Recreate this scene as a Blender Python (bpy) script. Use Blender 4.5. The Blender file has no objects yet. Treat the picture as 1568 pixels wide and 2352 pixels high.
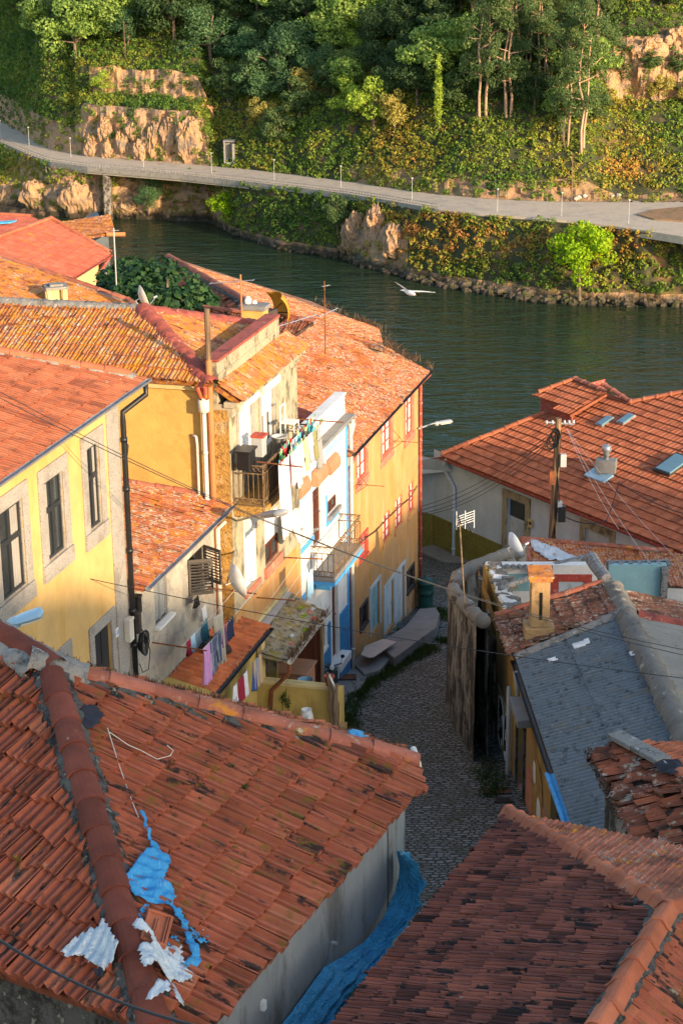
import bpy, bmesh, math, random
import numpy as np
from mathutils import Vector, Matrix
V = Vector
rnd = random.Random(7)
SC = bpy.context.scene
COL = SC.collection
# ---------------------------------------------------------------- camera geometry (metres, river surface at z = 0)
FPX, PITCH, ROLL = 4450.0, math.radians(18.9), -0.013
CAM = V((0, 0, 75))
FW = V((0, math.cos(PITCH), -math.sin(PITCH)))
_r = V((1, 0, 0)); _u = V((0, math.sin(PITCH), math.cos(PITCH)))
RT = _r*math.cos(ROLL) + _u*math.sin(ROLL)
UP = -_r*math.sin(ROLL) + _u*math.cos(ROLL)
def ray(u, v): return RT*((u-784)/FPX) + UP*((1176-v)/FPX) + FW
def D(u, v, d): return CAM + ray(u, v)*d
def PL(u, v, p, n):
    k = ray(u, v)
    return CAM + k*((p-CAM).dot(n)/k.dot(n))
def PZ(u, v, z):
    k = ray(u, v); return CAM + k*((z-75)/k.z)
def PY(u, v, y):
    k = ray(u, v); return CAM + k*(y/k.y)
def AZ(a):
    a = math.radians(a); return V((math.sin(a), math.cos(a), 0))
ZU = V((0, 0, 1))
# ---------------------------------------------------------------- scene objects
def tag(o, label=None, cat=None, group=None, kind=None):
    if label: o['label'] = label
    if cat: o['category'] = cat
    if group: o['group'] = group
    if kind: o['kind'] = kind
    return o
def thing(name, loc, label, cat, group=None):
    o = bpy.data.objects.new(name, None); COL.objects.link(o)
    o.location = loc; o.empty_display_size = .2
    return tag(o, label, cat, group)
def adopt(o, parent):
    if parent is not None:
        q = parent; inv = V((0, 0, 0))
        while q is not None:
            if q.type == 'EMPTY': inv = V(q.location)
            q = q.parent
        o.parent = parent
        o.matrix_parent_inverse = Matrix.Translation(-inv) if parent.type == 'EMPTY' else Matrix.Identity(4)
    return o
def link(name, me, mats, parent=None):
    o = bpy.data.objects.new(name, me); COL.objects.link(o)
    for m in (mats if isinstance(mats, (list, tuple)) else [mats]): me.materials.append(m)
    return adopt(o, parent)
def copy_tree(src, loc, rot=0, scale=1.0, label=None, group=None):
    r = src.copy(); COL.objects.link(r); r.location = loc
    r.rotation_euler = (0, 0, rot)
    r.scale = (scale,)*3 if not isinstance(scale, tuple) else scale
    if label: r['label'] = label
    if group: r['group'] = group
    for ch in list(src.children):
        c = ch.copy(); COL.objects.link(c); c.parent = r
        for g in list(ch.children):
            d = g.copy(); COL.objects.link(d); d.parent = c
    return r
class MB:
    """collects faces; build() makes one mesh object"""
    def __init__(s): s.v = []; s.f = []; s.m = []; s.t = []; s.mi = 0; s.tint = .5
    def vs(s, pts):
        b = len(s.v); s.v.extend([tuple(p) for p in pts]); return b
    def face(s, pts, mi=None, tint=None):
        b = s.vs(pts); s.f.append(tuple(range(b, b+len(pts))))
        s.m.append(s.mi if mi is None else mi); s.t.append(s.tint if tint is None else tint)
    def idx(s, b, faces):
        for f in faces:
            s.f.append(tuple(b+i for i in f)); s.m.append(s.mi); s.t.append(s.tint)
    def box(s, c, ax, ay, az, bevel=0):
        c = V(c); ax, ay, az = V(ax), V(ay), V(az)
        b = s.vs([c+ax*i+ay*j+az*k for k in (-1, 1) for j in (-1, 1) for i in (-1, 1)])
        s.idx(b, [(0, 2, 3, 1), (4, 5, 7, 6), (0, 1, 5, 4), (2, 6, 7, 3), (0, 4, 6, 2), (1, 3, 7, 5)])
    def prism(s, poly, ext):
        """closed prism from a polygon swept by ext"""
        n = len(poly); ext = V(ext); poly = [V(p) for p in poly]
        b = s.vs(poly + [p+ext for p in poly])
        s.idx(b, [tuple(range(n-1, -1, -1)), tuple(range(n, 2*n))] + [(i, (i+1) % n, n+(i+1) % n, n+i) for i in range(n)])
    def tube(s, pts, r, n=6, cap=True):
        pts = [V(p) for p in pts]; m = len(pts)
        rs = r if isinstance(r, (list, tuple)) else [r]*m
        prev = None; b = len(s.v)
        for i, p in enumerate(pts):
            d = (pts[min(i+1, m-1)] - pts[max(i-1, 0)])
            if d.length < 1e-9: d = V((0, 0, 1))
            d.normalize()
            if prev is None:
                a = d.cross(V((0, 0, 1)))
                if a.length < .05: a = d.cross(V((1, 0, 0)))
            else: a = prev - d*prev.dot(d)
            if a.length < 1e-6: a = d.orthogonal()
            a.normalize(); c = d.cross(a); prev = a
            s.v.extend([tuple(p + a*(math.cos(2*math.pi*k/n)*rs[i]) + c*(math.sin(2*math.pi*k/n)*rs[i])) for k in range(n)])
        fs = [(i*n+k, i*n+(k+1) % n, (i+1)*n+(k+1) % n, (i+1)*n+k) for i in range(m-1) for k in range(n)]
        if cap: fs += [tuple(range(n-1, -1, -1)), tuple((m-1)*n+k for k in range(n))]
        s.idx(b, fs)
    def lathe(s, c, prof, n=14, axis=ZU):
        axis = V(axis).normalized(); a = axis.orthogonal().normalized(); d = axis.cross(a); c = V(c); b = len(s.v)
        for (r, h) in prof:
            s.v.extend([tuple(c + axis*h + a*(r*math.cos(2*math.pi*k/n)) + d*(r*math.sin(2*math.pi*k/n))) for k in range(n)])
        m = len(prof)
        s.idx(b, [(i*n+k, i*n+(k+1) % n, (i+1)*n+(k+1) % n, (i+1)*n+k) for i in range(m-1) for k in range(n)])
    def grid(s, fn, nu, nv, wrap=False):
        b = len(s.v)
        for j in range(nv+1):
            for i in range(nu+1): s.v.append(tuple(fn(i/nu, j/nv)))
        s.idx(b, [(j*(nu+1)+i, j*(nu+1)+i+1, (j+1)*(nu+1)+i+1, (j+1)*(nu+1)+i) for j in range(nv) for i in range(nu)])
    def build(s, name, mats, parent=None, smooth=False, solid=0, bevel=0):
        me = bpy.data.meshes.new(name); me.from_pydata(s.v, [], s.f)
        me.polygons.foreach_set('material_index', s.m)
        a = me.attributes.new('tint', 'FLOAT', 'FACE'); a.data.foreach_set('value', s.t)
        if smooth: me.polygons.foreach_set('use_smooth', [True]*len(s.f))
        me.update()
        o = link(name, me, mats, parent)
        if solid:
            md = o.modifiers.new('s', 'SOLIDIFY'); md.thickness = solid; md.offset = 0
        if bevel:
            md = o.modifiers.new('b', 'BEVEL'); md.width = bevel; md.segments = 2; md.limit_method = 'ANGLE'
        return o
# ---------------------------------------------------------------- materials
def rgb(c, a=1): return (c[0], c[1], c[2], a)
def MAT(name, base, layers=(), rough=.85, bump=(), spec=.25, metal=0, coat=0, alpha=None, trans=0, sss=0, coord='Object', var=.12, vs=1.5):
    """base: colour, or ramp [(pos, colour)...] read from each face's 'tint'.
    layers: dicts c, s (scale or xyz), lo, hi, d, a, k ('noise' | 'voro' | 'tint')
    bump: (scale, distance in m)"""
    m = bpy.data.materials.new(name); m.use_nodes = True; nt = m.node_tree; N = nt.nodes; L = nt.links
    bs = N['Principled BSDF']
    tc = N.new('ShaderNodeTexCoord'); co = tc.outputs[coord]
    def vec(sc, rz=None):
        if not isinstance(sc, (tuple, list)): return co
        mp = N.new('ShaderNodeMapping')
        if rz is not None:
            mp.vector_type = 'TEXTURE'; mp.inputs['Rotation'].default_value = (0, 0, rz); sc = tuple(1/x for x in sc)
        mp.inputs['Scale'].default_value = sc; L.new(co, mp.inputs[0]); return mp.outputs[0]
    def tex(l):
        sc = l.get('s', 1.0)
        if l.get('k', 'noise') == 'voro':
            t = N.new('ShaderNodeTexVoronoi'); t.feature = l.get('feat', 'F1'); out = t.outputs['Distance']
        else:
            t = N.new('ShaderNodeTexNoise'); t.inputs['Detail'].default_value = l.get('d', 4); t.inputs['Roughness'].default_value = l.get('r', .6); out = t.outputs[0]
            if l.get('w'): t.inputs['Distortion'].default_value = l['w']
        t.inputs['Scale'].default_value = 1.0 if isinstance(sc, (tuple, list)) else sc
        L.new(vec(sc, l.get('rz')), t.inputs['Vector']); return out
    def mr(out, lo, hi, a=1.0):
        r = N.new('ShaderNodeMapRange'); r.interpolation_type = 'SMOOTHSTEP'
        r.inputs[1].default_value = lo; r.inputs[2].default_value = hi; r.inputs[4].default_value = a
        L.new(out, r.inputs[0]); return r.outputs[0]
    if isinstance(base, list):
        at = N.new('ShaderNodeAttribute'); at.attribute_name = 'tint'
        rp = N.new('ShaderNodeValToRGB'); cr = rp.color_ramp
        while len(cr.elements) < len(base): cr.elements.new(.5)
        for e, (p, c) in zip(cr.elements, base): e.position = p; e.color = rgb(c)
        L.new(at.outputs['Fac'], rp.inputs[0]); cur = rp.outputs[0]
    else:
        c0 = N.new('ShaderNodeRGB'); c0.outputs[0].default_value = rgb(base); cur = c0.outputs[0]
    if var:
        hs = N.new('ShaderNodeHueSaturation'); nz = tex(dict(s=vs, d=5))
        rr = N.new('ShaderNodeMapRange'); rr.inputs[1].default_value = .3; rr.inputs[2].default_value = .7
        rr.inputs[3].default_value = 1-var; rr.inputs[4].default_value = 1+var
        L.new(nz, rr.inputs[0]); L.new(rr.outputs[0], hs.inputs['Value']); L.new(cur, hs.inputs['Color']); cur = hs.outputs[0]
    for l in layers:
        if l.get('k') == 'tint':
            at = N.new('ShaderNodeAttribute'); at.attribute_name = 'tint'; f = mr(at.outputs['Fac'], l['lo'], l['hi'], l.get('a', 1))
        else: f = mr(tex(l), l.get('lo', .5), l.get('hi', .6), l.get('a', 1))
        if l.get('m'):
            f2 = mr(tex(l['m']), l['m'].get('lo', .5), l['m'].get('hi', .6))
            mm = N.new('ShaderNodeMath'); mm.operation = 'MULTIPLY'; L.new(f, mm.inputs[0]); L.new(f2, mm.inputs[1]); f = mm.outputs[0]
        if l.get('z'):   # mask by height band (z0 full, z1 none)
            sx = N.new('ShaderNodeSeparateXYZ'); L.new(co, sx.inputs[0]); f2 = mr(sx.outputs[2], l['z'][1], l['z'][0]) if l['z'][0] > l['z'][1] else None
            if f2 is None:
                r = N.new('ShaderNodeMapRange'); r.inputs[1].default_value = l['z'][0]; r.inputs[2].default_value = l['z'][1]
                r.inputs[3].default_value = 1; r.inputs[4].default_value = 0; L.new(sx.outputs[2], r.inputs[0]); f2 = r.outputs[0]
            mm = N.new('ShaderNodeMath'); mm.operation = 'MULTIPLY'; L.new(f, mm.inputs[0]); L.new(f2, mm.inputs[1]); f = mm.outputs[0]
        mx = N.new('ShaderNodeMix'); mx.data_type = 'RGBA'
        L.new(f, mx.inputs['Factor']); L.new(cur, mx.inputs[6]); mx.inputs[7].default_value = rgb(l['c']); cur = mx.outputs[2]
    L.new(cur, bs.inputs['Base Color'])
    bs.inputs['Roughness'].default_value = rough; bs.inputs['Specular IOR Level'].default_value = spec; bs.inputs['Metallic'].default_value = metal
    if coat: bs.inputs['Coat Weight'].default_value = coat
    prev = None
    for b in bump:
        t = tex(dict(s=b[0], d=b[2] if len(b) > 2 else 4, k=b[3] if len(b) > 3 else 'noise'))
        bp = N.new('ShaderNodeBump'); bp.inputs['Strength'].default_value = 1; bp.inputs['Distance'].default_value = b[1]
        L.new(t, bp.inputs['Height'])
        if prev: L.new(prev, bp.inputs['Normal'])
        prev = bp.outputs[0]
    if prev: L.new(prev, bs.inputs['Normal'])
    m['out'] = 0
    return m
def leafmat(name, ramp, trans=.35):
    m = MAT(name, ramp, rough=.6, spec=.2, var=.18, vs=.35)
    nt = m.node_tree; N = nt.nodes; L = nt.links; bs = N['Principled BSDF']; out = N['Material Output']
    tr = N.new('ShaderNodeBsdfTranslucent'); mx = N.new('ShaderNodeMixShader'); mx.inputs[0].default_value = trans
    L.new(bs.inputs['Base Color'].links[0].from_socket, tr.inputs['Color'])
    L.new(bs.outputs[0], mx.inputs[1]); L.new(tr.outputs[0], mx.inputs[2]); L.new(mx.outputs[0], out.inputs['Surface'])
    return m
LICH = (.50, .46, .36); MOSS = (.17, .13, .02); ORL = (.55, .22, .02); BLK = (.035, .03, .028)
def tilemat(name, ramp, dark=.5, white=.0, moss=.0, orange=.0, drop=.5, sc=1.0, rz=None, hi=.72):
    ly = []
    if dark and rz is None: ly.append(dict(c=BLK, s=(1.6*sc, 1.6*sc, 3*sc), lo=.50, hi=.72, a=dark, d=7, r=.72))
    elif dark:
        ly.append(dict(c=BLK, s=(9*sc, 1.7*sc, 1.7*sc), lo=.55, hi=hi, a=dark, d=6, r=.7, rz=rz)); ly.append(dict(c=BLK, s=1.1, lo=.52, hi=.8, a=dark*.6, d=7, r=.75))
    if orange: ly.append(dict(c=ORL, s=2.3*sc, lo=.62-.22*orange, hi=.68-.1*orange, a=.85, d=6, r=.7))
    if moss: ly.append(dict(c=MOSS, s=7*sc, lo=.54, hi=.66, a=.85, d=5, r=.7, m=dict(s=.7, lo=.62-.3*moss, hi=.72-.2*moss)))
    if white: ly.append(dict(c=LICH, s=5*sc, lo=.60-.14*white, hi=.66-.1*white, a=.8, d=6, r=.75, m=dict(s=.9, lo=.60-.35*white, hi=.75-.3*white)))
    if drop: ly.append(dict(c=(.62, .60, .56), s=2.4, lo=.045*drop, hi=.03*drop, a=.9, k='voro', w=1))
    return MAT(name, ramp, ly, rough=.88, spec=.18, var=.22, vs=3.0, bump=[(14, .006), (60, .002)])
TERRA = [(0, (.17, .06, .04)), (.15, (.30, .088, .045)), (.5, (.385, .112, .062)), (.85, (.45, .14, .075)), (1, (.48, .175, .095))]
M = {}
A24 = math.radians(66)
M['tile_near'] = tilemat('weathered clay tile', TERRA, dark=.95, white=.12, moss=.9, drop=.5, rz=A24, hi=.62)
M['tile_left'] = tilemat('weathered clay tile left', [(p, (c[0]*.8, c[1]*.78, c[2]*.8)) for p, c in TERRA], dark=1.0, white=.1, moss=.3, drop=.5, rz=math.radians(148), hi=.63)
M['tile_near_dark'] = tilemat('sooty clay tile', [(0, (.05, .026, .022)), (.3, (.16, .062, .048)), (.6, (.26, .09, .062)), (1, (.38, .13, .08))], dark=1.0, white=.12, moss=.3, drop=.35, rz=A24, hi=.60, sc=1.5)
M['tile_bright'] = tilemat('clean clay tile', [(0, (.27, .085, .045)), (.5, (.43, .132, .062)), (1, (.50, .175, .085))], dark=.6, white=.1, drop=.6, sc=1.8)
M['tile_orange'] = tilemat('lichened clay tile', [(0, (.20, .07, .04)), (.3, (.38, .13, .06)), (.7, (.47, .18, .075)), (1, (.55, .30, .16))], dark=.95, white=.55, orange=.8, drop=.2, sc=1.7)
M['tile_lichen'] = tilemat('pale lichened clay tile', [(0, (.26, .08, .04)), (.5, (.44, .125, .05)), (1, (.52, .18, .08))], dark=.95, white=.75, orange=.55, drop=.2, sc=2.2)
M['tile_lichen2'] = tilemat('pinkish lichened tile', [(0, (.24, .085, .05)), (.5, (.42, .135, .075)), (1, (.50, .19, .11))], dark=.7, white=.45, orange=.25, moss=.3, drop=.3, sc=1.8)
M['tile_spot'] = tilemat('spotted clay tile', [(0, (.30, .08, .035)), (.5, (.42, .13, .055)), (1, (.50, .17, .07))], dark=.85, white=.75, orange=.6, drop=.4, sc=1.7)
M['tile_porch'] = tilemat('porch clay tile', [(0, (.40, .11, .045)), (.5, (.52, .15, .06)), (1, (.58, .20, .08))], dark=.8, white=.35, drop=.5, sc=1.6)
M['tile_red'] = tilemat('smooth red tile', [(0, (.40, .10, .06)), (.5, (.50, .125, .075)), (1, (.56, .16, .10))], dark=.2, white=.1, orange=.25, drop=.3)
M['tile_grey'] = tilemat('grey lichened tile', [(0, (.10, .05, .035)), (.4, (.22, .09, .055)), (1, (.34, .13, .08))], dark=.85, white=.6, moss=.7, sc=1.6, drop=.3)
M['tile_broken'] = tilemat('sooty broken tile', [(0, (.05, .03, .022)), (.4, (.20, .07, .04)), (.8, (.34, .10, .05)), (1, (.42, .13, .06))], dark=.95, white=.5, moss=.4, drop=.3)
M['ridge_new'] = tilemat('ridge clay', [(0, (.40, .12, .06)), (1, (.50, .165, .085))], dark=.25, white=.15, drop=.35)
M['ridge_old'] = tilemat('old ridge clay', [(0, (.26, .085, .055)), (1, (.40, .14, .09))], dark=.75, white=.35, moss=.5, orange=.12, drop=.35)
M['ridge_brown'] = tilemat('brown glazed ridge', [(0, (.15, .043, .028)), (1, (.23, .065, .042))], dark=.45, white=.2, drop=.35)
M['mortar'] = MAT('mortar', (.27, .25, .22), [dict(c=(.05, .05, .045), s=3, lo=.48, hi=.62, a=.85, d=7, r=.75), dict(c=(.42, .40, .36), s=6, lo=.58, hi=.66)], bump=[(9, .03), (35, .01)])
M['mortar_dark_shade'] = MAT('dark mortar and shade', (.10, .095, .085), [dict(c=(.02, .02, .018), s=4, lo=.45, hi=.6, d=7, r=.75), dict(c=(.30, .27, .22), s=8, lo=.60, hi=.68, a=.8)], bump=[(9, .03), (35, .01)])
M['mortar_red'] = MAT('red waterproof paint', (.34, .085, .06), [dict(c=(.13, .04, .035), s=2, lo=.5, hi=.65, a=.7), dict(c=(.55, .30, .22), s=6, lo=.62, hi=.7, a=.7)], bump=[(7, .02)])
M['yellow'] = MAT('yellow render', (.60, .39, .15), [dict(c=(.55, .32, .09), s=(1.6, 1.6, .35), lo=.46, hi=.64, a=.8, d=7, r=.7), dict(c=(.30, .22, .12), s=(1.1, 1.1, .5), lo=.60, hi=.74, a=.45, d=8, r=.75), dict(c=(.68, .48, .18), s=(2.5, 2.5, .5), lo=.60, hi=.75, a=.5), dict(c=(.33, .26, .12), s=(2, 2, .25), lo=.55, hi=.72, a=.4, z=(55.0, 59.0))], bump=[(20, .004), (2, .01)])
M['yellow_warm'] = MAT('warm yellow render', (.60, .36, .10), [dict(c=(.50, .25, .05), s=1.7, lo=.52, hi=.68, a=.6, d=7, r=.7), dict(c=(.66, .45, .18), s=(2, 2, .6), lo=.58, hi=.72, a=.5)], bump=[(16, .006), (2, .015)])
M['ochre_rough'] = MAT('rough ochre render', (.46, .26, .07), [dict(c=(.24, .13, .04), s=5, lo=.48, hi=.62, a=.8, d=7), dict(c=(.50, .40, .24), s=3, lo=.58, hi=.7, a=.6)], bump=[(18, .05), (6, .05)])
M['granite'] = MAT('granite', (.36, .33, .29), [dict(c=(.16, .145, .13), s=40, lo=.52, hi=.62, a=.8, d=2), dict(c=(.18, .15, .12), s=1.8, lo=.52, hi=.68, a=.55, d=6), dict(c=(.47, .36, .24), s=2.5, lo=.60, hi=.72, a=.45)], bump=[(45, .004), (5, .012)])
M['granite_moss'] = MAT('mossy granite', (.40, .345, .24), [dict(c=(.10, .09, .06), s=(2, 2, 1.2), lo=.48, hi=.62, a=.85, d=7, r=.72), dict(c=(.50, .40, .22), s=3, lo=.58, hi=.7, a=.7), dict(c=(.26, .22, .05), s=6, lo=.62, hi=.7, a=.8)], bump=[(30, .008), (4, .02)])
M['stonewall'] = MAT('patched stone wall', (.46, .41, .33), [dict(c=(.36, .33, .28), s=1.6, lo=.47, hi=.55, d=3), dict(c=(.52, .38, .22), s=1.2, lo=.58, hi=.68, a=.6), dict(c=(.13, .12, .10), s=2.2, lo=.58, hi=.72, a=.8, d=7, r=.75), dict(c=(.20, .18, .15), s=(1.5, 1.5, 2.4), lo=.03, hi=.008, k='voro', feat='DISTANCE_TO_EDGE', a=.35), dict(c=(.14, .14, .14), s=(2, 2, .5), lo=.45, hi=.65, a=.75, z=(54.5, 58.2))], bump=[(22, .01), (3, .03)])
M['orange'] = MAT('ochre orange render', (.52, .27, .10), [dict(c=(.58, .36, .17), s=(2.2, 2.2, .4), lo=.50, hi=.66, a=.7, d=6), dict(c=(.33, .27, .17), s=(1.2, 1.2, .5), lo=.50, hi=.62, a=.85, d=7, r=.7, z=(51.0, 55.5)), dict(c=(.48, .24, .03), s=(1.6, 1.6, .35), lo=.55, hi=.68, a=.7, d=6), dict(c=(.07, .06, .04), s=(2.0, 2.0, .7), lo=.42, hi=.6, a=.9, d=7, r=.7, z=(48.9, 50.8))], bump=[(18, .006), (2, .02)])
M['white_wash'] = MAT('whitewash', (.74, .72, .68), [dict(c=(.40, .38, .35), s=(4, 4, .8), lo=.60, hi=.72, a=.7, d=7, r=.72), dict(c=(.60, .53, .40), s=2, lo=.58, hi=.72, a=.5)], bump=[(20, .005)])
M['white_cold'] = MAT('white warehouse paint', (.58, .66, .74), [dict(c=(.45, .46, .47), s=(2, 2, .4), lo=.55, hi=.72, a=.5)], bump=[(15, .004)])
M['olive'] = MAT('olive roughcast', (.27, .24, .055), [dict(c=(.17, .15, .04), s=12, lo=.5, hi=.6, a=.8)], bump=[(14, .04)])
M['blue_band'] = MAT('faded blue paint', (.28, .47, .66), [dict(c=(.62, .64, .64), s=3.5, lo=.50, hi=.6, a=.85, d=6)], bump=[(20, .005)])
M['blue_trim'] = MAT('bright blue paint', (.08, .33, .66), [dict(c=(.30, .44, .56), s=5, lo=.60, hi=.7, a=.6)], bump=[(20, .005)])
M['blue_rough'] = MAT('blue roughcast', (.05, .26, .52), [dict(c=(.03, .15, .33), s=18, lo=.5, hi=.6, a=.8)], bump=[(16, .04)])
M['ochre_yard'] = MAT('ochre yard wall', (.52, .36, .10), [dict(c=(.28, .20, .07), s=(1.8, 1.8, .6), lo=.50, hi=.68, a=.6, d=6)], bump=[(14, .01)])
M['ochre_light'] = MAT('pale ochre coping', (.62, .48, .22), [dict(c=(.36, .29, .16), s=5, lo=.55, hi=.66, a=.6)], bump=[(14, .006)])
M['ochre_dark'] = MAT('grimy ochre render', (.40, .23, .065), [dict(c=(.20, .13, .05), s=(1.5, 1.5, .3), lo=.48, hi=.66, a=.8, d=6), dict(c=(.45, .38, .06), s=(.5, .5, .2), lo=.55, hi=.65, a=.6), dict(c=(.25, .18, .15), s=1.5, lo=.4, hi=.55, z=(53.0, 54.5))], bump=[(14, .01)])
M['mould'] = MAT('mouldy concrete', (.26, .23, .19), [dict(c=(.030, .025, .022), s=(1.3, 1.3, .7), lo=.42, hi=.56, a=.95, d=7, r=.7), dict(c=(.46, .42, .35), s=3, lo=.60, hi=.68, a=.7)], bump=[(10, .04), (35, .01)])
M['stucco'] = MAT('chimney stucco', (.40, .25, .115), [dict(c=(.16, .11, .06), s=3, lo=.5, hi=.66, a=.75, d=7), dict(c=(.46, .40, .3), s=4, lo=.6, hi=.7, a=.6)], bump=[(14, .02)])
M['coping'] = MAT('lichened coping', (.20, .18, .15), [dict(c=(.10, .09, .075), s=5, lo=.55, hi=.68, a=.8, d=7, r=.72), dict(c=(.50, .45, .36), s=4, lo=.60, hi=.7, a=.7)], bump=[(14, .02)])
M['concrete'] = MAT('worn concrete', (.23, .225, .215), [dict(c=(.14, .135, .12), s=1.6, lo=.52, hi=.68, a=.75, d=7, r=.7), dict(c=(.34, .33, .31), s=4, lo=.60, hi=.7, a=.5)], bump=[(25, .005), (3, .01)])
M['grey_render'] = MAT('grey cement render', (.27, .28, .275), [dict(c=(.10, .095, .08), s=(1.6, 1.6, .5), lo=.46, hi=.66, a=.8, d=7, r=.7), dict(c=(.36, .35, .32), s=(2.5, 2.5, 1), lo=.56, hi=.7, a=.4), dict(c=(.20, .22, .22), s=2.2, lo=.56, hi=.7, a=.6, z=(63.2, 64.6))], bump=[(25, .003), (2, .01)])
M['fibro'] = MAT('weathered fibre cement', (.15, .175, .19), [dict(c=(.05, .055, .055), s=5, lo=.52, hi=.64, a=.85, d=7, r=.78), dict(c=(.20, .16, .10), s=1.6, lo=.56, hi=.70, a=.7, d=6), dict(c=(.26, .29, .29), s=7, lo=.58, hi=.7, a=.6), dict(c=(.30, .17, .04), s=9, lo=.70, hi=.76, a=.7)], bump=[(25, .006)])
M['fibro_pale'] = MAT('pale fibre cement', (.26, .25, .22), [dict(c=(.12, .11, .09), s=6, lo=.54, hi=.66, a=.7, d=7, r=.75), dict(c=(.42, .33, .15), s=2, lo=.56, hi=.7, a=.5)], bump=[(25, .006)])
M['fibro_moss'] = MAT('mossy corrugated sheet', (.30, .265, .19), [dict(c=(.075, .06, .04), s=5, lo=.48, hi=.62, a=.85, d=7, r=.75), dict(c=(.26, .20, .03), s=2.2, lo=.50, hi=.64, a=.8, d=6), dict(c=(.50, .46, .38), s=3, lo=.58, hi=.7, a=.6)], bump=[(20, .01)])
M['zinc'] = MAT('zinc', (.42, .44, .46), [dict(c=(.22, .22, .22), s=4, lo=.55, hi=.7, a=.5)], rough=.45, metal=.6)
M['iron'] = MAT('dark iron', (.035, .03, .03), [dict(c=(.14, .055, .025), s=8, lo=.52, hi=.66, a=.7)], rough=.6, spec=.4)
M['rust'] = MAT('rusted iron', (.22, .075, .03), [dict(c=(.08, .035, .025), s=7, lo=.5, hi=.65, a=.8)], rough=.85)
M['rail_rust'] = MAT('rusty wrought iron', (.16, .10, .055), [dict(c=(.30, .20, .09), s=9, lo=.5, hi=.62, a=.8), dict(c=(.05, .035, .03), s=6, lo=.58, hi=.7, a=.8)], rough=.8)
M['black'] = MAT('black plastic', (.012, .012, .013), rough=.45, spec=.5, var=0)
M['pipe_white'] = MAT('white plastic pipe', (.66, .60, .50), [dict(c=(.36, .30, .22), s=5, lo=.60, hi=.72, a=.5)], rough=.5)
M['pipe_orange'] = MAT('orange clay pipe', (.50, .19, .07), [dict(c=(.36, .22, .12), s=5, lo=.55, hi=.7, a=.5)], rough=.7)
M['pipe_red'] = MAT('red iron pipe', (.36, .075, .055), [dict(c=(.50, .36, .28), s=12, lo=.56, hi=.64, a=.7)], rough=.6)
M['red_paint'] = MAT('flaking red paint', (.42, .065, .045), [dict(c=(.55, .30, .24), s=7, lo=.54, hi=.66, a=.6, d=6)], rough=.65)
M['pink_paint'] = MAT('faded red surround', (.50, .17, .11), [dict(c=(.55, .34, .22), s=4, lo=.50, hi=.66, a=.65, d=6)], rough=.8, bump=[(20, .004)])
M['wood'] = MAT('weathered wood', (.22, .15, .09), [dict(c=(.09, .065, .045), s=(12, 12, 1.5), lo=.48, hi=.62, a=.8)], rough=.85, bump=[((30, 30, 3), .01)])
M['wood_grey'] = MAT('grey driftwood', (.24, .24, .235), [dict(c=(.08, .08, .08), s=9, lo=.48, hi=.6, a=.85, d=6)], rough=.9, bump=[(12, .02)])
M['wood_pole'] = MAT('creosoted pole', (.20, .13, .075), [dict(c=(.055, .045, .035), s=(10, 10, .8), lo=.45, hi=.62, a=.85), dict(c=(.40, .22, .10), s=(6, 6, .7), lo=.58, hi=.68, a=.7)], rough=.85, bump=[((20, 20, 2), .01)])
M['wood_red'] = MAT('reddish cupboard wood', (.34, .17, .10), [dict(c=(.20, .09, .05), s=(2, 9, 9), lo=.5, hi=.65, a=.6)], rough=.6)
M['door_brown'] = MAT('dark brown door', (.10, .032, .018), [dict(c=(.05, .018, .012), s=(8, 8, 1), lo=.5, hi=.65, a=.7)], rough=.5, spec=.4)
M['door_teal'] = MAT('faded teal door', (.26, .44, .46), [dict(c=(.16, .32, .35), s=(3, 3, 1), lo=.52, hi=.68, a=.6), dict(c=(.5, .58, .58), s=7, lo=.66, hi=.72, a=.7)], rough=.6)
M['door_pale'] = MAT('pale blue grey door', (.48, .54, .56), [dict(c=(.26, .25, .22), s=(5, 5, 1.4), lo=.55, hi=.66, a=.75, d=7, r=.75)], rough=.7)
M['white_paint'] = MAT('white gloss paint', (.76, .75, .72), [dict(c=(.55, .51, .44), s=5, lo=.60, hi=.72, a=.4)], rough=.5)
M['glass'] = MAT('window glass', (.035, .045, .05), rough=.06, spec=.8, var=.3, vs=1)
M['glass_blue'] = MAT('roof glass', (.13, .24, .29), rough=.08, spec=.8, var=.1)
M['curtain'] = MAT('curtain', (.30, .28, .25), [dict(c=(.25, .23, .2), s=(14, 14, .6), lo=.5, hi=.62, a=.6)], rough=.9)
M['curtain_white'] = MAT('white net curtain', (.66, .63, .60), [dict(c=(.22, .18, .16), s=3, lo=.60, hi=.66, a=.8), dict(c=(.42, .38, .36), s=(14, 14, .6), lo=.5, hi=.62, a=.5)], rough=.9)
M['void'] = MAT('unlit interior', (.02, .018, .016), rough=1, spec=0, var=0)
M['frame_dark'] = MAT('dark grey frame', (.028, .031, .034), rough=.4, spec=.4, var=.1)
M['shutter_brown'] = MAT('brown louvre', (.085, .075, .065), rough=.6)
M['shutter_grey'] = MAT('grey louvre', (.24, .25, .25), rough=.6)
M['awning'] = MAT('terracotta shutter box', (.45, .22, .12), [dict(c=(.30, .17, .10), s=4, lo=.52, hi=.66, a=.6)], rough=.8)
M['scoot'] = MAT('scooter paint', (.02, .045, .06), rough=.25, spec=.6, coat=.5)
M['cl_bundle'] = MAT('dark brown cover', (.045, .028, .026), rough=.8, bump=[(7, .03)])
M['pipe_ochre'] = MAT('ochre antenna paint', (.50, .24, .025), rough=.5)
M['ochre_pale'] = MAT('pale board', (.50, .45, .40), [dict(c=(.36, .33, .3), s=3, lo=.52, hi=.66, a=.6)], rough=.8)
M['gull_white'] = MAT('white feathers', (.75, .74, .71), rough=.8, var=.05)
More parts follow.
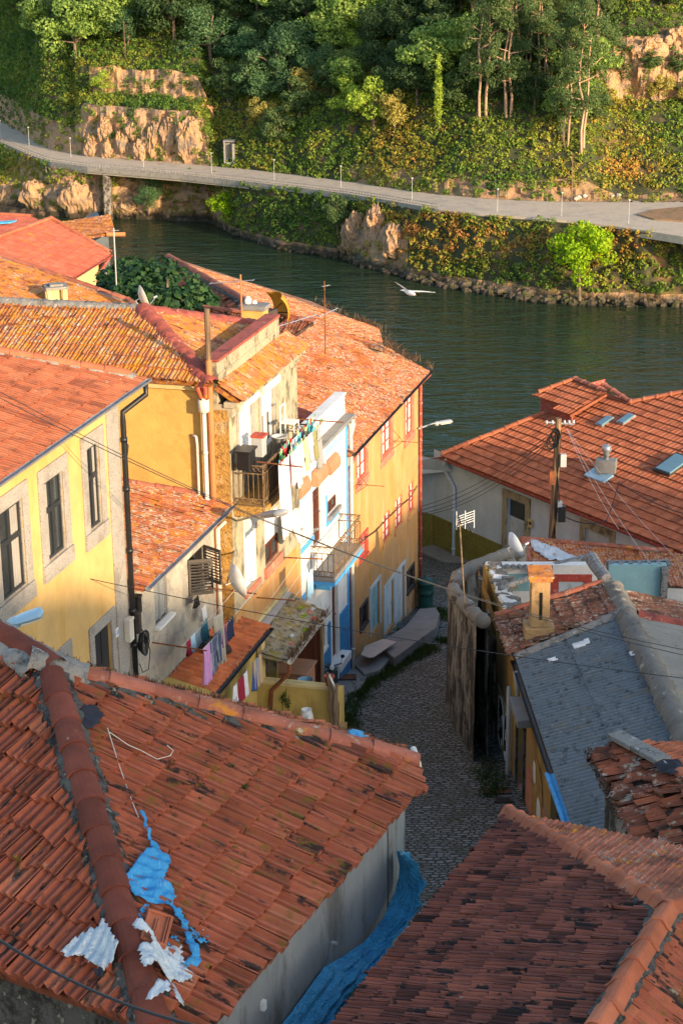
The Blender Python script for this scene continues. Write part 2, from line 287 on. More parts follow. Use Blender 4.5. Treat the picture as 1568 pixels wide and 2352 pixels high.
M['gull_grey'] = MAT('grey white feathers', (.58, .59, .60), rough=.8, var=.08)
M['rock_pale'] = MAT('pale stone', (.42, .36, .30), rough=.9)
M['slate'] = MAT('fish scale slate', (.06, .07, .08), [dict(c=(.10, .12, .13), s=2.2, lo=.3, hi=.6, k='voro')], rough=.6, bump=[(2.2, .03, 2, 'voro')])
M['street'] = MAT('granite', (.2, .2, .2))
M['dirt'] = MAT('dry earth', (.30, .18, .10), [dict(c=(.14, .12, .05), s=.5, lo=.48, hi=.62, a=.7, d=7), dict(c=(.40, .28, .17), s=1.5, lo=.58, hi=.7, a=.6)], bump=[(3, .08), (12, .03)])
M['tarp'] = MAT('blue tarpaulin', (.07, .42, .74), [dict(c=(.04, .27, .56), s=3, lo=.5, hi=.66, a=.7, d=6), dict(c=(.12, .42, .70), s=6, lo=.60, hi=.7, a=.5)], rough=.5, spec=.4, bump=[(5, .10), (14, .05), (40, .012)])
M['tarp_frag'] = MAT('frayed blue sheet', (.05, .30, .58), [dict(c=(.03, .18, .36), s=6, lo=.5, hi=.64, a=.7), dict(c=(.30, .52, .68), s=(40, 4, 4), lo=.58, hi=.68, a=.5)], rough=.6, bump=[(12, .02), (40, .006)])
M['sack'] = MAT('white woven sack', (.50, .57, .62), [dict(c=(.36, .42, .46), s=4, lo=.52, hi=.68, a=.6, d=6), dict(c=(.78, .80, .80), s=(30, 6, 6), lo=.55, hi=.65, a=.5)], rough=.7, bump=[(7, .05), (22, .02), (60, .004)])
M['sack_ink'] = MAT('black ink', (.03, .03, .04), rough=.8, var=0)
M['lamp_grey'] = MAT('street lamp paint', (.40, .41, .41), rough=.4, spec=.5, var=.08)
M['lamp_blue'] = MAT('pale blue lamp shell', (.34, .52, .62), rough=.35, spec=.5, var=.08)
M['bin_green'] = MAT('green cast iron', (.014, .07, .065), rough=.5, spec=.4, bump=[(20, .004)])
M['weed_dry'] = leafmat('dry weeds', [(0, (.08, .045, .032)), (.5, (.15, .085, .055)), (1, (.26, .17, .09))], .3)
M['grass'] = leafmat('street grass', [(0, (.025, .05, .010)), (.6, (.045, .09, .016)), (1, (.09, .12, .03))], .3)
M['fig'] = leafmat('fig leaves', [(0, (.018, .055, .022)), (.6, (.032, .09, .03)), (1, (.07, .13, .03))], .3)
M['bark'] = MAT('bark', (.20, .14, .10), [dict(c=(.08, .06, .045), s=(3, 3, .8), lo=.48, hi=.6, a=.8)], rough=.9, bump=[(4, .05)])
M['bark_pale'] = MAT('pale eucalyptus bark', (.44, .29, .19), [dict(c=(.24, .15, .10), s=(3, 3, .8), lo=.5, hi=.62, a=.8)], rough=.85)
M['rock'] = MAT('cliff rock', (.42, .26, .15), [dict(c=(.22, .16, .12), s=(.5, .5, .16), lo=.52, hi=.64, a=.8, d=8, r=.7), dict(c=(.54, .29, .12), s=.22, lo=.50, hi=.64, a=.75, d=6), dict(c=(.50, .42, .33), s=.9, lo=.6, hi=.7, a=.4, d=7), dict(c=(.14, .12, .03), s=.6, lo=.45, hi=.6, a=.9, d=6, z=(1.6, 4.2)), dict(c=(.03, .026, .018), s=.6, lo=.2, hi=.45, a=.95, d=6, z=(.9, 2.0)), dict(c=(.08, .06, .045), s=(.9, .9, .22), lo=.56, hi=.66, a=.85, d=9, r=.78, w=1.2), dict(c=(.16, .15, .13), s=(.16, .16, .3), lo=.56, hi=.68, a=.7, d=6)], bump=[(.33, .8, 3, 'voro'), (.9, .7, 8), (4, .15)])
M['road'] = MAT('pale asphalt road', (.47, .39, .30), [dict(c=(.34, .29, .235), s=.35, lo=.48, hi=.66, a=.6, d=6), dict(c=(.32, .29, .25), s=(.1, 1.2, 1), lo=.55, hi=.7, a=.5)], rough=.9)
M['road_edge'] = MAT('viaduct concrete', (.30, .27, .23), [dict(c=(.12, .11, .09), s=1, lo=.52, hi=.68, a=.7, d=6)], rough=.9)
def proj(P):
    q = V(P)-CAM; z = q.dot(FW); return 784+FPX*q.dot(RT)/z, 1176-FPX*q.dot(UP)/z
def left(e): return V((-e.y, e.x, 0))
def rplane(P, e, side, pitch):
    """roof plane through P with eave direction e rising to side (+1 left, -1 right): returns (P, e, s, n)"""
    t = math.radians(pitch); h = left(e)*side
    s = h*math.cos(t) + ZU*math.sin(t); n = e.cross(s)
    if n.z < 0: n = -n
    return P, e, s, n
def on(pl, *px): return [PL(u, v, pl[0], pl[3]) for u, v in px]
def plane3(a, b, c):
    """roof plane through three points: eave direction is its horizontal"""
    n = (b-a).cross(c-a).normalized()
    if n.z < 0: n = -n
    e = ZU.cross(n).normalized(); s = n.cross(e)
    if s.z < 0: s = -s
    return a, e, s, n
PROF = {
 'm': [(0, .020), (.10, .020), (.15, .003), (.42, .003), (.46, .014), (.54, .014), (.58, .003), (.86, .003), (.92, .020), (1, .020)],
 's': [(0, .018), (.14, .018), (.24, .0), (.46, .0), (.54, .012), (.66, .0), (.88, .0), (1, .018)],
 'n': [(0, .034), (.06, .036), (.12, .008), (.2, .0), (.36, .0), (.41, .022), (.5, .027), (.59, .022), (.64, .0), (.80, .0), (.88, .008), (.94, .036), (1, .034)],
 'f': [(0, .02), (.3, .0), (.5, .012), (.75, .0), (1, .02)],
 'l': [(0, .0), (.40, .0), (.47, .028), (.58, .056), (.70, .066), (.82, .056), (.93, .028), (1, .0)],
}
def tile_roof(name, pl, polys, mat, parent, tw=.225, gl=.36, prof='m', lift=.028, jit=1.0, seed=1, noclip=(0,), miss=0.0, deck=True, sag=.02, over=.05, hs=1.0):
    """clay tiles laid course by course over convex polygons of one roof plane; edges listed in noclip keep whole tiles"""
    P0, e, s, n = pl; rg = random.Random(seed); hd = 1 if e.cross(s).dot(n) > 0 else -1
    if isinstance(polys[0], Vector): polys = [polys]
    bm = bmesh.new(); lay = bm.faces.layers.float.new('tint'); pr = PROF[prof]; np_ = len(pr)
    for poly in polys:
        ab = [((p-P0).dot(e), (p-P0).dot(s)) for p in poly]; k = len(ab)
        area = sum(ab[i][0]*ab[(i+1) % k][1]-ab[(i+1) % k][0]*ab[i][1] for i in range(k)); sg = 1 if area > 0 else -1
        def inside(a, b, mg):
            for i in range(k):
                (x0, y0), (x1, y1) = ab[i], ab[(i+1) % k]; L = math.hypot(x1-x0, y1-y0)
                if L < 1e-6: continue
                if sg*((x1-x0)*(b-y0)-(y1-y0)*(a-x0))/L < (-mg if i not in noclip else -.02): return False
            return True
        amin = min(a for a, b in ab); amax = max(a for a, b in ab); bmin = min(b for a, b in ab); bmax = max(b for a, b in ab)
        i0 = math.floor(amin/tw)-1; i1 = math.ceil(amax/tw)+1; j0 = -1; j1 = math.ceil((bmax-bmin)/gl)+1
        sub = bmesh.new(); sl = sub.faces.layers.float.new('tint')
        for j in range(j0, j1):
            for i in range(i0, i1):
                a0 = i*tw; b0 = bmin + j*gl
                if not inside(a0+tw/2, b0+gl/2, gl*.75): continue
                if rg.random() < miss: continue
                t = min(1, max(0, rg.gauss(.55, .17)))
                if rg.random() < .05: t = rg.random()*.15
                sh = rg.gauss(0, .006)*jit; ro = rg.gauss(0, .006)*jit; l0 = lift + rg.gauss(0, .004)*jit; dz = rg.gauss(0, .003)*jit
                if rg.random() < .03: sh -= .03*jit; ro *= 3
                z0 = sag*(math.sin(a0*.9+seed)*.6+math.sin(b0*1.3+a0*.35)*.6)
                lo = []; hi = []; lp = []
                for (q, h) in pr:
                    a = a0 + q*tw
                    p = P0 + e*a + s*(b0-over+sh+ro*(q-.5)*4) + n*(h*hs+l0+dz+z0+ro*(q-.5))
                    lo.append(sub.verts.new(p)); lp.append(sub.verts.new(p - n*(l0+.012) + s*.006))
                    hi.append(sub.verts.new(P0 + e*a + s*(b0+gl+.03) + n*(h*hs*.9+dz*.5+z0)))
                for q in range(np_-1):
                    f = sub.faces.new((lo[q], lo[q+1], hi[q+1], hi[q])); f[sl] = t
                    f = sub.faces.new((lp[q], lp[q+1], lo[q+1], lo[q])); f[sl] = min(t, .2)*.8
        for i in range(k):
            if i in noclip: continue
            x0 = poly[i]; x1 = poly[(i+1) % k]; dv = (x1-x0)
            if dv.length < 1e-6: continue
            no = dv.cross(n).normalized()*(sg*hd)
            bmesh.ops.bisect_plane(sub, geom=sub.verts[:]+sub.edges[:]+sub.faces[:], plane_co=x0, plane_no=no, clear_outer=True)
        if deck:
            f = sub.faces.new([sub.verts.new(p-n*.03) for p in poly]); f[sl] = 0
            pb = [sub.verts.new(p-n*.14) for p in poly]; pt = [sub.verts.new(p-n*.032) for p in poly]
            f = sub.faces.new(pb); f[sl] = 0
            for i in range(k):
                f = sub.faces.new((pb[i], pb[(i+1) % k], pt[(i+1) % k], pt[i])); f[sl] = .05
        tmp = bpy.data.meshes.new('t'); sub.to_mesh(tmp); sub.free(); bm.from_mesh(tmp); bpy.data.meshes.remove(tmp)
    bmesh.ops.recalc_face_normals(bm, faces=bm.faces[:]) if False else None
    me = bpy.data.meshes.new(name); bm.to_mesh(me); bm.free()
    return link(name, me, mat, parent)
def ridge(name, pts, mat, parent, seg=.40, r=.11, flat=.8, ang=False, seed=3, taper=.82, collar=False, lift=0):
    """overlapping half-round (or angular) ridge tiles along a line"""
    rg = random.Random(seed); mb = MB()
    for P, Q in zip(pts[:-1], pts[1:]):
        L = (Q-P).length; k = max(1, round(L/seg)); d = (Q-P).normalized(); a = d.cross(ZU).normalized(); up = a.cross(d).normalized()
        for i in range(k):
            p = P + d*(i*L/k) + up*(rg.gauss(0, .006)+lift) + a*rg.gauss(0, .008); q = P + d*((i+1)*L/k + .05) + up*(rg.gauss(0, .004)+lift)
            mb.tint = min(1, max(0, rg.gauss(.5, .25)))
            if ang: shp = [(-1.15, -.28), (-.95, -.12), (-.42, .62), (-.2, .72), (.2, .72), (.42, .62), (.95, -.12), (1.15, -.28)]
            else: shp = [(math.cos(math.pi*(1-x/8))*1.0, math.sin(math.pi*x/8)*flat - .12) for x in range(9)]
            rings = [(p, 1.06), (p+(q-p)*.10, 1.08), (p+(q-p)*.16, .90), (q, taper)] if collar else [(p, 1.0), (q, taper)]
            b = len(mb.v)
            for (c, sc) in rings: mb.v.extend([tuple(c + a*(x*r*sc) + up*(y*r*sc)) for x, y in shp])
            mb.v.extend([tuple(p + a*(x*r*.86) + up*(y*r*.84)) for x, y in shp])
            m = len(shp); R_ = len(rings)
            mb.idx(b, [(j*m+x, j*m+x+1, (j+1)*m+x+1, (j+1)*m+x) for j in range(R_-1) for x in range(m-1)])
            mb.idx(b, [(R_*m+x, R_*m+x+1, x+1, x) for x in range(m-1)])
    return mb.build(name, mat, parent, smooth=False)
def mortar_strip(name, pts, mat, parent, w=.16, h=.09, seed=4, drop=.05):
    rg = random.Random(seed); mb = MB()
    for P, Q in zip(pts[:-1], pts[1:]):
        d = (Q-P).normalized(); a = d.cross(ZU).normalized(); up = a.cross(d); k = max(2, int((Q-P).length/.07)); rows = []
        sec = [(-1.15, -.7), (-.95, .1), (-.5, .7), (0, .85), (.5, .7), (.95, .1), (1.15, -.7)]
        for i in range(k+1):
            c = P + (Q-P)*(i/k) - up*drop
            rows.append([c + a*(x*w*(1+rg.gauss(0, .13))) + up*(y*h*(1+rg.gauss(0, .15))) for x, y in sec])
        b = mb.vs([p for r_ in rows for p in r_]); m = len(sec)
        mb.idx(b, [(i*m+j, i*m+j+1, (i+1)*m+j+1, (i+1)*m+j) for i in range(k) for j in range(m-1)])
    return mb.build(name, mat, parent, smooth=True)
def corrugated(name, pl, poly, mat, parent, wave=.177, amp=.026, gl=1.1, seed=2, deck=True, jit=1):
    """corrugated sheets: waves run up the slope, sheets lap every gl metres"""
    P0, e, s, n = pl; rg = random.Random(seed); sub = bmesh.new(); sl = sub.faces.layers.float.new('tint'); hd = 1 if e.cross(s).dot(n) > 0 else -1
    ab = [((p-P0).dot(e), (p-P0).dot(s)) for p in poly]; k = len(ab)
    area = sum(ab[i][0]*ab[(i+1) % k][1]-ab[(i+1) % k][0]*ab[i][1] for i in range(k)); sg = 1 if area > 0 else -1
    amin = min(a for a, b in ab); amax = max(a for a, b in ab); bmin = min(b for a, b in ab); bmax = max(b for a, b in ab)
    sw = wave*5
    for j in range(int((bmax-bmin)/gl)+1):
        for i in range(int((amax-amin)/sw)+1):
            a0 = amin+i*sw; b0 = bmin+j*gl; t = rg.random(); l0 = .018+rg.random()*.006*jit; dz = rg.gauss(0, .004)*jit; sk = rg.gauss(0, .004)*jit
            lo = []; hi = []
            for q in range(41):
                x = q/8; a = a0+x*wave; h = amp*math.cos(x*2*math.pi)
                lo.append(sub.verts.new(P0+e*a+s*(b0-.04+sk)+n*(h+l0+dz))); hi.append(sub.verts.new(P0+e*a+s*(b0+gl+.03)+n*(h+dz*.5)))
            for q in range(40):
                f = sub.faces.new((lo[q], lo[q+1], hi[q+1], hi[q])); f[sl] = t; f.smooth = True
    for i in range(k):
        x0 = poly[i]; dv = poly[(i+1) % k]-x0
        bmesh.ops.bisect_plane(sub, geom=sub.verts[:]+sub.edges[:]+sub.faces[:], plane_co=x0, plane_no=dv.cross(n).normalized()*(sg*hd), clear_outer=True)
    if deck:
        for z in (-.035, -.10):
            f = sub.faces.new([sub.verts.new(p+n*z) for p in poly]); f[sl] = 0
        for i in range(k):
            a, b = poly[i], poly[(i+1) % k]
            f = sub.faces.new([sub.verts.new(p) for p in (a-n*.034, b-n*.034, b-n*.099, a-n*.099)]); f[sl] = 0
    me = bpy.data.meshes.new(name); sub.to_mesh(me); sub.free()
    return link(name, me, mat, parent)
class Face:
    """a vertical wall plane: s runs along d, z is height, off is metres towards n"""
    def __init__(s, P, d, n): s.P = V((P.x, P.y, 0)); s.d = d; s.n = n
    def pt(s, a, z, off=0): return s.P + s.d*a + s.n*off + ZU*z
    def px(s, u, v, off=0): return PL(u, v, s.P+s.n*off, s.n)
    def sz(s, u, v, off=0):
        p = s.px(u, v, off); return (p-s.P).dot(s.d), p.z
    def s_at(s, u, z, off=0):
        a = s.sz(u, 1200, off)[0]
        for _ in range(12):
            f0 = proj(s.pt(a, z, off))[0]; f1 = proj(s.pt(a+.01, z, off))[0]
            if abs(f1-f0) < 1e-7: break
            a -= (f0-u)/((f1-f0)/.01)
        return a
    def rect(s, u0, u1, vt, vb, off=0):
        s0, zt = s.sz(u0, vt, off); _, zb = s.sz(u0, vb, off)
        return (s0, s.s_at(u1, (zt+zb)/2, off), zb, zt)
    def box(s, mb, s0, s1, z0, z1, o0, o1):
        c = s.pt((s0+s1)/2, (z0+z1)/2, (o0+o1)/2); mb.box(c, s.d*((s1-s0)/2), s.n*((o1-o0)/2), ZU*((z1-z0)/2))
    def wall(s, mb, s0, s1, z0, z1, holes=(), depth=.25, off=0, top=None):
        depth = min(depth, .15)
        """wall sheet with real openings and reveals"""
        S = sorted(set([s0, s1]+[h[0] for h in holes]+[h[1] for h in holes])); Z = sorted(set([z0, z1]+[h[2] for h in holes]+[h[3] for h in holes]))
        S = [x for x in S if s0-1e-6 <= x <= s1+1e-6]; Z = [x for x in Z if z0-1e-6 <= x <= z1+1e-6]
        for a, b in zip(S[:-1], S[1:]):
            for c, e in zip(Z[:-1], Z[1:]):
                m = ((a+b)/2, (c+e)/2)
                if any(h[0] < m[0] < h[1] and h[2] < m[1] < h[3] for h in holes): continue
                mb.face([s.pt(a, c, off), s.pt(b, c, off), s.pt(b, e, off), s.pt(a, e, off)])
        for h in holes:
            a, b, c, e = h[:4]; q = [s.pt(x, z, off) for x, z in ((a, c), (b, c), (b, e), (a, e))]; r = [s.pt(x, z, off-depth) for x, z in ((a, c), (b, c), (b, e), (a, e))]
            for i in range(4): mb.face([q[i], q[(i+1) % 4], r[(i+1) % 4], r[i]])
def surround(face, mb, r, w, o0=.0, o1=.035, sill=0, wb=None):
    a, b, c, e = r
    face.box(mb, a-w, a-.002, c, e, o0-.1, o1); face.box(mb, b+.002, b+w, c, e, o0-.1, o1)
    face.box(mb, a-w, b+w, e+.002, e+(w if wb is None else wb), o0-.1, o1+.004)
    if sill: face.box(mb, a-w-.02, b+w+.02, c-sill, c-.002, o0-.1, o1+.03)
def window(face, parent, r, frame='frame_dark', sur=None, sw=.15, rec=.16, cols=2, rows=2, pane='glass', fw=.06, bw=.03, sill=0, trans=None, name='window', label=None, so=.035, wb=None, curtain=None):
    rec = min(rec, .085)
    a, b, c, e = r; mb = MB()
    o0, o1 = -rec, -rec+.05
    face.box(mb, a, a+fw, c, e, o0, o1); face.box(mb, b-fw, b, c, e, o0, o1)
    face.box(mb, a+fw, b-fw, c, c+fw, o0, o1-.002); face.box(mb, a+fw, b-fw, e-fw, e, o0, o1-.002)
    for i in range(1, cols):
        x = a+(b-a)*i/cols; w = fw*.8 if cols == 2 else bw
        face.box(mb, x-w, x+w, c+fw, e-fw, o0, o1+.004)
    for j in range(1, rows):
        z = c+(e-c)*j/rows; w = bw
        face.box(mb, a+fw, b-fw, z-w/2, z+w/2, o0, o1-.006)
    if trans: z = c+(e-c)*trans; face.box(mb, a+fw, b-fw, z-.05, z+.05, o0, o1+.012)
    w = mb.build(name, M[frame], parent)
    if label: w['label'] = label
    pb = MB(); pb.face([face.pt(x, z, o0+.012) for x, z in ((a, c), (b, c), (b, e), (a, e))]); pb.build('pane', M[pane], w)
    if curtain:
        cb = MB()
        for (x0, x1) in curtain[1:]:
            A = a+(b-a)*x0; B = a+(b-a)*x1
            cb.grid(lambda i, j: face.pt(A+(B-A)*i, c+fw+(e-c-2*fw)*j, o0+.018+.006*math.sin(i*26)), 24, 2)
        cb.build('curtain', M[curtain[0]], w)
    if sur:
        sb = MB(); surround(face, sb, r, sw, o1=so, sill=sill, wb=wb)
        face.box(sb, a+.001, a+.022, c+.001, e-.001, -rec-.03, -.004); face.box(sb, b-.022, b-.001, c+.001, e-.001, -rec-.03, -.004); face.box(sb, a+.023, b-.023, c+.001, c+.02, -rec-.03, -.004)
        sb.build('surround', M[sur], w, bevel=.01)
    return w
def shutter(face, parent, r, mat='white_paint', rec=.1, pitch=.055, name='roller_shutter', horiz=True):
    rec = min(rec, .06)
    a, b, c, e = r; mb = MB(); k = max(3, int((e-c)/pitch))
    for i in range(k):
        z0 = c+(e-c)*i/k; z1 = c+(e-c)*(i+1)/k; zm = z0+(z1-z0)*.75
        mb.face([face.pt(a, z0, -rec), face.pt(b, z0, -rec), face.pt(b, zm, -rec+.012), face.pt(a, zm, -rec+.012)])
        mb.face([face.pt(a, zm, -rec+.012), face.pt(b, zm, -rec+.012), face.pt(b, z1, -rec), face.pt(a, z1, -rec)])
    face.box(mb, a, a+.04, c, e, -rec-.02, -rec+.03); face.box(mb, b-.04, b, c, e, -rec-.02, -rec+.03)
    return mb.build(name, M[mat], parent)
def panel_door(face, parent, r, mat, rec=.12, panels=3, name='door', knob=None):
    rec = min(rec, .06)
    a, b, c, e = r; mb = MB()
    face.box(mb, a, b, c, e, -rec-.05, -rec)
    for i in range(panels):
        z0 = c+(e-c)*(i+.12)/panels; z1 = c+(e-c)*(i+.88)/panels
        for (x0, x1) in ((.12, .46), (.54, .88)):
            face.box(mb, a+(b-a)*x0, a+(b-a)*x1, z0, z1, -rec, -rec+.018)
    d = mb.build(name, M[mat], parent, bevel=.006)
    kb = MB(); kb.lathe(face.pt(a+(b-a)*.88, c+(e-c)*.48, -rec), [(.0, .07), (.03, .06), (.03, .03), (.012, .02), (.012, 0)], 8, face.n); kb.build('handle', M[knob or 'zinc'], d)
    return d
def gutter(name, P, Q, mat, parent, r=.07, out=None):
    d = (Q-P).normalized(); a = d.cross(ZU).normalized(); mb = MB()
    def f(r_): return lambda i, j: P + (Q-P)*j + a*(math.cos(math.pi*(1+i))*r_) + ZU*(math.sin(math.pi*(1+i))*r_)
    mb.grid(f(r), 8, 6); mb.grid(f(r*.86), 8, 6)
    for c in (P, Q): mb.face([c + a*(math.cos(math.pi*(1+i/8))*r) + ZU*(math.sin(math.pi*(1+i/8))*r) for i in range(9)])
    return mb.build(name, M[mat], parent)
def pipe(name, pts, r, mat, parent, joints=0, n=8):
    mb = MB(); mb.tube(pts, r, n)
    if joints:
        P, Q = V(pts[-2]), V(pts[-1]); d = (Q-P); L = d.length
        for i in range(joints):
            c = P+d*((i+.6)/joints); mb.tube([c-d/L*.04, c+d/L*.04], r*1.22, n)
    return mb.build(name, M[mat], parent, smooth=True)
def catenary(P, Q, sag, n=18):
    return [P+(Q-P)*(i/n) - ZU*(sag*4*(i/n)*(1-i/n)) for i in range(n+1)]
def cable(P, Q, sag, label, r=.012, mat='black', group='cables strung over the alley', n=18):
    mb = MB(); mb.tube(catenary(P, Q, sag, n), r, 5); return tag(mb.build('cable', M[mat]), label, 'cable', group)
def leaves(mb, c, rad, k, size, rg, tints=(.2, .9), flat=1.0, shell=.55, up=0.0):
    """leaf quads through an ellipsoid volume, denser towards its surface"""
    for _ in range(k):
        d = V((rg.gauss(0, 1), rg.gauss(0, 1), rg.gauss(0, 1))).normalized(); q = (shell+(1-shell)*rg.random())
        p = V(c)+V((d.x*rad[0], d.y*rad[1], d.z*rad[2]))*q
        n = (d + V((rg.gauss(0, .6), rg.gauss(0, .6), rg.gauss(0, .6)+up))).normalized(); a = n.orthogonal().normalized(); a = (Matrix.Rotation(rg.random()*6.28, 3, n) @ a); b = n.cross(a)
        w = size*(.6+.7*rg.random()); h = w*flat
        mb.face([p-a*w*.5, p-b*h*.35, p+a*w*.5, p+b*h*.35], tint=tints[0]+(tints[1]-tints[0])*rg.random())
def tufts(mb, pts, k, h, rg, w=.02, spread=.25, tint=(0, 1)):
    for p in pts:
        for _ in range(k):
            b = V(p)+V((rg.gauss(0, spread*.4), rg.gauss(0, spread*.4), 0)); hh = h*(.4+.8*rg.random()); d = V((rg.gauss(0, .45), rg.gauss(0, .45), 1)).normalized()
            a = d.orthogonal().normalized(); a = Matrix.Rotation(rg.random()*6.28, 3, d) @ a; m = b+d*hh*.6; t = b+d*hh+V((rg.gauss(0, .2), rg.gauss(0, .2), -.1))*hh*.4
            mb.face([b-a*w, b+a*w, m+a*w*.7, t, m-a*w*.7], tint=tint[0]+(tint[1]-tint[0])*rg.random())
# ================================================================ left side of the alley
AF = 16
dF = AZ(AF); nF = V((dF.y, -dF.x, 0)); eG = AZ(AF+90)          # along the facades, towards the alley, (same as nF)
CORN = D(960, 1390, 70)
FO = Face(CORN, dF, nF)
def street_z(y): return 49.11 + .15*(65.12-y)
def cross_face(s, off=0):
    """face towards the camera, perpendicular to the facades, starting at facade coordinate s"""
    return Face(FO.pt(s, 0, off), nF, -dF)
def shell(mb, f, s0, s1, z0, z1, depth, back=True):
    """side and back walls behind a facade"""
    q = [f.pt(s0, 0, -.02), f.pt(s1, 0, -.02), f.pt(s1, 0, -depth), f.pt(s0, 0, -depth)]
    for i, j in ((1, 2), (2, 3), (3, 0)):
        a, b = q[i], q[j]; mb.face([V((a.x, a.y, z0)), V((b.x, b.y, z0)), V((b.x, b.y, z1)), V((a.x, a.y, z1))])
# ---------------------------------------------------------------- yellow house (far left)
sY1 = FO.s_at(283, 61); sY0 = FO.s_at(-70, 61)
yel = thing('yellow_house', FO.pt(sY1, 53, -3), 'yellow rendered house with granite window surrounds and a black downpipe, at left edge', 'house')
E1 = FO.px(332, 868, .42); zE = E1.z
plY = rplane(E1, dF, 1, 15)
Ttop = on(plY, (-2, 810))[0]; vb = (Ttop-E1); Lr = 1.25
rp = [E1-dF*14, E1, E1+vb*Lr, E1+vb*Lr-dF*16]
tile_roof('roof', plY, rp, M['tile_bright'], yel, prof='s', seed=11, sag=.008, jit=.6)
ridge('ridge', [E1+vb*Lr+V((0, 0, .05)), E1+vb*.12+V((0, 0, .05))], M['ridge_new'], yel, seg=.47, r=.13)
mortar_strip('mortar_bed', [E1+vb*Lr, E1+vb*.06], M['mortar'], yel, w=.15, h=.07, drop=.0)
gutter('gutter', E1-dF*14+nF*.07-ZU*.02, E1+nF*.07-ZU*.02+dF*.06, 'zinc', yel, r=.085)
mb = MB()
def fr(u0, u1, vt, vb_, off=0): return FO.rect(u0, u1, vt, vb_, off)
W3 = fr(196, 229, 1033, 1231); W2 = fr(99, 146, 1110, 1303); W1 = fr(-8, 55, 1184, 1400)
a0, zt = FO.sz(214, 1461); a1 = FO.s_at(258, zt-1); DR = (a0, a1, zt-2.9, zt)
a1 = FO.s_at(163, 58); zt = FO.sz(163, 1490)[1]; DR2 = (a1-1.15, a1, zt-2.9, zt)
FO.wall(mb, sY0, sY1, 44, zE-.12, [W1, W2, W3, DR, DR2], depth=.24)
shell(mb, FO, sY0, sY1, 44, zE-.12, 6.5)
# gable above the wall at the far end
g0 = FO.pt(sY1, zE-.12, 0)
mb.face([g0, g0-nF*6.5, g0-nF*6.5+ZU*1.7, g0+ZU*.0])
mb.build('wall', M['yellow'], yel)
mb = MB(); FO.box(mb, sY1-.62, sY1+.03, 44, zE-.3, -.3, .035); mb.build('corner_stones', M['granite'], yel, bevel=.01)
mb = MB(); FO.box(mb, sY0, sY1+.05, zE-.34, zE-.10, -.2, .12); FO.box(mb, sY0, sY1+.05, zE-.10, zE-.02, -.2, .26); mb.build('cornice', M['granite'], yel)
for i, r in enumerate((W1, W2, W3)):
    window(FO, yel, r, 'frame_dark', 'granite', .27, .17, 2, 1, 'glass', fw=.075, trans=.62, sill=.34, wb=.30, curtain=('curtain', (0, 0), (.56, .96)) if i != 1 else ('curtain', (0, 0), (.05, .3)))
panel_door(FO, yel, DR, 'frame_dark', .18, 3)
mb = MB(); surround(FO, mb, DR, .24, o1=.04); mb.build('door_surround', M['granite'], yel, bevel=.01)
panel_door(FO, yel, DR2, 'frame_dark', .18, 3)
mb = MB(); surround(FO, mb, DR2, .24, o1=.04); mb.build('door_surround', M['granite'], yel, bevel=.01)
sp = sY1-.02
dp0 = E1-dF*.12+nF*.06-ZU*.1
zk = FO.sz(278, 945)[1]
mb = MB(); mb.tube([dp0, dp0-ZU*.22, FO.pt(sp+.05, zk+.05, .12), FO.pt(sp+.05, zk-.15, .12), FO.pt(sp+.05, 50, .12)], .062, 10)
for z in (zk-.5, zk-1.6, zk-3, zk-4.4, zk-5.2): mb.tube([FO.pt(sp+.05, z, .12), FO.pt(sp+.05, z-.1, .12)], .078, 10)
mb.tube([FO.pt(sp+.05, zk-1.0, .12), FO.pt(sp+.16, zk-.72, .13), FO.pt(sp+.22, zk-.64, .05)], .05, 8)
mb.build('downpipe', M['black'], yel, smooth=True)
# house number plate
pz = FO.sz(265, 1452)[1]; ps = FO.s_at(264.5, pz)
mb = MB(); FO.box(mb, ps-.07, ps+.07, pz-.1, pz+.1, .03, .052); plate = mb.build('number_plate', M['white_paint'], yel)
mb = MB()
for dx, k in ((-.035, 'i'), (.025, '8')):
    if k == 'i': FO.box(mb, ps+dx-.008, ps+dx+.008, pz-.05, pz+.05, .052, .056)
    else:
        for z in (-.05, 0, .05): FO.box(mb, ps+dx-.022, ps+dx+.022, pz+z-.007, pz+z+.007, .052, .056)
        for x in (-.022, .022): FO.box(mb, ps+dx+x-.006, ps+dx+x+.006, pz-.043, pz+.043, .0522, .0562)
mb.build('digits', M['blue_trim'], plate)
# meter boxes and coiled cable beside the downpipe
def wbox(s, z, w, h, dpt, mat, name, label, off=.03):
    mb = MB(); FO.box(mb, s-w/2, s+w/2, z-h/2, z+h/2, off, off+dpt); FO.box(mb, s-w/2-.01, s+w/2+.01, z+h/2-.05, z+h/2+.012, off-.005, off+dpt+.015)
    o = mb.build(name, M[mat], None, bevel=.012); tag(o, label, 'cable box'); return o
zb = FO.sz(286, 1445)[1]
wbox(sp-.17, zb, .24, .52, .14, 'pipe_white', 'junction_box', 'cream plastic junction box on the yellow house corner stones', .04)
wbox(sp+.40, zb+.36, .22, .42, .14, 'black', 'junction_box', 'slim black junction box right of the black downpipe', .02)
wbox(sp+.05, zb+.1, .16, .5, .1, 'iron', 'junction_box', 'dark iron cable sleeve strapped in front of the black downpipe', .19)
mb = MB()
for k in range(7):
    rr = .17+.012*k; pts = [FO.pt(sp+.22+rr*math.cos(t/10*math.pi)*.85, zb-.45+rr*math.sin(t/10*math.pi)*1.2, .20+.02*k+.01*math.sin(t+k)) for t in range(21)]
    mb.tube(pts, .013, 5, cap=False)
tag(mb.build('cable_coil', M['black']), 'coil of black cable hung beside the black downpipe', 'cable coil')
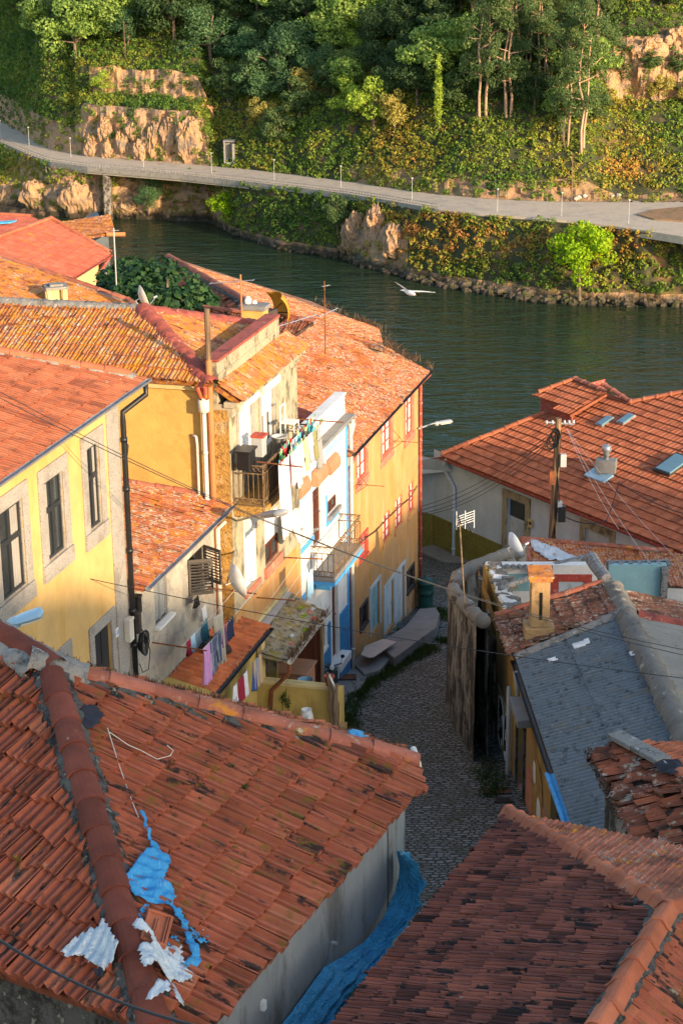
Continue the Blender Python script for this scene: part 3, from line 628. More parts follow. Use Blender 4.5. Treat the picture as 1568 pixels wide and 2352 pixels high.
mb = MB(); mb.tube([FO.pt(sp+.5, zb-.2, .1), FO.pt(sp+.75, zb-.55, .12), FO.pt(sp+.95, zb-.95, .12), FO.pt(sp+.8, zb-1.35, .12), FO.pt(sp+.5, zb-1.3, .1), FO.pt(sp+.3, zb-1.0, .12)], .011, 5)
tag(mb.build('cable', M['black']), 'thin black cable looping across the stone house wall near the downpipe', 'cable')
# ---------------------------------------------------------------- stone house with lichened roof
sS0 = sY1+.06; sS1 = FO.s_at(497, 58.5)
sto = thing('stone_house', FO.pt(sS1, 52.5, -3), 'patched stone house with louvred shutters under a lichen spotted orange roof', 'house')
E3 = FO.px(537, 1150, .38)
plS = rplane(E3, dF, 1, 14)
t1, t2 = on(plS, (290, 1108), (470, 1136)); vb3 = (t1-E3).normalized()
e3near = E3 - dF*(sS1-sS0+.25)
tile_roof('roof', plS, [e3near, E3, E3+vb3*6, e3near+vb3*6], M['tile_spot'], sto, prof='s', seed=21, sag=.015)
ridge('ridge', [E3+vb3*6+ZU*.03, E3+vb3*.15+ZU*.03], M['ridge_old'], sto, seg=.45, r=.12)
mortar_strip('mortar_bed', [E3+vb3*6, E3+vb3*.1], M['mortar'], sto, w=.14, h=.06, drop=0)
gutter('gutter', e3near+nF*.07-ZU*.03, E3+nF*.07-ZU*.03, 'zinc', sto, r=.08)
mb = MB()
ST1 = fr(353, 384, 1346, 1443); ST2 = fr(430, 468, 1287, 1371)
DS1 = None
FO.wall(mb, sS0, sS1, 44, E3.z-.12, [ST1, ST2], depth=.25); shell(mb, FO, sS0, sS1, 44, E3.z-.1, 6)
mb.build('wall', M['stonewall'], sto)
shw = window(FO, sto, ST1, 'frame_dark', None, rec=.12, cols=2, rows=1, fw=.05, name='window')
for (x0, x1) in ((ST1[0]+.03, (ST1[0]+ST1[1])/2-.01), ((ST1[0]+ST1[1])/2+.01, ST1[1]-.03)):
    shutter(FO, shw, (x0, x1, ST1[2]+.02, ST1[3]-.02), 'shutter_grey', rec=.06, pitch=.07, name='louvred_shutter')
mb = MB(); FO.box(mb, ST1[0]-.1, ST1[1]+.15, ST1[2]-.07, ST1[2]-.005, -.1, .14); mb.build('sill', M['white_paint'], shw)
ow = window(FO, sto, ST2, 'frame_dark', None, rec=.16, cols=2, rows=2, fw=.05, pane='void')
def leaf_shutter(face, parent, s, z0, z1, w, ang, mat):
    """open louvred leaf hinged at s, swung out by ang"""
    t = math.radians(ang); d = face.d*math.cos(t)+face.n*math.sin(t); nn = face.n*math.cos(t)-face.d*math.sin(t)
    f2 = Face(face.pt(s, 0, .02), d, nn); mb = MB()
    f2.box(mb, 0, .05, z0, z1, -.02, .02); f2.box(mb, w-.05, w, z0, z1, -.02, .02); f2.box(mb, .05, w-.05, z0, z0+.07, -.02, .02); f2.box(mb, .05, w-.05, z1-.07, z1, -.02, .02)
    k = int((z1-z0-.14)/.07)
    for i in range(k):
        z = z0+.07+(z1-z0-.14)*(i+.5)/k; c = f2.pt(w/2, z, 0); mb.box(c, f2.d*(w/2-.05), (f2.n*.02+ZU*.022), (ZU*.006-f2.n*.005))
    return mb.build('louvred_shutter', M[mat], parent)
leaf_shutter(FO, ow, ST2[0], ST2[2], ST2[3], (ST2[1]-ST2[0])*.52, 62, 'shutter_brown')
leaf_shutter(FO, ow, ST2[1], ST2[2], ST2[3], (ST2[1]-ST2[0])*.52, 118, 'shutter_brown')
mb = MB(); FO.box(mb, ST2[0]-.1, ST2[1]+.1, ST2[2]-.16, ST2[2]-.005, -.1, .12); mb.build('sill', M['granite'], ow)
q = FO.pt(sS1-.12, 0, .12)
pipe('downpipe', [E3+nF*.05-ZU*.1-dF*.05, E3+nF*.05-ZU*.25-dF*.05, FO.pt(sS1-.12, E3.z-.6, .1), FO.pt(sS1-.12, 54.0, .1)], .06, 'pipe_white', sto, 3)
# ---------------------------------------------------------------- house behind: warm yellow gable wall under the rusty coloured roof
CF = cross_face(sS1)                              # faces the camera
sB1 = FO.s_at(500, 60)
gab = thing('gable_house', FO.pt(sS1, 53, -4), 'warm yellow blank walled house under an orange lichened tiled roof with red painted hip', 'house')
CG = cross_face(sS1+.02)
zG = CG.sz(480, 885)[1]
mb = MB(); CG.wall(mb, -14, -.02, 44, zG)
for k in (0,):
    a = CG.pt(-14, 0); b = CG.pt(-.02, 0)
    for p, q_, z_ in ((b, b+dF*5.5, zG), (b+dF*5.5, a+dF*5.5, zG-1.5), (a+dF*5.5, a, zG-1.5)):
        mb.face([V((p.x, p.y, 44)), V((q_.x, q_.y, 44)), V((q_.x, q_.y, z_)), V((p.x, p.y, z_))])
mb.build('wall', M['yellow_warm'], gab)
mb = MB(); CG.box(mb, -14, .0, zG-.12, zG, -.02, .10); mb.build('cornice', M['ochre_light'], gab)
P2 = CG.px(488, 878, .26)
eg = -nF
plG = rplane(P2, eg, -1, 21)
if plG[2].dot(dF) < 0: plG = rplane(P2, eg, 1, 21)
tl, tr = on(plG, (-20, 688), (328, 704)); 
P2l = P2 + eg*14
k = ((tr-P2).dot(plG[2]))
rl = tr + eg*12
tile_roof('roof', plG, [P2, P2l, rl, tr], M['tile_orange'], gab, prof='s', seed=31, sag=.05, jit=1.3, tw=.21, gl=.40, lift=.04, hs=1.6)
mortar_strip('ridge', [rl, tr+V((0, 0, .03))], M['mortar'], gab, w=.16, h=.10)
mortar_strip('hip', [tr+ZU*.05, P2+ZU*.03-dF*.05], M['mortar_red'], gab, w=.22, h=.13)
# hip face towards the alley
h1 = tr; h0 = P2; h2 = None
P2b = P2-nF*.42-ZU*.02
plH = plane3(tr, P2b, P2b+dF*3)
tile_roof('side_roof', plH, [P2b, P2b+dF*6.2, tr+(P2b+dF*6.2-tr)*.02+dF*0.1, tr], M['tile_orange'], gab, prof='s', seed=33, sag=.03)
mortar_strip('back_hip', [tr+ZU*.03, P2b+dF*6.2], M['mortar_red'], gab, w=.24, h=.10)
# pipes on the gable wall
zt = CG.sz(470, 905)[1]; su = CG.s_at(472, zt)
mb = MB(); mb.tube([CG.pt(su, zt-.05, .16), CG.pt(su, 55, .16)], .055, 10); mb.lathe(CG.pt(su, zt-.08, .16), [(.06, -.35), (.14, -.3), (.14, 0), (.12, 0)], 12)
for z in (zt-1.4, zt-3): mb.tube([CG.pt(su, z, .16), CG.pt(su, z-.06, .16)], .068, 10)
mb.build('downpipe', M['pipe_white'], gab, smooth=True)
mb = MB()
for a in (-.1, 0, .1): mb.tube([CG.pt(su+a, zt+.25, .2+abs(a)), CG.pt(su+a*.5, zt-.05, .16)], .05, 8)
mb.build('tile_spout', M['tile_red'], gab)
su2 = CG.s_at(459, 60.5); z2 = CG.sz(459, 1010)[1]
pipe('vent_pipe', [CG.pt(su2-.12, z2+.12, .05), CG.pt(su2-.02, z2+.1, .1), CG.pt(su2, z2-.1, .1), CG.pt(su2, 57, .1)], .035, 'pipe_white', gab)
# ---------------------------------------------------------------- parapet house: white shutters, long balcony
sP0 = sS1+.04; sP1 = FO.s_at(656, 57)
par = thing('balcony_house', FO.pt((sP0+sP1)/2, 52, -3), 'pale stone fronted house with white roller shutters and a mossy parapet, beside blue house', 'house')
PO = .42                                           # its front stands proud of the stone house
FP = Face(FO.pt(0, 0, PO), dF, nF)
zc = FP.sz(600, 858)[1]; a_l = FP.s_at(531, zc)
sp1 = FP.s_at(642, zc)
mb = MB()
def fp(u0, u1, vt, vb_): return FP.rect(u0, u1, vt, vb_)
D1 = fp(546, 578, 943, 1062); D2 = fp(597, 626, 905, 1040)
L1r = fp(559, 590, 1214, 1365); L2r = fp(607, 640, 1192, 1306)
sq0 = sP0; sq1 = sP1
FP.wall(mb, sq0, sq1, 44, zc-.12, [D1, D2, L1r, L2r], depth=.2); shell(mb, FP, sq0, sq1, 44, zc-.1, 7)
mb.build('wall', M['granite_moss'], par)
# lower ochre wash of the facade
mb = MB(); zl = FP.sz(600, 1330)[1]; FP.box(mb, sq0+.02, sq1-.02, 46, L1r[2]-.3, -.05, .012); mb.build('lower_wall', M['orange'], par)
C2 = Face(FP.pt(sq0, 0, 0), nF, -dF)
mb = MB(); C2.box(mb, -.5, -.01, 45, zc-.25, -.1, .02); mb.build('side_wall', M['ochre_rough'], par)
for r in (D1, D2):
    mb = MB(); surround(FP, mb, r, .16, o1=.04); mb.build('door_surround', M['granite'], par, bevel=.01)
shutter(FP, par, D1, 'white_paint'); 
r = D2; zs = r[3]-(r[3]-r[2])*.36
shutter(FP, par, (r[0], r[1], zs, r[3]), 'white_paint')
window(FP, par, (r[0], r[1], r[2], zs), 'white_paint', None, rec=.15, cols=2, rows=1, fw=.1, name='balcony_door')
def roll_box(face, s0, s1, z, mat, parent, r=.17, name='shutter_box'):
    mb = MB(); n = 12; sec = [(math.sin(i/n*math.pi*1.15-.15)*r, math.cos(i/n*math.pi*1.15-.15)*r) for i in range(n+1)]+[(0, -r)]
    poly = [face.pt(s0, z+y, max(0, x)+.012) for x, y in sec]; mb.prism(poly, face.d*(s1-s0)); return mb.build(name, M[mat], parent)
roll_box(FP, D1[0]-.1, D1[1]+.1, D1[3]+.15, 'white_wash', par, .2); roll_box(FP, D2[0]-.1, D2[1]+.1, D2[3]+.15, 'white_wash', par, .2)
shutter(FP, par, L1r, 'white_paint'); roll_box(FP, L1r[0]-.08, L1r[1]+.08, L1r[3]+.1, 'white_wash', par, .18)
r = L2r; zs = r[2]+(r[3]-r[2])*.42
shutter(FP, par, (r[0], r[1], zs, r[3]), 'white_paint')
wl = window(FP, par, (r[0], r[1], r[2], zs), 'door_brown', None, rec=.15, cols=2, rows=1, fw=.07)
mb = MB(); FP.box(mb, r[0]-.12, r[1]+.12, r[2]-.3, r[2]-.01, -.1, .07); mb.build('sill', M['pink_paint'], wl)
mb = MB(); FP.box(mb, L1r[0]-.12, L1r[1]+.12, L1r[2]-.14, L1r[2]-.01, -.1, .07); mb.build('threshold', M['pink_paint'], par)
mb = MB(); FP.box(mb, sq0, sq1-.02, zc-.42, zc-.18, -.1, .10); FP.box(mb, sq0-.05, sq1, zc-.18, zc-.04, -.1, .25); mb.build('cornice', M['granite_moss'], par, bevel=.01)
# small tiled skirt, parapet behind
zp0 = FP.sz(575, 838, -.55)[1]
sk0 = FP.pt(sq0, zc, .3); sk1 = FP.pt(sq1, zc, .3)
zk_ = FP.sz(515, 870, -.27)[1]
plK = plane3(sk0, sk1, FP.pt(sq0, zk_, -.28))
tile_roof('skirt_roof', plK, [sk0, sk1, FP.pt(sq1, zk_, -.28), FP.pt(sq0, zk_, -.28)], M['tile_orange'], par, prof='s', seed=41, gl=.32)
zp1 = FP.sz(508, 819, -.27)[1]
pe = FP.s_at(636, zp1, -.27)
mb = MB(); FP.box(mb, sq0+.02, pe-.32, 57, zp1-.04, -.55, -.27); FP.box(mb, sq0+.0, pe-.32, zp1-.42, zp1-.36, -.56, -.245)
FP.box(mb, pe-.318, pe+.03, 57, zp1-.045, -.58, -.23); mb.build('parapet', M['granite_moss'], par, bevel=.01)
mb = MB(); FP.box(mb, sq0-.02, pe+.05, zp1-.038, zp1+.03, -.60, -.21); mb.build('coping', M['mortar_red'], par)
pipe('downpipe', [C2.pt(-.42, zc+1.0, .1), C2.pt(-.42, zc-.8, .1), C2.pt(-.42, 50, .1)], .075, 'pipe_orange', par, 4)
mb = MB(); pt_ = C2.pt(-.42, zc+.9, .1); mb.tube([pt_, pt_+ZU*1.35], .07, 10); mb.build('flue', M['wood_pole'], par)
# balcony
bz = FP.sz(537, 1158)[1]; rt = FP.sz(537, 1063)[1]
bo = .78; b0 = FP.s_at(536, bz); b1 = b0+3.7; BAL0, BALR, BALZ = b0, rt, bz
bal = MB(); FP.box(bal, b0-.06, b1, bz-.13, bz, .0, bo+.08); FP.box(bal, b0, b1-.1, bz-.3, bz-.13, .0, bo-.1)
ba = bal.build('balcony', M['ochre_rough'], par, bevel=.02)
mb = MB()
def rail_run(P, Q, n, z0, z1, r=.011, scroll=True):
    for i in range(n+1):
        p = P+(Q-P)*(i/n); mb.tube([p+ZU*(z0+.16), p+ZU*(z1-.2)], r, 4)
    for z in (z0+.03, z0+.18, z1-.2, z1): mb.tube([P+ZU*z, Q+ZU*z], .016 if z < z1 else .024, 5)
    if scroll:
        for i in range(n):
            p = P+(Q-P)*((i+.5)/n); a = (Q-P).normalized()
            for zc_, rr in ((z0+.105, .055), (z1-.10, .075)):
                mb.tube([p+a*(rr*math.cos(t/6*math.pi)*(1-t/16))+ZU*(zc_+rr*math.sin(t/6*math.pi)*(1-t/16)) for t in range(11)], .010, 4)
z0 = bz; z1 = rt
A = V((0, 0, 0))
pA = FP.pt(b0, 0, .02); pB = FP.pt(b0, 0, bo); pC = FP.pt(b1, 0, bo); pD = FP.pt(b1, 0, .02)
rail_run(pA, pB, 6, z0, z1); rail_run(pB, pC, 30, z0, z1); rail_run(pC, pD, 6, z0, z1)
for p in (pA, pB, pC): mb.tube([p+ZU*z0, p+ZU*(z1+.05)], .022, 5)
mb.build('railing', M['rail_rust'], ba)
mb = MB(); FP.box(mb, b0+.25, b1-.3, bz+.02, rt-.08, bo-.05, bo-.035); mb.build('privacy_screen', M['black'], ba)
# ---------------------------------------------------------------- blue and white house
sB0 = sP1+.03; sB1 = FO.s_at(804, 53)
blu = thing('blue_house', FO.pt((sB0+sB1)/2, 51, -3), 'white house with bright blue bands and dado and terracotta shutter boxes', 'house')
BO = .12; FB = Face(FO.pt(0, 0, BO), dF, nF)
def fb(u0, u1, vt, vb_): return FB.rect(u0, u1, vt, vb_)
zb1 = FB.sz(794, 968)[1]; zpar = FB.sz(793, 908)[1]
sR = FB.s_at(796, zb1)
DB = fb(717, 737, 1118, 1262); B1 = fb(680, 714, 1146, 1262); B3 = fb(751, 773, 1090, 1186)
DL = fb(758, 773, 1322, 1524); BL = fb(730, 747, 1432, 1507)
mb = MB(); FB.wall(mb, sB0, sR, 44, zb1, [DB, B1, B3, DL, BL], depth=.22); shell(mb, FB, sB0, sR, 44, zb1, 7); mb.build('wall', M['white_wash'], blu)
mb = MB(); FB.box(mb, sB0, sR+.04, zb1+.01, zb1+.13, -.4, .16); FB.box(mb, sB0, sR+.06, zb1+.13, zb1+.22, -.4, .26); mb.build('cornice', M['concrete'], blu, bevel=.015)
mb = MB(); FB.box(mb, sB0, sR, zb1+.225, zpar, -.32, -.05); FB.box(mb, sB0, sR+.02, zpar+.002, zpar+.07, -.36, -.01); mb.build('parapet', M['white_wash'], blu, bevel=.015)
mb = MB()
FB.box(mb, sB0+.3, sR-.3, zb1-.42, zb1-.06, -.05, .02); FB.box(mb, sB0+.3, sR-.3, zb1-1.05, zb1-.86, -.05, .022); mb.build('frieze_band', M['blue_band'], blu)
mb = MB()
FB.box(mb, sB0-.005, sB0+.22, 47, zb1-1.1, -.05, .03); FB.box(mb, sR-.17, sR+.004, 47, zb1-.02, -.05, .03)
zm = DL[3]+.18
FB.box(mb, sB0+.22, DL[0]-.1, zm, zm+.25, -.05, .024); FB.box(mb, DL[1]+.12, sR-.17, zm+.1, zm+.3, -.05, .024)
for r in (B1, B3):
    FB.box(mb, r[0]-.2, r[1]+.2, r[2]-.3, r[2]-.13, -.05, .028); FB.box(mb, r[0]-.2, r[0]-.06, r[2]-.12, r[3]-.6, -.05, .02)
mb.build('blue_bands', M['blue_trim'], blu)
zd = FB.sz(735, 1455)[1]
mb = MB(); FB.box(mb, sB0+.02, BL[0]-.16, 47, zd, -.05, .04); FB.box(mb, BL[0]-.16, DL[0]-.14, 47, BL[2]-.2, -.05, .04); FB.box(mb, BL[1]+.16, DL[0]-.14, BL[2]-.19, zd, -.05, .04); FB.box(mb, DL[1]+.22, sR-.175, 47, FB.sz(782, 1408)[1], -.05, .04); mb.build('dado', M['blue_rough'], blu)
shutter(FB, blu, B1, 'white_paint'); shutter(FB, blu, (B3[0], B3[1], B3[2]+(B3[3]-B3[2])*.28, B3[3]), 'white_paint')
w3 = window(FB, blu, (B3[0], B3[1], B3[2], B3[2]+(B3[3]-B3[2])*.28), 'door_brown', None, rec=.12, cols=2, rows=1, fw=.05)
mb = MB(); FB.box(mb, B3[0]-.15, B3[1]+.15, B3[2]-.12, B3[2]-.01, -.1, .12); mb.build('sill', M['concrete'], w3)
panel_door(FB, blu, DB, 'door_brown', .14, 4, name='balcony_door')
def awn(s0, s1, z, dpt=.30):
    mb = MB(); sec = [(0.012, -.2), (dpt*.8, -.2), (dpt, -.1), (dpt, .04), (dpt*.6, .2), (.012, .26)]
    mb.prism([FB.pt(s0, z+y, x) for x, y in sec], FB.d*(s1-s0)); mb.build('shutter_box', M['awning'], blu, bevel=.012)
awn(FB.s_at(679, B1[3]), FB.s_at(701, B1[3]), B1[3]+.2, .19); awn(FB.s_at(715, DB[3]), FB.s_at(738, DB[3]), DB[3]+.22, .23); awn(FB.s_at(749, B3[3]), FB.s_at(770, B3[3]), B3[3]+.2, .18)
dl = panel_door(FB, blu, DL, 'door_brown', .14, 4, knob='pipe_orange')
mb = MB(); surround(FB, mb, DL, .13, o1=.045); mb.build('door_surround', M['white_paint'], blu); 
mb = MB(); FB.box(mb, DL[0]-.2, DL[1]+.35, DL[2]-.25, DL[2]-.01, -.1, .35); mb.build('doorstep', M['white_paint'], blu)
wl = window(FB, blu, BL, 'door_brown', 'white_paint', .10, .1, 4, 3, pane='curtain', fw=.04, bw=.012, sill=.1)
# little balcony with iron railing
bz = FB.sz(713, 1334)[1]; bs0 = FB.s_at(713, bz); bs1 = bs0+3.0; bo = .72
zt = FB.sz(714, 1262)[1]
mb = MB(); FB.box(mb, bs0, bs1, bz, bz+.12, 0, bo); b2 = mb.build('balcony', M['concrete'], blu, bevel=.015)
mb = MB(); FB.box(mb, bs0-.01, bs1+.01, bz-.12, bz-.002, 0, bo+.01); FB.box(mb, bs0+.5, bs0+.7, bz-.45, bz-.12, 0, bo*.6); FB.box(mb, bs1-.7, bs1-.5, bz-.45, bz-.12, 0, bo*.6); mb.build('balcony_edge', M['blue_trim'], b2)
mb = MB(); pA = FB.pt(bs0+.04, 0, .02); pB = FB.pt(bs0+.04, 0, bo-.04); pC = FB.pt(bs1-.04, 0, bo-.04); pD = FB.pt(bs1-.04, 0, .02)
zA = bz+.12; zB = bz+1.05
rail_run(pA, pB, 4, zA, zB, .012); rail_run(pB, pC, 16, zA, zB, .012); rail_run(pC, pD, 4, zA, zB, .012)
mb.build('railing', M['rail_rust'], b2)
pipe('downpipe', [FB.pt(sR+.02, zb1+.05, .2), FB.pt(sR+.02, zb1-.25, .12), FB.pt(sR+.02, 47.5, .12)], .055, 'pipe_white', blu, 4)
mb = MB(); mb.lathe(FB.pt(sR+.02, zb1-.15, .14), [(.055, -.25), (.14, .1), (.12, .1)], 10); mb.build('rainwater_head', M['pipe_white'], blu)
# low roof behind the parapet
Pb = FB.pt(sB0, zb1-.15, -.35); plB = rplane(Pb, dF, 1, 17)
tile_roof('roof', plB, [FB.pt(sB0, zb1-.15, -.35), FB.pt(sR+.3, zb1-.15, -.35), FB.pt(sR+.3, zb1-.15, -.35)+plB[2]*4.6, Pb+plB[2]*4.6], M['tile_red'], blu, prof='s', seed=51)
# ---------------------------------------------------------------- orange corner house
ora = thing('ochre_house', FO.pt(-3.5, 49.5, -3), 'tall ochre plastered corner house with red framed windows facing the alley', 'house')
s0 = sR+.16
EO = FO.px(984, 852, .32); zO = EO.z
plO = rplane(EO, dF, 1, 21)
top = on(plO, (886, 797), (848, 782), (716, 738), (610, 812))
e_n = EO - dF*(EO-FO.pt(s0-.3, 0)).dot(dF)
tile_roof('roof', plO, [e_n, EO, top[0], top[1], top[2], top[3], e_n+plO[2]*3.5], M['tile_lichen'], ora, prof='s', seed=61, sag=.03)
mortar_strip('valley_mortar', [top[2]+ZU*.04, top[3]+ZU*.04], M['mortar'], ora, w=.14, h=.06)
mortar_strip('verge_mortar', [EO+ZU*.0, top[0], top[1], top[2]], M['ridge_old'], ora, w=.10, h=.06)
gutter('gutter', e_n+nF*.06-ZU*.05, EO+nF*.06-ZU*.05+dF*.25, 'iron', ora, r=.06)
mb = MB()
top_w = [fr(818, 841, 1016, 1113), fr(876, 898, 972, 1056), fr(930, 947, 904, 1010)]
row2 = [fr(878, 896, 1189, 1252), fr(906.5, 924, 1153, 1222), fr(936, 950, 1118, 1186)]
row3 = [fr(826, 842, 1238, 1288)]
bars = [fr(827, 842, 1400, 1448), fr(935, 949, 1317, 1362)]
doors = [fr(850, 871, 1357, 1462), fr(882, 903, 1354, 1462), fr(907, 928, 1322, 1447)]
allh = top_w+row2+row3+bars+doors
zt = zO-.12
FO.wall(mb, s0, -.02, 44, zt, allh, depth=.22); shell(mb, FO, s0, -.02, 44, zt, 7.5)
mb.build('wall', M['orange'], ora)
mb = MB(); FO.box(mb, s0, .02, zt-.1, zt, -.1, .14); mb.build('cornice', M['ochre_dark'], ora)
for r in top_w: window(FO, ora, r, 'red_paint', 'pink_paint', .17, .1, 2, 3, 'curtain_white', fw=.055, bw=.025, sill=.26, so=.03)
for r in row2: window(FO, ora, r, 'red_paint', 'orange', .04, .1, 2, 3, 'curtain_white', fw=.06, bw=.022, sill=.16, so=.02)
for r in row3: window(FO, ora, r, 'red_paint', 'red_paint', .09, .1, 2, 2, 'curtain', fw=.05, bw=.025, sill=.1)
for r in bars:
    w = window(FO, ora, r, 'iron', 'frame_dark', .09, .12, 1, 1, 'void', fw=.03, sill=.08)
    mb = MB(); a, b, c, e = r; cx, cz = (a+b)/2, (c+e)/2
    for k in range(12):
        t = k*math.pi/6; L = (e-c)*.46; mb.tube([FO.pt(cx, cz, -.05), FO.pt(cx+math.cos(t)*L*.62, cz+math.sin(t)*L, -.05)], .014, 4)
    mb.tube([FO.pt(cx+.12*math.cos(t/8*math.pi), cz+.16*math.sin(t/8*math.pi), -.05) for t in range(17)], .014, 4)
    mb.build('grille', M['iron'], w)
dm = ['door_teal', 'door_pale', 'door_pale']
for r, m_ in zip(doors, dm):
    d = panel_door(FO, ora, r, m_, .16, 2)
    mb = MB(); surround(FO, mb, r, .12, o1=.03); mb.build('door_frame', M['door_pale'], d)
pipe('downpipe', [EO+nF*.05-ZU*.12+dF*.05, FO.pt(-.02, zt-.3, .09), FO.pt(-.02, 49.3, .09)], .055, 'pipe_red', ora, 7)
pipe('downpipe', [e_n+nF*.05-ZU*.1+dF*.3, FO.pt(s0+.12, zt-.55, .09), FO.pt(s0+.12, 49.6, .09)], .055, 'pipe_red', ora, 6)
# facade cables and clothes brackets
pts = [FO.px(u, v, .05) for u, v in ((958, 1116), (940, 1145), (915, 1166), (897, 1184), (888, 1190), (872, 1210), (860, 1222), (845, 1232), (825, 1248), (808, 1262))]
mb = MB(); mb.tube(pts, .018, 5); tag(mb.build('facade_cable', M['black']), 'black cable sagging across the ochre house facade', 'cable')
def bracket(u, v, face, label, L=1.1, w=.75):
    mb = MB(); p = face.px(u, v, .02); mb.tube([p-face.d*w*.0, p+face.n*L], .012, 5); mb.tube([p+ZU*.4, p+face.n*L*.4], .010, 5); mb.tube([p-ZU*.28, p+face.n*L*.4], .010, 5); mb.tube([p-face.d*.5+face.n*.12, p+face.d*.5+face.n*.12], .01, 5)
    return tag(mb.build('clothes_bracket', M['rust']), label, 'clothes bracket', 'rusty clothes brackets on the facades')
bracket(901, 1012, FO, 'rusty clothes bracket between the two upper right red windows of the ochre house', .9)
bracket(818, 1112, FO, 'rusty clothes bracket under the upper left red window of the ochre house', .9)
# ================================================================ foreground house (bottom left)
e24 = AZ(24)
fgh = thing('tiled_house', V((-3, 16, 55)), 'nearest hip roofed house with mossy red tiles and grey cement wall, bottom left', 'house')
APX = D(112, 1532, 20.5)
plF = rplane(APX, e24, 1, 22); P0, e_, s_, n_ = plF
A_ = on(plF, (967, 1800))[0]; Hb = on(plF, (352, 2352))[0]; RE = on(plF, (950, 1752))[0]
bE = (A_-APX).dot(s_); k = bE/((Hb-APX).dot(s_)); HL = APX+(Hb-APX)*k
tile_roof('roof', plF, [HL, A_, RE+(A_-RE)*.02, APX], M['tile_near'], fgh, tw=.215, gl=.355, prof='n', lift=.055, seed=5, sag=.03, jit=1.3, hs=1.7)
ridge('hip', [APX+(HL-APX)*1.0+ZU*.075, APX+ZU*.075+(Hb-APX).normalized()*.25], M['ridge_brown'], fgh, seg=.41, r=.155, flat=.85, taper=.84)
mortar_strip('hip_mortar', [APX+ZU*.03, HL+ZU*.03], M['mortar_dark_shade'], fgh, w=.185, h=.08, drop=.0)
# left face
e60 = AZ(-58)
nL = (HL-APX).cross(e60).normalized(); nL = nL if nL.z > 0 else -nL
sL = nL.cross(e60); sL = sL if sL.z > 0 else -sL
plL = (APX, e60, sL, nL)
q0 = on(plL, (-10, 2262), (332, 2352)); bL = (q0[1]-APX).dot(sL); kk = bL/((Hb-APX).dot(sL)); HL2 = APX+(Hb-APX)*kk
rdir = (on(plL, (-6, 1462))[0]-APX)
farL = HL2+e60*6.5
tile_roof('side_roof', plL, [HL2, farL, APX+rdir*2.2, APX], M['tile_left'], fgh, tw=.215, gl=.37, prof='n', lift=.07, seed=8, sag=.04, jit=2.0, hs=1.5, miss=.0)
ridge('ridge', [APX+rdir*2.2+ZU*.07, APX+ZU*.07-rdir.normalized()*.1], M['ridge_brown'], fgh, seg=.42, r=.145, flat=.85, taper=.92)
mortar_strip('ridge_mortar', [APX+rdir*2.2+ZU*.02, APX+ZU*.04], M['mortar'], fgh, w=.26, h=.10, drop=.02)
mortar_strip('apex_mortar', [APX-(RE-APX).normalized()*.2+ZU*.08, APX+(RE-APX).normalized()*.42+ZU*.05], M['mortar'], fgh, w=.17, h=.10, drop=0)
# back faces, seen at a grazing angle above the ridge
away = V((-(RE-APX).y, (RE-APX).x, 0)).normalized()
dn = away*.62-ZU*.16
plX = plane3(APX, RE, APX+dn)
tile_roof('back_roof', plX, [RE+dn, APX+dn, APX, RE], M['tile_bright'], fgh, tw=.215, gl=.36, prof='m', seed=9, sag=.02)
tops = [APX+(RE-APX)*x for x in (.05, .30, .56, .80, .99)]
ridge('verge_ridge', [p+ZU*.045 for p in (APX+(RE-APX)*.04, RE)], M['ridge_old'], fgh, seg=.52, r=.12, flat=.8, taper=.88, seed=12)
mortar_strip('verge_mortar', [p+ZU*.0+ (A_-RE).normalized()*.05 for p in (APX+(RE-APX)*.03, RE)], M['mortar_dark_shade'], fgh, w=.15, h=.08, drop=.02)
aw2 = V((rdir.y, -rdir.x, 0)).normalized(); aw2 = aw2 if aw2.y > 0 else -aw2
dn2 = aw2*.4-ZU*.2
plX2 = plane3(APX, APX+rdir, APX+dn2)
tile_roof('back_roof', plX2, [APX+dn2, APX+rdir*2.2+dn2, APX+rdir*2.2, APX], M['tile_bright'], fgh, tw=.215, gl=.36, seed=10)
# walls
mb = MB()
c1 = A_-e24*.32-V((e24.y, -e24.x, 0))*.22; c0 = HL-V((e24.y, -e24.x, 0))*.22
zt = A_.z-.09
def vwall(mb, a, b, z0, z1): mb.face([V((a.x, a.y, z0)), V((b.x, b.y, z0)), V((b.x, b.y, z1)), V((a.x, a.y, z1))])
vwall(mb, c0, c1, 44, zt)
c2 = V((RE.x, RE.y, 0))+away*.45-e24*.1; c3 = V((APX.x, APX.y, 0))+away*.45; c4 = c3+rdir*2
def swall(mb, a, b, za_, zb_): mb.face([V((a.x, a.y, 44)), V((b.x, b.y, 44)), V((b.x, b.y, zb_)), V((a.x, a.y, za_))])
swall(mb, c1, c2, zt, RE.z-.3); swall(mb, c2, c3, RE.z-.3, APX.z-.3); swall(mb, c3, c4, APX.z-.3, APX.z+rdir.z*2-.3)
HLf = farL
li = V((e60.y, -e60.x, 0)); li = li if li.y > 0 else -li
vwall(mb, c0, HL2+li*.3, 44, zt)
mb.build('wall', M['grey_render'], fgh)
mb = MB(); vwall(mb, HL2+li*.55, farL+li*.55, 44, HL2.z-.12); mb.build('side_wall', M['mortar_dark_shade'], fgh)  # deep shade of the narrow gap put into the wall colour
mb = MB(); p = c1+away*.0; mb.prism([V((c1.x, c1.y, 44))+x for x in (V((0, 0, 0)), -e24*.12+V((.012, -.004, 0)), V((.02, .01, 0)))], ZU*(zt-44)); mb.build('corner', M['concrete'], fgh)
gutter('gutter', c2+ZU*(RE.z-.22)-ZU*0+away*.05+e24*.0, V((c2.x, c2.y, RE.z-.2))-away*-.35+e24*.25, 'pipe_white', fgh, r=.06) if False else None
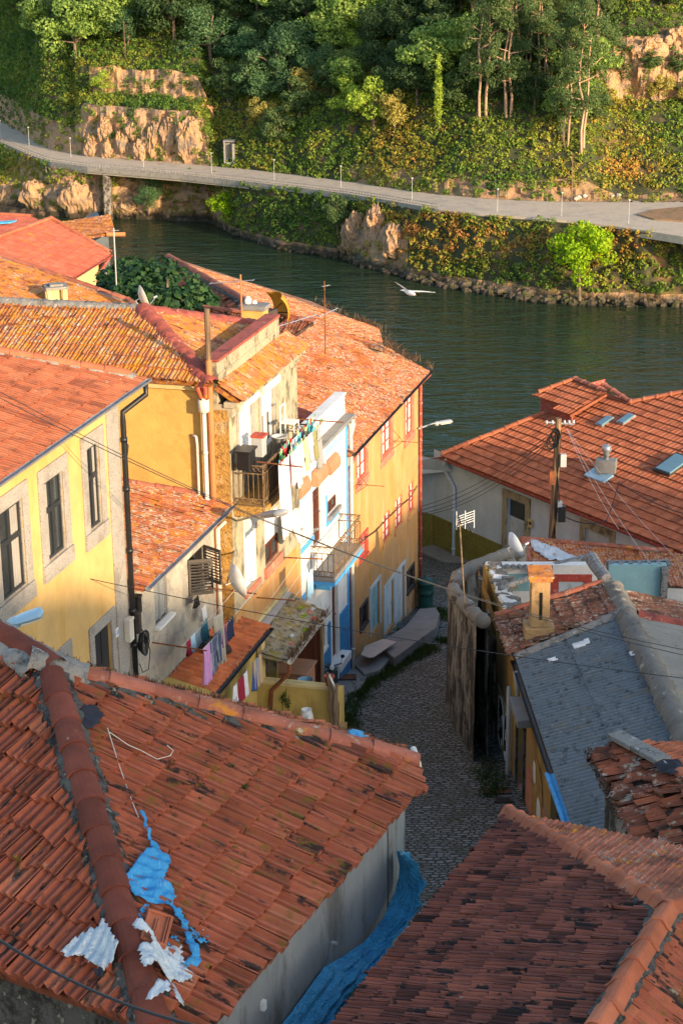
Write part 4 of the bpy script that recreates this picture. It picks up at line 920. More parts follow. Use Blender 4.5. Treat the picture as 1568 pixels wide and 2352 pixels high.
mb = MB(); gq = RE+e24*.14+away*.02-ZU*.10; mb.tube([gq-ZU*.14, gq, gq+away*.4], .038, 8); mb.build('downpipe', M['pipe_white'], fgh)
# weeds along the back edge
rg = random.Random(3); mb = MB()
pts = []
for i in range(150):
    t = rg.random()**.9; pts.append(APX+(RE-APX)*t+dn*rg.uniform(.82, 1.05)+ZU*.02)
for i in range(60): pts.append(APX+rdir*rg.random()*1.3+dn2*rg.uniform(.8, 1.02))
tufts(mb, pts, 8, .085, rg, w=.005, spread=.08); tag(mb.build('dry_weeds', M['weed_dry']), 'dry brown weeds growing along the ridge edge of the nearest roof', 'weeds', kind='stuff')
rg = random.Random(5); mb = MB()
for i in range(46):
    a = rg.uniform(-.3, 3.8); b = rg.uniform(.2, 2.6); p = APX+e24*(a-2.2)-s_*b+n_*.05
    u, v = proj(p)
    if v > 1700 and 330+ (v-1700)*.35 < u < 900: leaves(mb, p, (.05, .05, .03), 22, .03, rg, (0, .8))
tag(mb.build('moss_tufts', M['grass']), 'small moss and weed clumps in the tile gaps of the nearest roof', 'moss', kind='stuff')
# ================================================================ bottom right house
brh = thing('tiled_house', V((3, 15, 55)), 'hip roofed house with sooty narrow tiles and bright ridge tiles, bottom right', 'house')
MR = D(1100, 2150, 18.4)
plR = rplane(MR, e24, -1, 16)
K_ = on(plR, (1168, 1872))[0]; X2 = on(plR, (1532, 2098))[0]
bK = (K_-MR).dot(plR[2]); 
nr0 = PZ(768, 2362, K_.z); eR_ = (K_-nr0).normalized(); near = K_-eR_*8.5; rn = X2-eR_*5; plR = plane3(K_, nr0, X2)
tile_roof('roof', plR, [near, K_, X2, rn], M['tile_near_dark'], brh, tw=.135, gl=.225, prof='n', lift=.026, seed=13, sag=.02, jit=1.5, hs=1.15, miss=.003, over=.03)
e114 = AZ(114)
plR2 = plane3(K_, X2, K_+e114*3)
K2 = K_+e114*3.5
tile_roof('side_roof', plR2, [K_, K2, X2], M['tile_lichen2'], brh, tw=.135, gl=.225, prof='m', lift=.02, seed=14, sag=.015, jit=.8, hs=1.0, over=.03)
plR3 = plane3(X2, rn, K2)
tile_roof('back_roof', plR3, [K2-e24*12, K2, X2, rn], M['tile_near'], brh, tw=.135, gl=.225, prof='m', lift=.02, seed=15, jit=.8)
ridge('hip', [K_+ZU*.045, X2+ZU*.06-(X2-K_).normalized()*.02], M['ridge_new'], brh, seg=.255, r=.105, ang=True, collar=True, taper=.88)
ridge('ridge', [rn+ZU*.06, X2+ZU*.06], M['ridge_new'], brh, seg=.35, r=.108, ang=True, collar=True, taper=.88, seed=6)
ridge('back_hip', [K2+ZU*.045, X2+ZU*.06], M['ridge_new'], brh, seg=.26, r=.105, ang=True, collar=True, taper=.88, seed=7)
for a, b in ((K_, X2), (rn, X2), (K2, X2)): mortar_strip('ridge_mortar', [a+ZU*.01, b+ZU*.02], M['mortar_dark_shade'], brh, w=.12, h=.045, drop=.0)
mb = MB(); r24 = V((eR_.y, -eR_.x, 0)); w0 = K_+r24*.15-eR_*.15; w1 = near+r24*.15; w2 = K2-r24*.15-e24*.15; w3 = w2-e24*11
for a, b in ((w1, w0), (w0, w2), (w2, w3)): vwall(mb, a, b, 44, K_.z-.07)
mb.build('wall', M['ochre_dark'], brh)
DK = .905; D_far = D
def D(u, v, d): return D_far(u, v, d*DK)
# ================================================================ right hand row
row = thing('sheet_roofed_house', V((6, 45, 50)), 'long ochre walled house with grey corrugated roof and graffiti on alley side', 'house')
AR = -3; dR = AZ(AR); nR = V((-dR.y, dR.x, 0))            # faces the alley (left)
plC = rplane(D(1370, 1700, 48), dR, -1, 15)
cf, cr, cn0, cr1 = on(plC, (1183, 1512), (1438, 1410), (1312, 1904), (1572, 1694))
cn = cn0-dR*2.2; crn = cr+(cr1-cr)*1.55
corrugated('sheet_roof', plC, [cn, cf, cr, crn], M['fibro'], row, wave=.162, gl=1.5, amp=.05)
EV = (cf+cn0)/2
FRo = Face(V((cf.x, cf.y, 0))-nR*.12, dR, nR)
zR = min(cf.z, cn0.z)
sA = FRo.s_at(1110, 55) if False else None
LW = (cf-cn).length
# wall runs from near end to the ruined room beyond
sN = (V((cn.x, cn.y, 0))-FRo.P).dot(dR); s_end = 8.4
mb = MB()
def rz(u, v): return FRo.sz(u, v)
openings = []
for (u, vt, w) in ((1196, 1640, .95),):
    pass
def zs(a): return street_z(FRo.pt(a, 0).y)
def sx(u, z): return FRo.s_at(u, z)
ka, kb = sx(1205, 53.6), sx(1190, 53.6); dA = (ka, kb, zs(ka)-.1, zs(ka)+1.95); ka, kb = sx(1284, 54), sx(1263, 54); dB = (ka, kb, zs(ka)-.1, zs(ka)+1.6); dC = (4.5, 5.5, 49, zR-1.1); dD = (6.6, 7.4, 49, zR-1.1)
FRo.wall(mb, sN, 3.9, 44, zR-.05, [dA, dB], depth=.3)
a = FRo.pt(s_end, 0); 
vwall(mb, FRo.pt(sN, 0), FRo.pt(sN, 0)-nR*4, 44, zR+.3)
mb.build('wall', M['ochre_dark'], row)
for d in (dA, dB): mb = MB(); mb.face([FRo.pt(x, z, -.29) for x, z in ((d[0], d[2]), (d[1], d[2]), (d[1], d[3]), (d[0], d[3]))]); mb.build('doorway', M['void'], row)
mb = MB(); surround(FRo, mb, dA, .14, o1=.06); mb.build('door_surround', M['mortar_dark_shade'], row)
mb = MB(); sq_, zq_ = FRo.sz(1169, 1600, .42); sr__ = FRo.sz(1188, 1652, .42)[0]; FRo.box(mb, sr__, sq_, zq_-.2, zq_, -.1, .42); mb.build('door_canopy', M['concrete'], row, bevel=.02)
gutter('gutter', cn+nR*.06-ZU*.05, cf+nR*.06-ZU*.05, 'iron', row, r=.07)
mb = MB(); gq0 = cn0-dR*1.0; mb.grid(lambda i, j: gq0+dR*(j*3.6)+nR*(.16-.22*i)+ZU*(.03*math.sin(i*7)-.02), 6, 10); mb.build('gutter_lining', M['tarp_frag'], row)
pipe('downpipe', [cf+nR*.08-ZU*.1-dR*.6, FRo.pt(-.6, zR-.5, .14), FRo.pt(-.6, zR-1.1, .14)], .06, 'lamp_grey', row)
pipe('downpipe', [FRo.pt(sx(1178, 53.5), zR-1.2, .12), FRo.pt(sx(1178, 53.5), 50.2, .12)], .06, 'lamp_grey', row)
# graffiti: black lozenges with pale outlines and letters
def oval(face, mb, cs, cz, rs, rz_, off, n=28, pts=2.6):
    P = []
    for i in range(n):
        t = 2*math.pi*i/n; c, s = math.cos(t), math.sin(t)
        P.append(face.pt(cs+rs*math.copysign(abs(c)**(2/pts), c), cz+rz_*math.copysign(abs(s)**(2/pts), s), off))
    mb.face(P)
(o1, gz), (o2, gz2) = FRo.sz(1151.5, 1660), FRo.sz(1164.5, 1700); r1_ = abs(sx(1145, gz)-sx(1158, gz))/2; r2_ = abs(sx(1158.5, gz2)-sx(1171, gz2))/2; h1_ = .72
mb = MB(); FRo.box(mb, o2-r2_*1.35, o1+r1_*1.3, gz2-h1_-.1, gz+h1_+.1, -.05, .010); g1 = mb.build('graffiti', M['ochre_light'], row)
mb = MB(); oval(FRo, mb, o1, gz, r1_, h1_, .014); oval(FRo, mb, o2, gz2, r2_*.97, h1_, .014); mb.build('graffiti_ground', M['void'], g1)
mb = MB()
for cs, cz, rs, rr in ((o1, gz, r1_, h1_), (o2, gz2, r2_, h1_), (o1-r1_*.45, gz-.12, r1_*.4, h1_*.6), (o2-r2_*.1, gz2-.1, r2_*.5, h1_*.6)):
    mb.tube([FRo.pt(cs+rs*math.cos(t/16*math.pi), cz+rr*math.sin(t/16*math.pi), .02) for t in range(29)], .018, 4)
L5 = {'B': [(0, 0, 0, 1), (0, 1, .7, .85), (.7, .85, .6, .5), (.6, .5, 0, .5), (.6, .5, .8, .2), (.8, .2, 0, 0)], 'Z': [(0, 1, .8, 1), (.8, 1, 0, 0), (0, 0, .8, 0)], 'O': [(0, 0, 0, 1), (0, 1, .8, 1), (.8, 1, .8, 0), (.8, 0, 0, 0)], 'S': [(.8, 1, 0, .9), (0, .9, 0, .55), (0, .55, .8, .45), (.8, .45, .8, .1), (.8, .1, 0, 0)]}
for i, ch in enumerate('BZSO'):
    cz = gz+.5-i*.27; cs = o1+r1_*.8
    for (x0, y0, x1, y1) in L5[ch]:
        mb.tube([FRo.pt(cs-x0*.30*r1_, cz+y0*.19-.09, .022), FRo.pt(cs-x1*.30*r1_, cz+y1*.19-.09, .022)], .016, 4)
mb.build('graffiti_lines', M['white_wash'], g1)
mb = MB(); ua, ub = sx(1258, 53.3), sx(1210, 53.3); FRo.box(mb, ua, ub, 50.0, zs(ua)+.75, -.05, .012); mb.build('pink_dado', M['pink_paint'], row)
mb = MB(); um = (ua+ub)/2; ul = abs(ub-ua); oval(FRo, mb, um, zs(um)+.7, ul*.27, 1.1, .018); mb.build('mural', M['ochre_rough'], row)
mb = MB(); oval(FRo, mb, um-ul*.1, zs(um)+.5, ul*.09, .45, .022); oval(FRo, mb, um+ul*.12, zs(um)+1.3, ul*.06, .28, .022); mb.build('mural_patches', M['white_wash'], row)
# heavy mortar ridge and the roof beyond it
r0, r1 = on(plC, (1408, 1352), (1572, 1694)); r1 = r0+(r1-r0)*1.5
mortar_strip('ridge', [r0+ZU*.12, r1+ZU*.12], M['coping'], row, w=.25, h=.20, drop=.05, seed=9)
plC2 = plane3(r0, r1, r0+V((3, .2, -.75)))
far = r0+V((7.5, .4, -1.9))
cc = cr+(r1-r0)*0
tile_roof('back_roof', plC2, [r0+V((7.5, .5, -1.9))-dR*1.7, far, r0, r0-dR*1.7+V((0, 0, 0))], M['tile_grey'], row, prof='s', seed=71, noclip=())
corrugated('back_sheet_roof', plC2, [far-dR*14, far-dR*1.8, r0-dR*1.8, r1], M['fibro_pale'], row)
mb = MB(); ra_, rb_ = far+V((-.3, -.2, 0)), far-dR*13.8+V((-.3, 0, 0))
for a, b in ((r0-dR*.2, ra_), (ra_, rb_), (rb_, r1)): swall(mb, a, b, a.z-.2, b.z-.2)
mb.build('back_wall', M['white_wash'], row)
mortar_strip('joint', [r0-dR*1.75+V((.3, 0, .05)), far-dR*1.75+ZU*.05], M['mortar_red'], row, w=.14, h=.08)
# lichened tile strip and chimney
plT = (plC[0]+plC[3]*.14, plC[1], plC[2], plC[3])
tp = on(plT, (1178, 1506), (1137, 1418), (1382, 1341), (1424, 1404))
tile_roof('tile_roof', plT, [tp[0], tp[1], tp[2], tp[3]], M['tile_grey'], row, prof='m', tw=.23, gl=.40, lift=.05, jit=2.2, seed=73, hs=1.5, sag=.04)
ridge('tile_verge', [tp[1]+plT[3]*.06, tp[2]+plT[3]*.06], M['ridge_old'], row, seg=.5, r=.12)
mortar_strip('tile_mortar', [tp[0]+ZU*.02, tp[3]+ZU*.03], M['mortar'], row, w=.10, h=.08)
cb = on(plT, (1237, 1458))[0]
FC = Face(cb, V((1, 0, 0)).normalized(), V((0, -1, 0)))
zc0 = cb.z; zc1 = FC.sz(1237, 1320)[1]
mb = MB(); FC.box(mb, -.38, .38, zc0-.6, zc0+.28, -.38, .3); FC.box(mb, -.235, .235, zc0+.28, zc1-.1, -.22, .22); ch = mb.build('chimney', M['stucco'], row, bevel=.02)
mb = MB(); FC.box(mb, -.29, .29, zc1-.1, zc1+.0, -.28, .28); mb.prism([FC.pt(-.32, zc1, .32), FC.pt(.32, zc1, .32), FC.pt(.30, zc1+.1, -.3), FC.pt(-.30, zc1+.1, -.3)], ZU*.05); mb.build('chimney_cap', M['tile_orange'], ch)
mb = MB(); FC.box(mb, -.03, .05, zc0+.5, zc1-.4, .20, .226); mb.build('chimney_crack', M['void'], ch)
# ---------------------------------------------------------------- ruined room
DK = .965
ruin = thing('ruined_room', V((8, 58, 50)), 'roofless ruined room with flaking pale blue walls and grey broken beams', 'ruin')
Bk = Face(D(1250, 1345, 60), V((1, -.04, 0)).normalized(), V((-.04, -1, 0)).normalized())
zb0 = Bk.sz(1250, 1420)[1]; ztp = Bk.sz(1250, 1298)[1]
sl, sr = Bk.s_at(1118, ztp), Bk.s_at(1372, ztp)
mb = MB(); Bk.box(mb, sl, sr, zb0-6, ztp, -.3, 0); mb.build('wall', M['white_wash'], ruin)
mb = MB(); z_ = Bk.sz(1180, 1318)[1]; Bk.box(mb, Bk.s_at(1143, z_), Bk.s_at(1216, z_), z_-.55, z_, -.05, .012)
mb.build('blue_plaster', M['door_teal'], ruin)
rr = (Bk.s_at(1282, zb0+1), Bk.s_at(1341, zb0+1), zb0-.3, Bk.sz(1300, 1335)[1])
mb = MB(); surround(Bk, mb, rr, .22, o1=.05); mb.build('doorframe', M['red_paint'], ruin)
mb = MB(); mb.face([Bk.pt(x, z, .015) for x, z in ((rr[0], rr[2]), (rr[1], rr[2]), (rr[1], rr[3]), (rr[0], rr[3]))]); mb.build('door', M['door_pale'], ruin)
# left broken wall top
lw0 = FRo.px(1112, 1300, -.3); lw1 = FRo.px(1157, 1408, -.3)
mb = MB(); rgx = random.Random(8); pv = None
for i in range(15):
    t = i/14; p = lw0+(lw1-lw0)*t+V((.12, 0, rgx.gauss(0, .05)))
    if pv: mb.prism([V((pv.x-.16, pv.y, 46)), V((pv.x+.16, pv.y, 46)), V((pv.x+.16, pv.y, pv.z)), V((pv.x-.16, pv.y, pv.z))], V((p.x-pv.x, p.y-pv.y-.004, 0)))
    pv = p
mb.build('side_wall', M['ochre_dark'], ruin)
mb = MB(); pv = None
for i in range(15):
    p = lw0+(lw1-lw0)*(i/14)+V((.16+rgx.gauss(0, .03), 0, .03+rgx.gauss(0, .03)))
    if pv: mb.prism([V((pv.x-.17, pv.y, pv.z)), V((pv.x+.30, pv.y, pv.z-.05)), V((pv.x+.30, pv.y, pv.z+.02)), V((pv.x-.12, pv.y, pv.z+.08))], V((p.x-pv.x, p.y-pv.y-.01, 0)))
    pv = p
mb.build('flaking_wall_top', M['white_wash'], ruin)
mb = MB()
rgx = random.Random(2)
for i in range(40):
    p = lw0+(lw1-lw0)*rgx.random(); mb.box(p+V((.1+rgx.random()*.4, 0, .05)), V((.06+rgx.random()*.08, rgx.gauss(0, .05), 0)), V((rgx.gauss(0, .04), .08, 0)), V((0, 0, .04+rgx.random()*.06)))
mb.build('rubble', M['coping'], ruin)
mb = MB()
def beam(u0, v0, u1, v1, d0, d1, r, mat=None): 
    p, q = D(u0, v0, d0), D(u1, v1, d1); d = (q-p)/2; a = d.cross(ZU).normalized(); mb.box((p+q)/2, d, a*r, d.cross(a).normalized()*r)
beam(1108, 1297, 1225, 1301, 60.3, 60.2, .07); beam(1100, 1303, 1222, 1306, 60.6, 60.4, .05)
beam(1216, 1316, 1362, 1278, 59.6, 60.5, .10); beam(1392, 1296, 1536, 1292, 61, 61, .08); beam(1394, 1305, 1500, 1310, 60.8, 60.8, .10); beam(1146, 1352, 1215, 1328, 56.5, 58, .06)
for u in range(1120, 1225, 14): beam(u, 1296, u+3, 1303, 60.2, 59.6, .05)
for u in range(1400, 1535, 22): beam(u, 1291, u+4, 1299, 60.9, 60.4, .06)
for u in range(1262, 1372, 13): beam(u, 1312-(u-1262)*.26, u+1, 1326-(u-1262)*.18, 60.7, 60.6, .06)
mb.build('beams', M['wood_grey'], ruin, bevel=.01)
mb = MB(); mb.tube([D(1357, 1281, 58.5), D(1368, 1300, 57.5), D(1393, 1332, 55.8)], [.20, .19, .17], 10); mb.build('log_beam', M['wood_grey'], ruin)
Br = Face(D(1450, 1335, 60.5), V((1, 0, 0)), V((0, -1, 0)))
z_ = Br.sz(1450, 1316)[1]; 
mb = MB(); Br.box(mb, Br.s_at(1398, z_), Br.s_at(1530, z_), z_-3, z_+.25, -.2, 0); mb.build('far_wall', M['door_teal'], ruin)
mb = MB(); Br.box(mb, Br.s_at(1517, z_), Br.s_at(1532, z_), z_-1.2, z_+.2, 0, .2); mb.build('post', M['wood_grey'], ruin)
# ---------------------------------------------------------------- old rounded garden wall at the bend
from mathutils import noise as mnoise0
gw = thing('garden_wall', V((6, 58, 50)), 'mouldy old wall with rounded pale coping curving round the alley bend', 'wall')
DK = .93
ptsW = [D(1200, 1258, 66.5), D(1150, 1274, 65.5), D(1105, 1290, 64.5), D(1068, 1312, 63.2), D(1045, 1336, 61.5), D(1042, 1356, 60), D(1058, 1378, 58), D(1085, 1402, 56), D(1108, 1424, 54.3)]
def cr(P, x):
    i = min(int(x), len(P)-2); t = x-i; a, b, c, d = P[max(i-1, 0)], P[i], P[i+1], P[min(i+2, len(P)-1)]
    return (b*2+(c-a)*t+(a*2-b*5+c*4-d)*t*t+(b*3-a-c*3+d)*t*t*t)*.5
mb = MB(); rgx = random.Random(4); dense = [cr(ptsW, i+k_/4) for i in range(len(ptsW)-1) for k_ in range(4)]+[ptsW[-1]]
mb.tube([p+V((rgx.gauss(0, .02), rgx.gauss(0, .02), -.04+rgx.gauss(0, .02))) for p in dense], [.20+rgx.gauss(0, .016) for _ in dense], 9); mb.build('coping', M['coping'], gw, smooth=True)
mb = MB(); nW_ = len(ptsW)-1
for sgn in (1, -1):
    def wf(i, j):
        x = i*nW_; p = cr(ptsW, min(x, nW_-1e-4)); q = cr(ptsW, min(x+.02, nW_-1e-5)); q0 = cr(ptsW, max(x-.02, 0)); d = q-q0; nrm = V((-d.y, d.x, 0)).normalized()
        bulge = .05*mnoise0.noise(V((x*1.3, j*3, 2)))+.03*mnoise0.noise(V((x*4, j*8, 5)))
        return V((p.x, p.y, 46+(p.z-.06-46)*j))+nrm*(sgn*(.15+.12*(1-j))+bulge)
    mb.grid(wf, 64, 26)
mb.build('wall', M['mould'], gw, smooth=True)
mb = MB()
for t, sc in ((4.5, 1), (6, 1.2), (7, .8)):
    i = int(t); p = ptsW[i]+(ptsW[i+1]-ptsW[i])*(t-i); leaves(mb, p+V((-.05, -.1, .1)), (.25*sc, .2, .16), 160, .05, rg, (0, .6))
tag(mb.build('dry_weeds', M['weed_dry']), 'rusty dead weeds on the rounded coping of the old wall', 'weeds', kind='stuff')
DK = .905
# dark lower wall with posts between the garden wall and the ochre house
lw = thing('post_wall', V((5.5, 55, 50)), 'grimy ochre wall with tall dark stone posts right of the alley', 'wall')
pa = V(ptsW[-1]); pb = FRo.pt(sN*.0+1.2, 0, .0)
mb = MB(); z0w = 46
FW2 = Face(V((pb.x, pb.y, 0)), (V((ptsW[3].x+.6, ptsW[3].y, 0))-V((pb.x, pb.y, 0))).normalized(), V((-1, 0, 0)))
FW2.n = V((-FW2.d.y, FW2.d.x, 0))
lenW = (V((ptsW[3].x+.6, ptsW[3].y, 0))-V((pb.x, pb.y, 0))).length
zw = FRo.sz(1150, 1440)[1] if False else 54.6
FRo.wall(mb, 3.91, s_end, 44, zR-.75, [dC, dD], depth=.3); mb.build('wall', M['ochre_dark'], lw)
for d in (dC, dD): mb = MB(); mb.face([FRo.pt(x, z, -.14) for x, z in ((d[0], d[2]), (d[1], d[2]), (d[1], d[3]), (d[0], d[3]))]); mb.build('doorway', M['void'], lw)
mb = MB()
for u_, v_ in ((1100, 1328), (1119, 1404), (1133, 1464)):
    mb = MB(); s_, h = FRo.sz(u_, v_, .06); FRo.box(mb, s_-.16, s_+.2, z0w, h, -.04, .07); mb.build('post', M['mould'], lw, bevel=.02)
# ---------------------------------------------------------------- far tiled roof of the ruin block
DK = .965
fr_ = thing('low_tiled_house', V((12, 66, 50)), 'low house with pale lichened orange tiles behind the ruined room', 'house')
plQ = rplane(D(1400, 1262, 65), V((-1, 0, 0)), -1, 13)
if plQ[2].y < 0: plQ = rplane(D(1400, 1262, 65), V((-1, 0, 0)), 1, 13)
qa = on(plQ, (1215, 1300), (1600, 1345), (1600, 1281), (1540, 1268), (1202, 1240))
tile_roof('roof', plQ, qa, M['tile_lichen'], fr_, prof='m', tw=.23, seed=81, jit=2, hs=1.5, sag=.04)
ridge('ridge', [qa[4]+ZU*.05, qa[3]+ZU*.05], M['ridge_old'], fr_, seg=.45, r=.11)
ridge('verge', [qa[4]+ZU*.06, qa[4]+(qa[0]-qa[4])*.9+ZU*.06], M['ridge_old'], fr_, seg=.4, r=.12)
mb = MB()
for i in range(5):
    a, b = qa[i], qa[(i+1) % 5]; vwall(mb, a, b, 46, min(a.z, b.z)-.14)
mb.build('wall', M['white_wash'], fr_)
# small broken roof, right edge
DK = .905
bro = thing('broken_roofed_house', V((8, 34, 52)), 'small house with broken slipped sooty tiles and stone ridge, right edge', 'house')
plZ = rplane(D(1450, 1850, 37), AZ(-5), -1, 17)
za = on(plZ, (1358, 1726), (1420, 1704), (1575, 1788)); zn = za[0]-AZ(-5)*6
tile_roof('roof', plZ, [zn, za[0], za[1], za[2], za[2]-AZ(-5)*5], M['tile_broken'], bro, prof='m', tw=.22, gl=.37, lift=.045, jit=4.5, seed=91, hs=1.5, sag=.05, miss=.03)
plZ2 = plane3(za[1], za[2], za[1]+V((2.2, 1.2, -.62)))
tile_roof('back_roof', plZ2, [za[1]+V((2.2, 1.2, -.62)), za[2]+V((2.2, 1.2, -.62)), za[2], za[1]], M['tile_bright'], bro, prof='m', seed=92, jit=2, hs=1.4)
d_ = (za[2]-za[1]).normalized(); mb = MB()
for t0, t1 in ((-.15, .62), (.66, 1.45)):
    p, q = za[1]+d_*t0+ZU*.11, za[1]+d_*t1+ZU*.10; a = d_.cross(ZU).normalized(); mb.box((p+q)/2, (q-p)/2, a*.17, d_.cross(a)*.05)
mb.build('ridge_stones', M['mortar'], bro, bevel=.02)
ridge('ridge', [za[1]+d_*1.95+ZU*.06, za[2]+ZU*.06], M['ridge_new'], bro, seg=.42, r=.13)
mb = MB(); c = za[1]+d_*1.75+ZU*.14; mb.grid(lambda i, j: c+d_*((i-.5)*.62)+(d_.cross(ZU).normalized())*((j-.5)*.5)+ZU*(.05*math.sin(i*9)*math.cos(j*7)-.15*abs(j-.5)), 12, 10); mb.build('black_patch', M['sack_ink'], bro)
mb = MB(); c = za[1]+d_*1.6+ZU*.06+(zn-za[0]).normalized()*.18; mb.grid(lambda i, j: c+d_*((i-.5)*1.6)+(zn-za[0]).normalized()*((j-.5)*.28)+ZU*(.05*math.sin(i*19)*math.cos(j*7)+.02), 20, 5); mb.build('torn_membrane', M['white_wash'], bro)
mb = MB()
zz_ = V((2.2, 1.2, -.62)); ring = [zn+V((.25, .2, 0)), za[0]+V((.25, -.2, 0)), za[1]+V((.3, -.2, 0)), za[1]+zz_*.9, za[2]+zz_*.9, za[2]-AZ(-5)*4.8, zn+V((.25, .2, 0))]
for a, b in zip(ring[:-1], ring[1:]): swall(mb, a, b, a.z-.16, b.z-.16)
mb.build('wall', M['mould'], bro)
rg = random.Random(4); mb = MB()
for i in range(26):
    p = za[0]+(zn-za[0])*(i/60)+V((-.05, 0, -.02)); leaves(mb, p, (.10, .10, .12), 26, .05, rg, (0, .7))
tag(mb.build('dry_weeds', M['weed_dry']), 'dead brown plants hanging from the eave of the broken roof', 'weeds', kind='stuff')
D = D_far
# ================================================================ white warehouse
war = thing('warehouse', V((16, 76, 49)), 'white walled warehouse with olive dado under broad new red tile roof', 'warehouse')
dW = AZ(-33.6); nW = V((-dW.y, dW.x, 0))
plW = rplane(D(1250, 1050, 74), dW, -1, 21)
w_e0, w_e1 = on(plW, (1014, 1046), (1570, 1278))
bW = ((w_e0+w_e1)/2-plW[0]).dot(plW[2])
eL = w_e0; eR = eL-dW*24; 
h1, h2, h3, h4 = on(plW, (1246, 953), (1386, 900), (1446, 927), (1600, 898))
e_mid = on(plW, (1446, 1225))[0]; e_mid = eL+dW*((e_mid-eL).dot(dW))
e_m = eL+dW*((h3-eL).dot(dW))
tile_roof('roof', plW, [[eR, eL, h1, h2, h3, h4+(h4-h3)*1.2]] if False else [[e_m, eL, h1, h2, h3], [eR, e_m, h3, h4+(h4-h3)*.8]], M['tile_bright'], war, prof='f', tw=.22, gl=.38, lift=.05, seed=101, sag=.012, jit=.5, hs=1.6)
ridge('hip', [eL+ZU*.08, h1+ZU*.08], M['ridge_new'], war, seg=.55, r=.15, collar=True)
ridge('ridge', [h3+ZU*.08, h4+(h4-h3)*.8+ZU*.08], M['ridge_new'], war, seg=.55, r=.15, collar=True)
ridge('ridge', [h2+ZU*.3, h3+ZU*.08], M['ridge_old'], war, seg=.55, r=.15, collar=True)
plW2 = (plW[0]+plW[3]*.55, plW[1], plW[2], plW[3])
g = on(plW2, (1308, 952), (1236, 903), (1320, 872), (1392, 903))
tile_roof('upper_roof', plW2, [g[0], g[1], g[2], g[3]], M['tile_bright'], war, prof='f', tw=.22, gl=.38, lift=.05, seed=102, sag=.01, jit=.5, hs=1.6)
ridge('upper_hip', [g[1]+ZU*.06, g[2]+ZU*.06], M['ridge_new'], war, seg=.55, r=.14, collar=True)
ridge('upper_ridge', [g[2]+ZU*.06, g[3]+ZU*.06], M['ridge_old'], war, seg=.55, r=.14, collar=True)
mb = MB()
gd = (g[0]-g[1]).normalized()
for i in range(28):
    p = g[1]+(g[0]-g[1])*((i+.5)/28)+V((.12, .1, -.1)); mb.box(p-ZU*.9, gd*(g[0]-g[1]).length/80, gd.cross(ZU)*.03, ZU*.9)
vwall(mb, g[1]+V((.14, .12, 0)), g[0]+V((.14, .12, 0)), g[0].z-3, g[1].z-.12); vwall(mb, g[1]+V((.14, .12, 0)), g[1]+V((3, 2.5, 0)), g[0].z-3, g[1].z-.12)
mb.build('red_cladding', M['pipe_red'], war)
# hidden far slopes close the roof
mb = MB(); drp = V((plW[2].x, plW[2].y, -.2))
for a, b in ((h1, h2), (h2, h3), (h3, h4+(h4-h3)*.8)): mb.face([a-ZU*.05, b-ZU*.05, b+drp*5-ZU*.5, a+drp*5-ZU*.5])
mb.face([eL-ZU*.06, h1-ZU*.06, h1+V((-4, 3, -2.6)), eL+V((-2.6, 2.0, -1.1))])
mb.build('far_roof', M['tile_red'], war)
FWh = Face(V((eL.x, eL.y, 0))-nW*.55, dW, nW)
zWt = eL.z-.15
def wr(u0, u1, vt, vb_): return FWh.rect(u0, u1, vt, vb_)
d1 = wr(1166, 1206, 1142, 1262); d2 = wr(1345, 1399, 1212, 1290)
sc = FWh.s_at(996, 51)
mb = MB(); FWh.wall(mb, -24, sc, 30, zWt, [(min(d1[:2]), max(d1[:2]), d1[2], d1[3]), (min(d2[:2]), max(d2[:2]), d2[2], d2[3])], depth=.2)
cW = FWh.pt(sc, 0); cW2 = cW+V((-3.2, 2.6, 0)); vwall(mb, cW, cW2, 30, zWt-.4); vwall(mb, cW2, cW2+V((3, 4, 0)), 20, zWt-2.5)
mb.build('wall', M['white_cold'], war)
def nrm(r): return (min(r[0], r[1]), max(r[0], r[1]), r[2], r[3])
d1 = nrm(d1); d2 = nrm(d2)
p1 = FWh.sz(1000, 1184); p2 = FWh.sz(1152, 1252)
mb = MB(); q = [FWh.pt(p2[0], 40, .0), FWh.pt(p1[0]+.08, 40, .0), FWh.pt(p1[0]+.08, p1[1], .0), FWh.pt(p2[0], p2[1], .0)]; mb.prism(q, nW*.035)
mb.prism([V((cW.x, cW.y, 40))-nW*0, V((cW2.x, cW2.y, 40)), V((cW2.x, cW2.y, p1[1]-.05)), V((cW.x, cW.y, p1[1]))], V((-.03, -.035, 0)))
mb.build('olive_dado', M['olive'], war)
for r in (d1, d2):
    mb = MB(); surround(FWh, mb, r, .3, o1=.05); mb.build('door_surround', M['granite_moss'], war, bevel=.015)
zs = d1[3]-.75
dd = panel_door(FWh, war, (d1[0], d1[1], d1[2], zs), 'door_pale', .12, 3)
mb = MB(); mb.face([FWh.pt(x, z, -.12) for x, z in ((d1[0], zs), (d1[1], zs), (d1[1], d1[3]), (d1[0], d1[3]))]); mb.build('transom', M['glass'], war)
panel_door(FWh, war, d2, 'door_pale', .12, 2)
ssn = FWh.sz(1220, 1201)
mb = MB(); FWh.box(mb, ssn[0]-.12, ssn[0]+.12, ssn[1]-.17, ssn[1]+.17, .05, .07); sg_ = mb.build('warning_sign', M['ochre_light'], war)
mb = MB(); oval(FWh, mb, ssn[0], ssn[1], .07, .07, .075); mb.build('sign_mark', M['black'], sg_)
gutter('gutter', eR-ZU*.08+nW*.05, eL-ZU*.08+nW*.05, 'pipe_red', war, r=.09)
sp_ = FWh.s_at(1047, 52); pipe('downpipe', [eL-dW*.3-ZU*.1, FWh.pt(sp_+.6, zWt-.5, .2), FWh.pt(sp_, zWt-1.2, .1), FWh.pt(sp_, 46, .1)], .07, 'white_cold', war, 3)
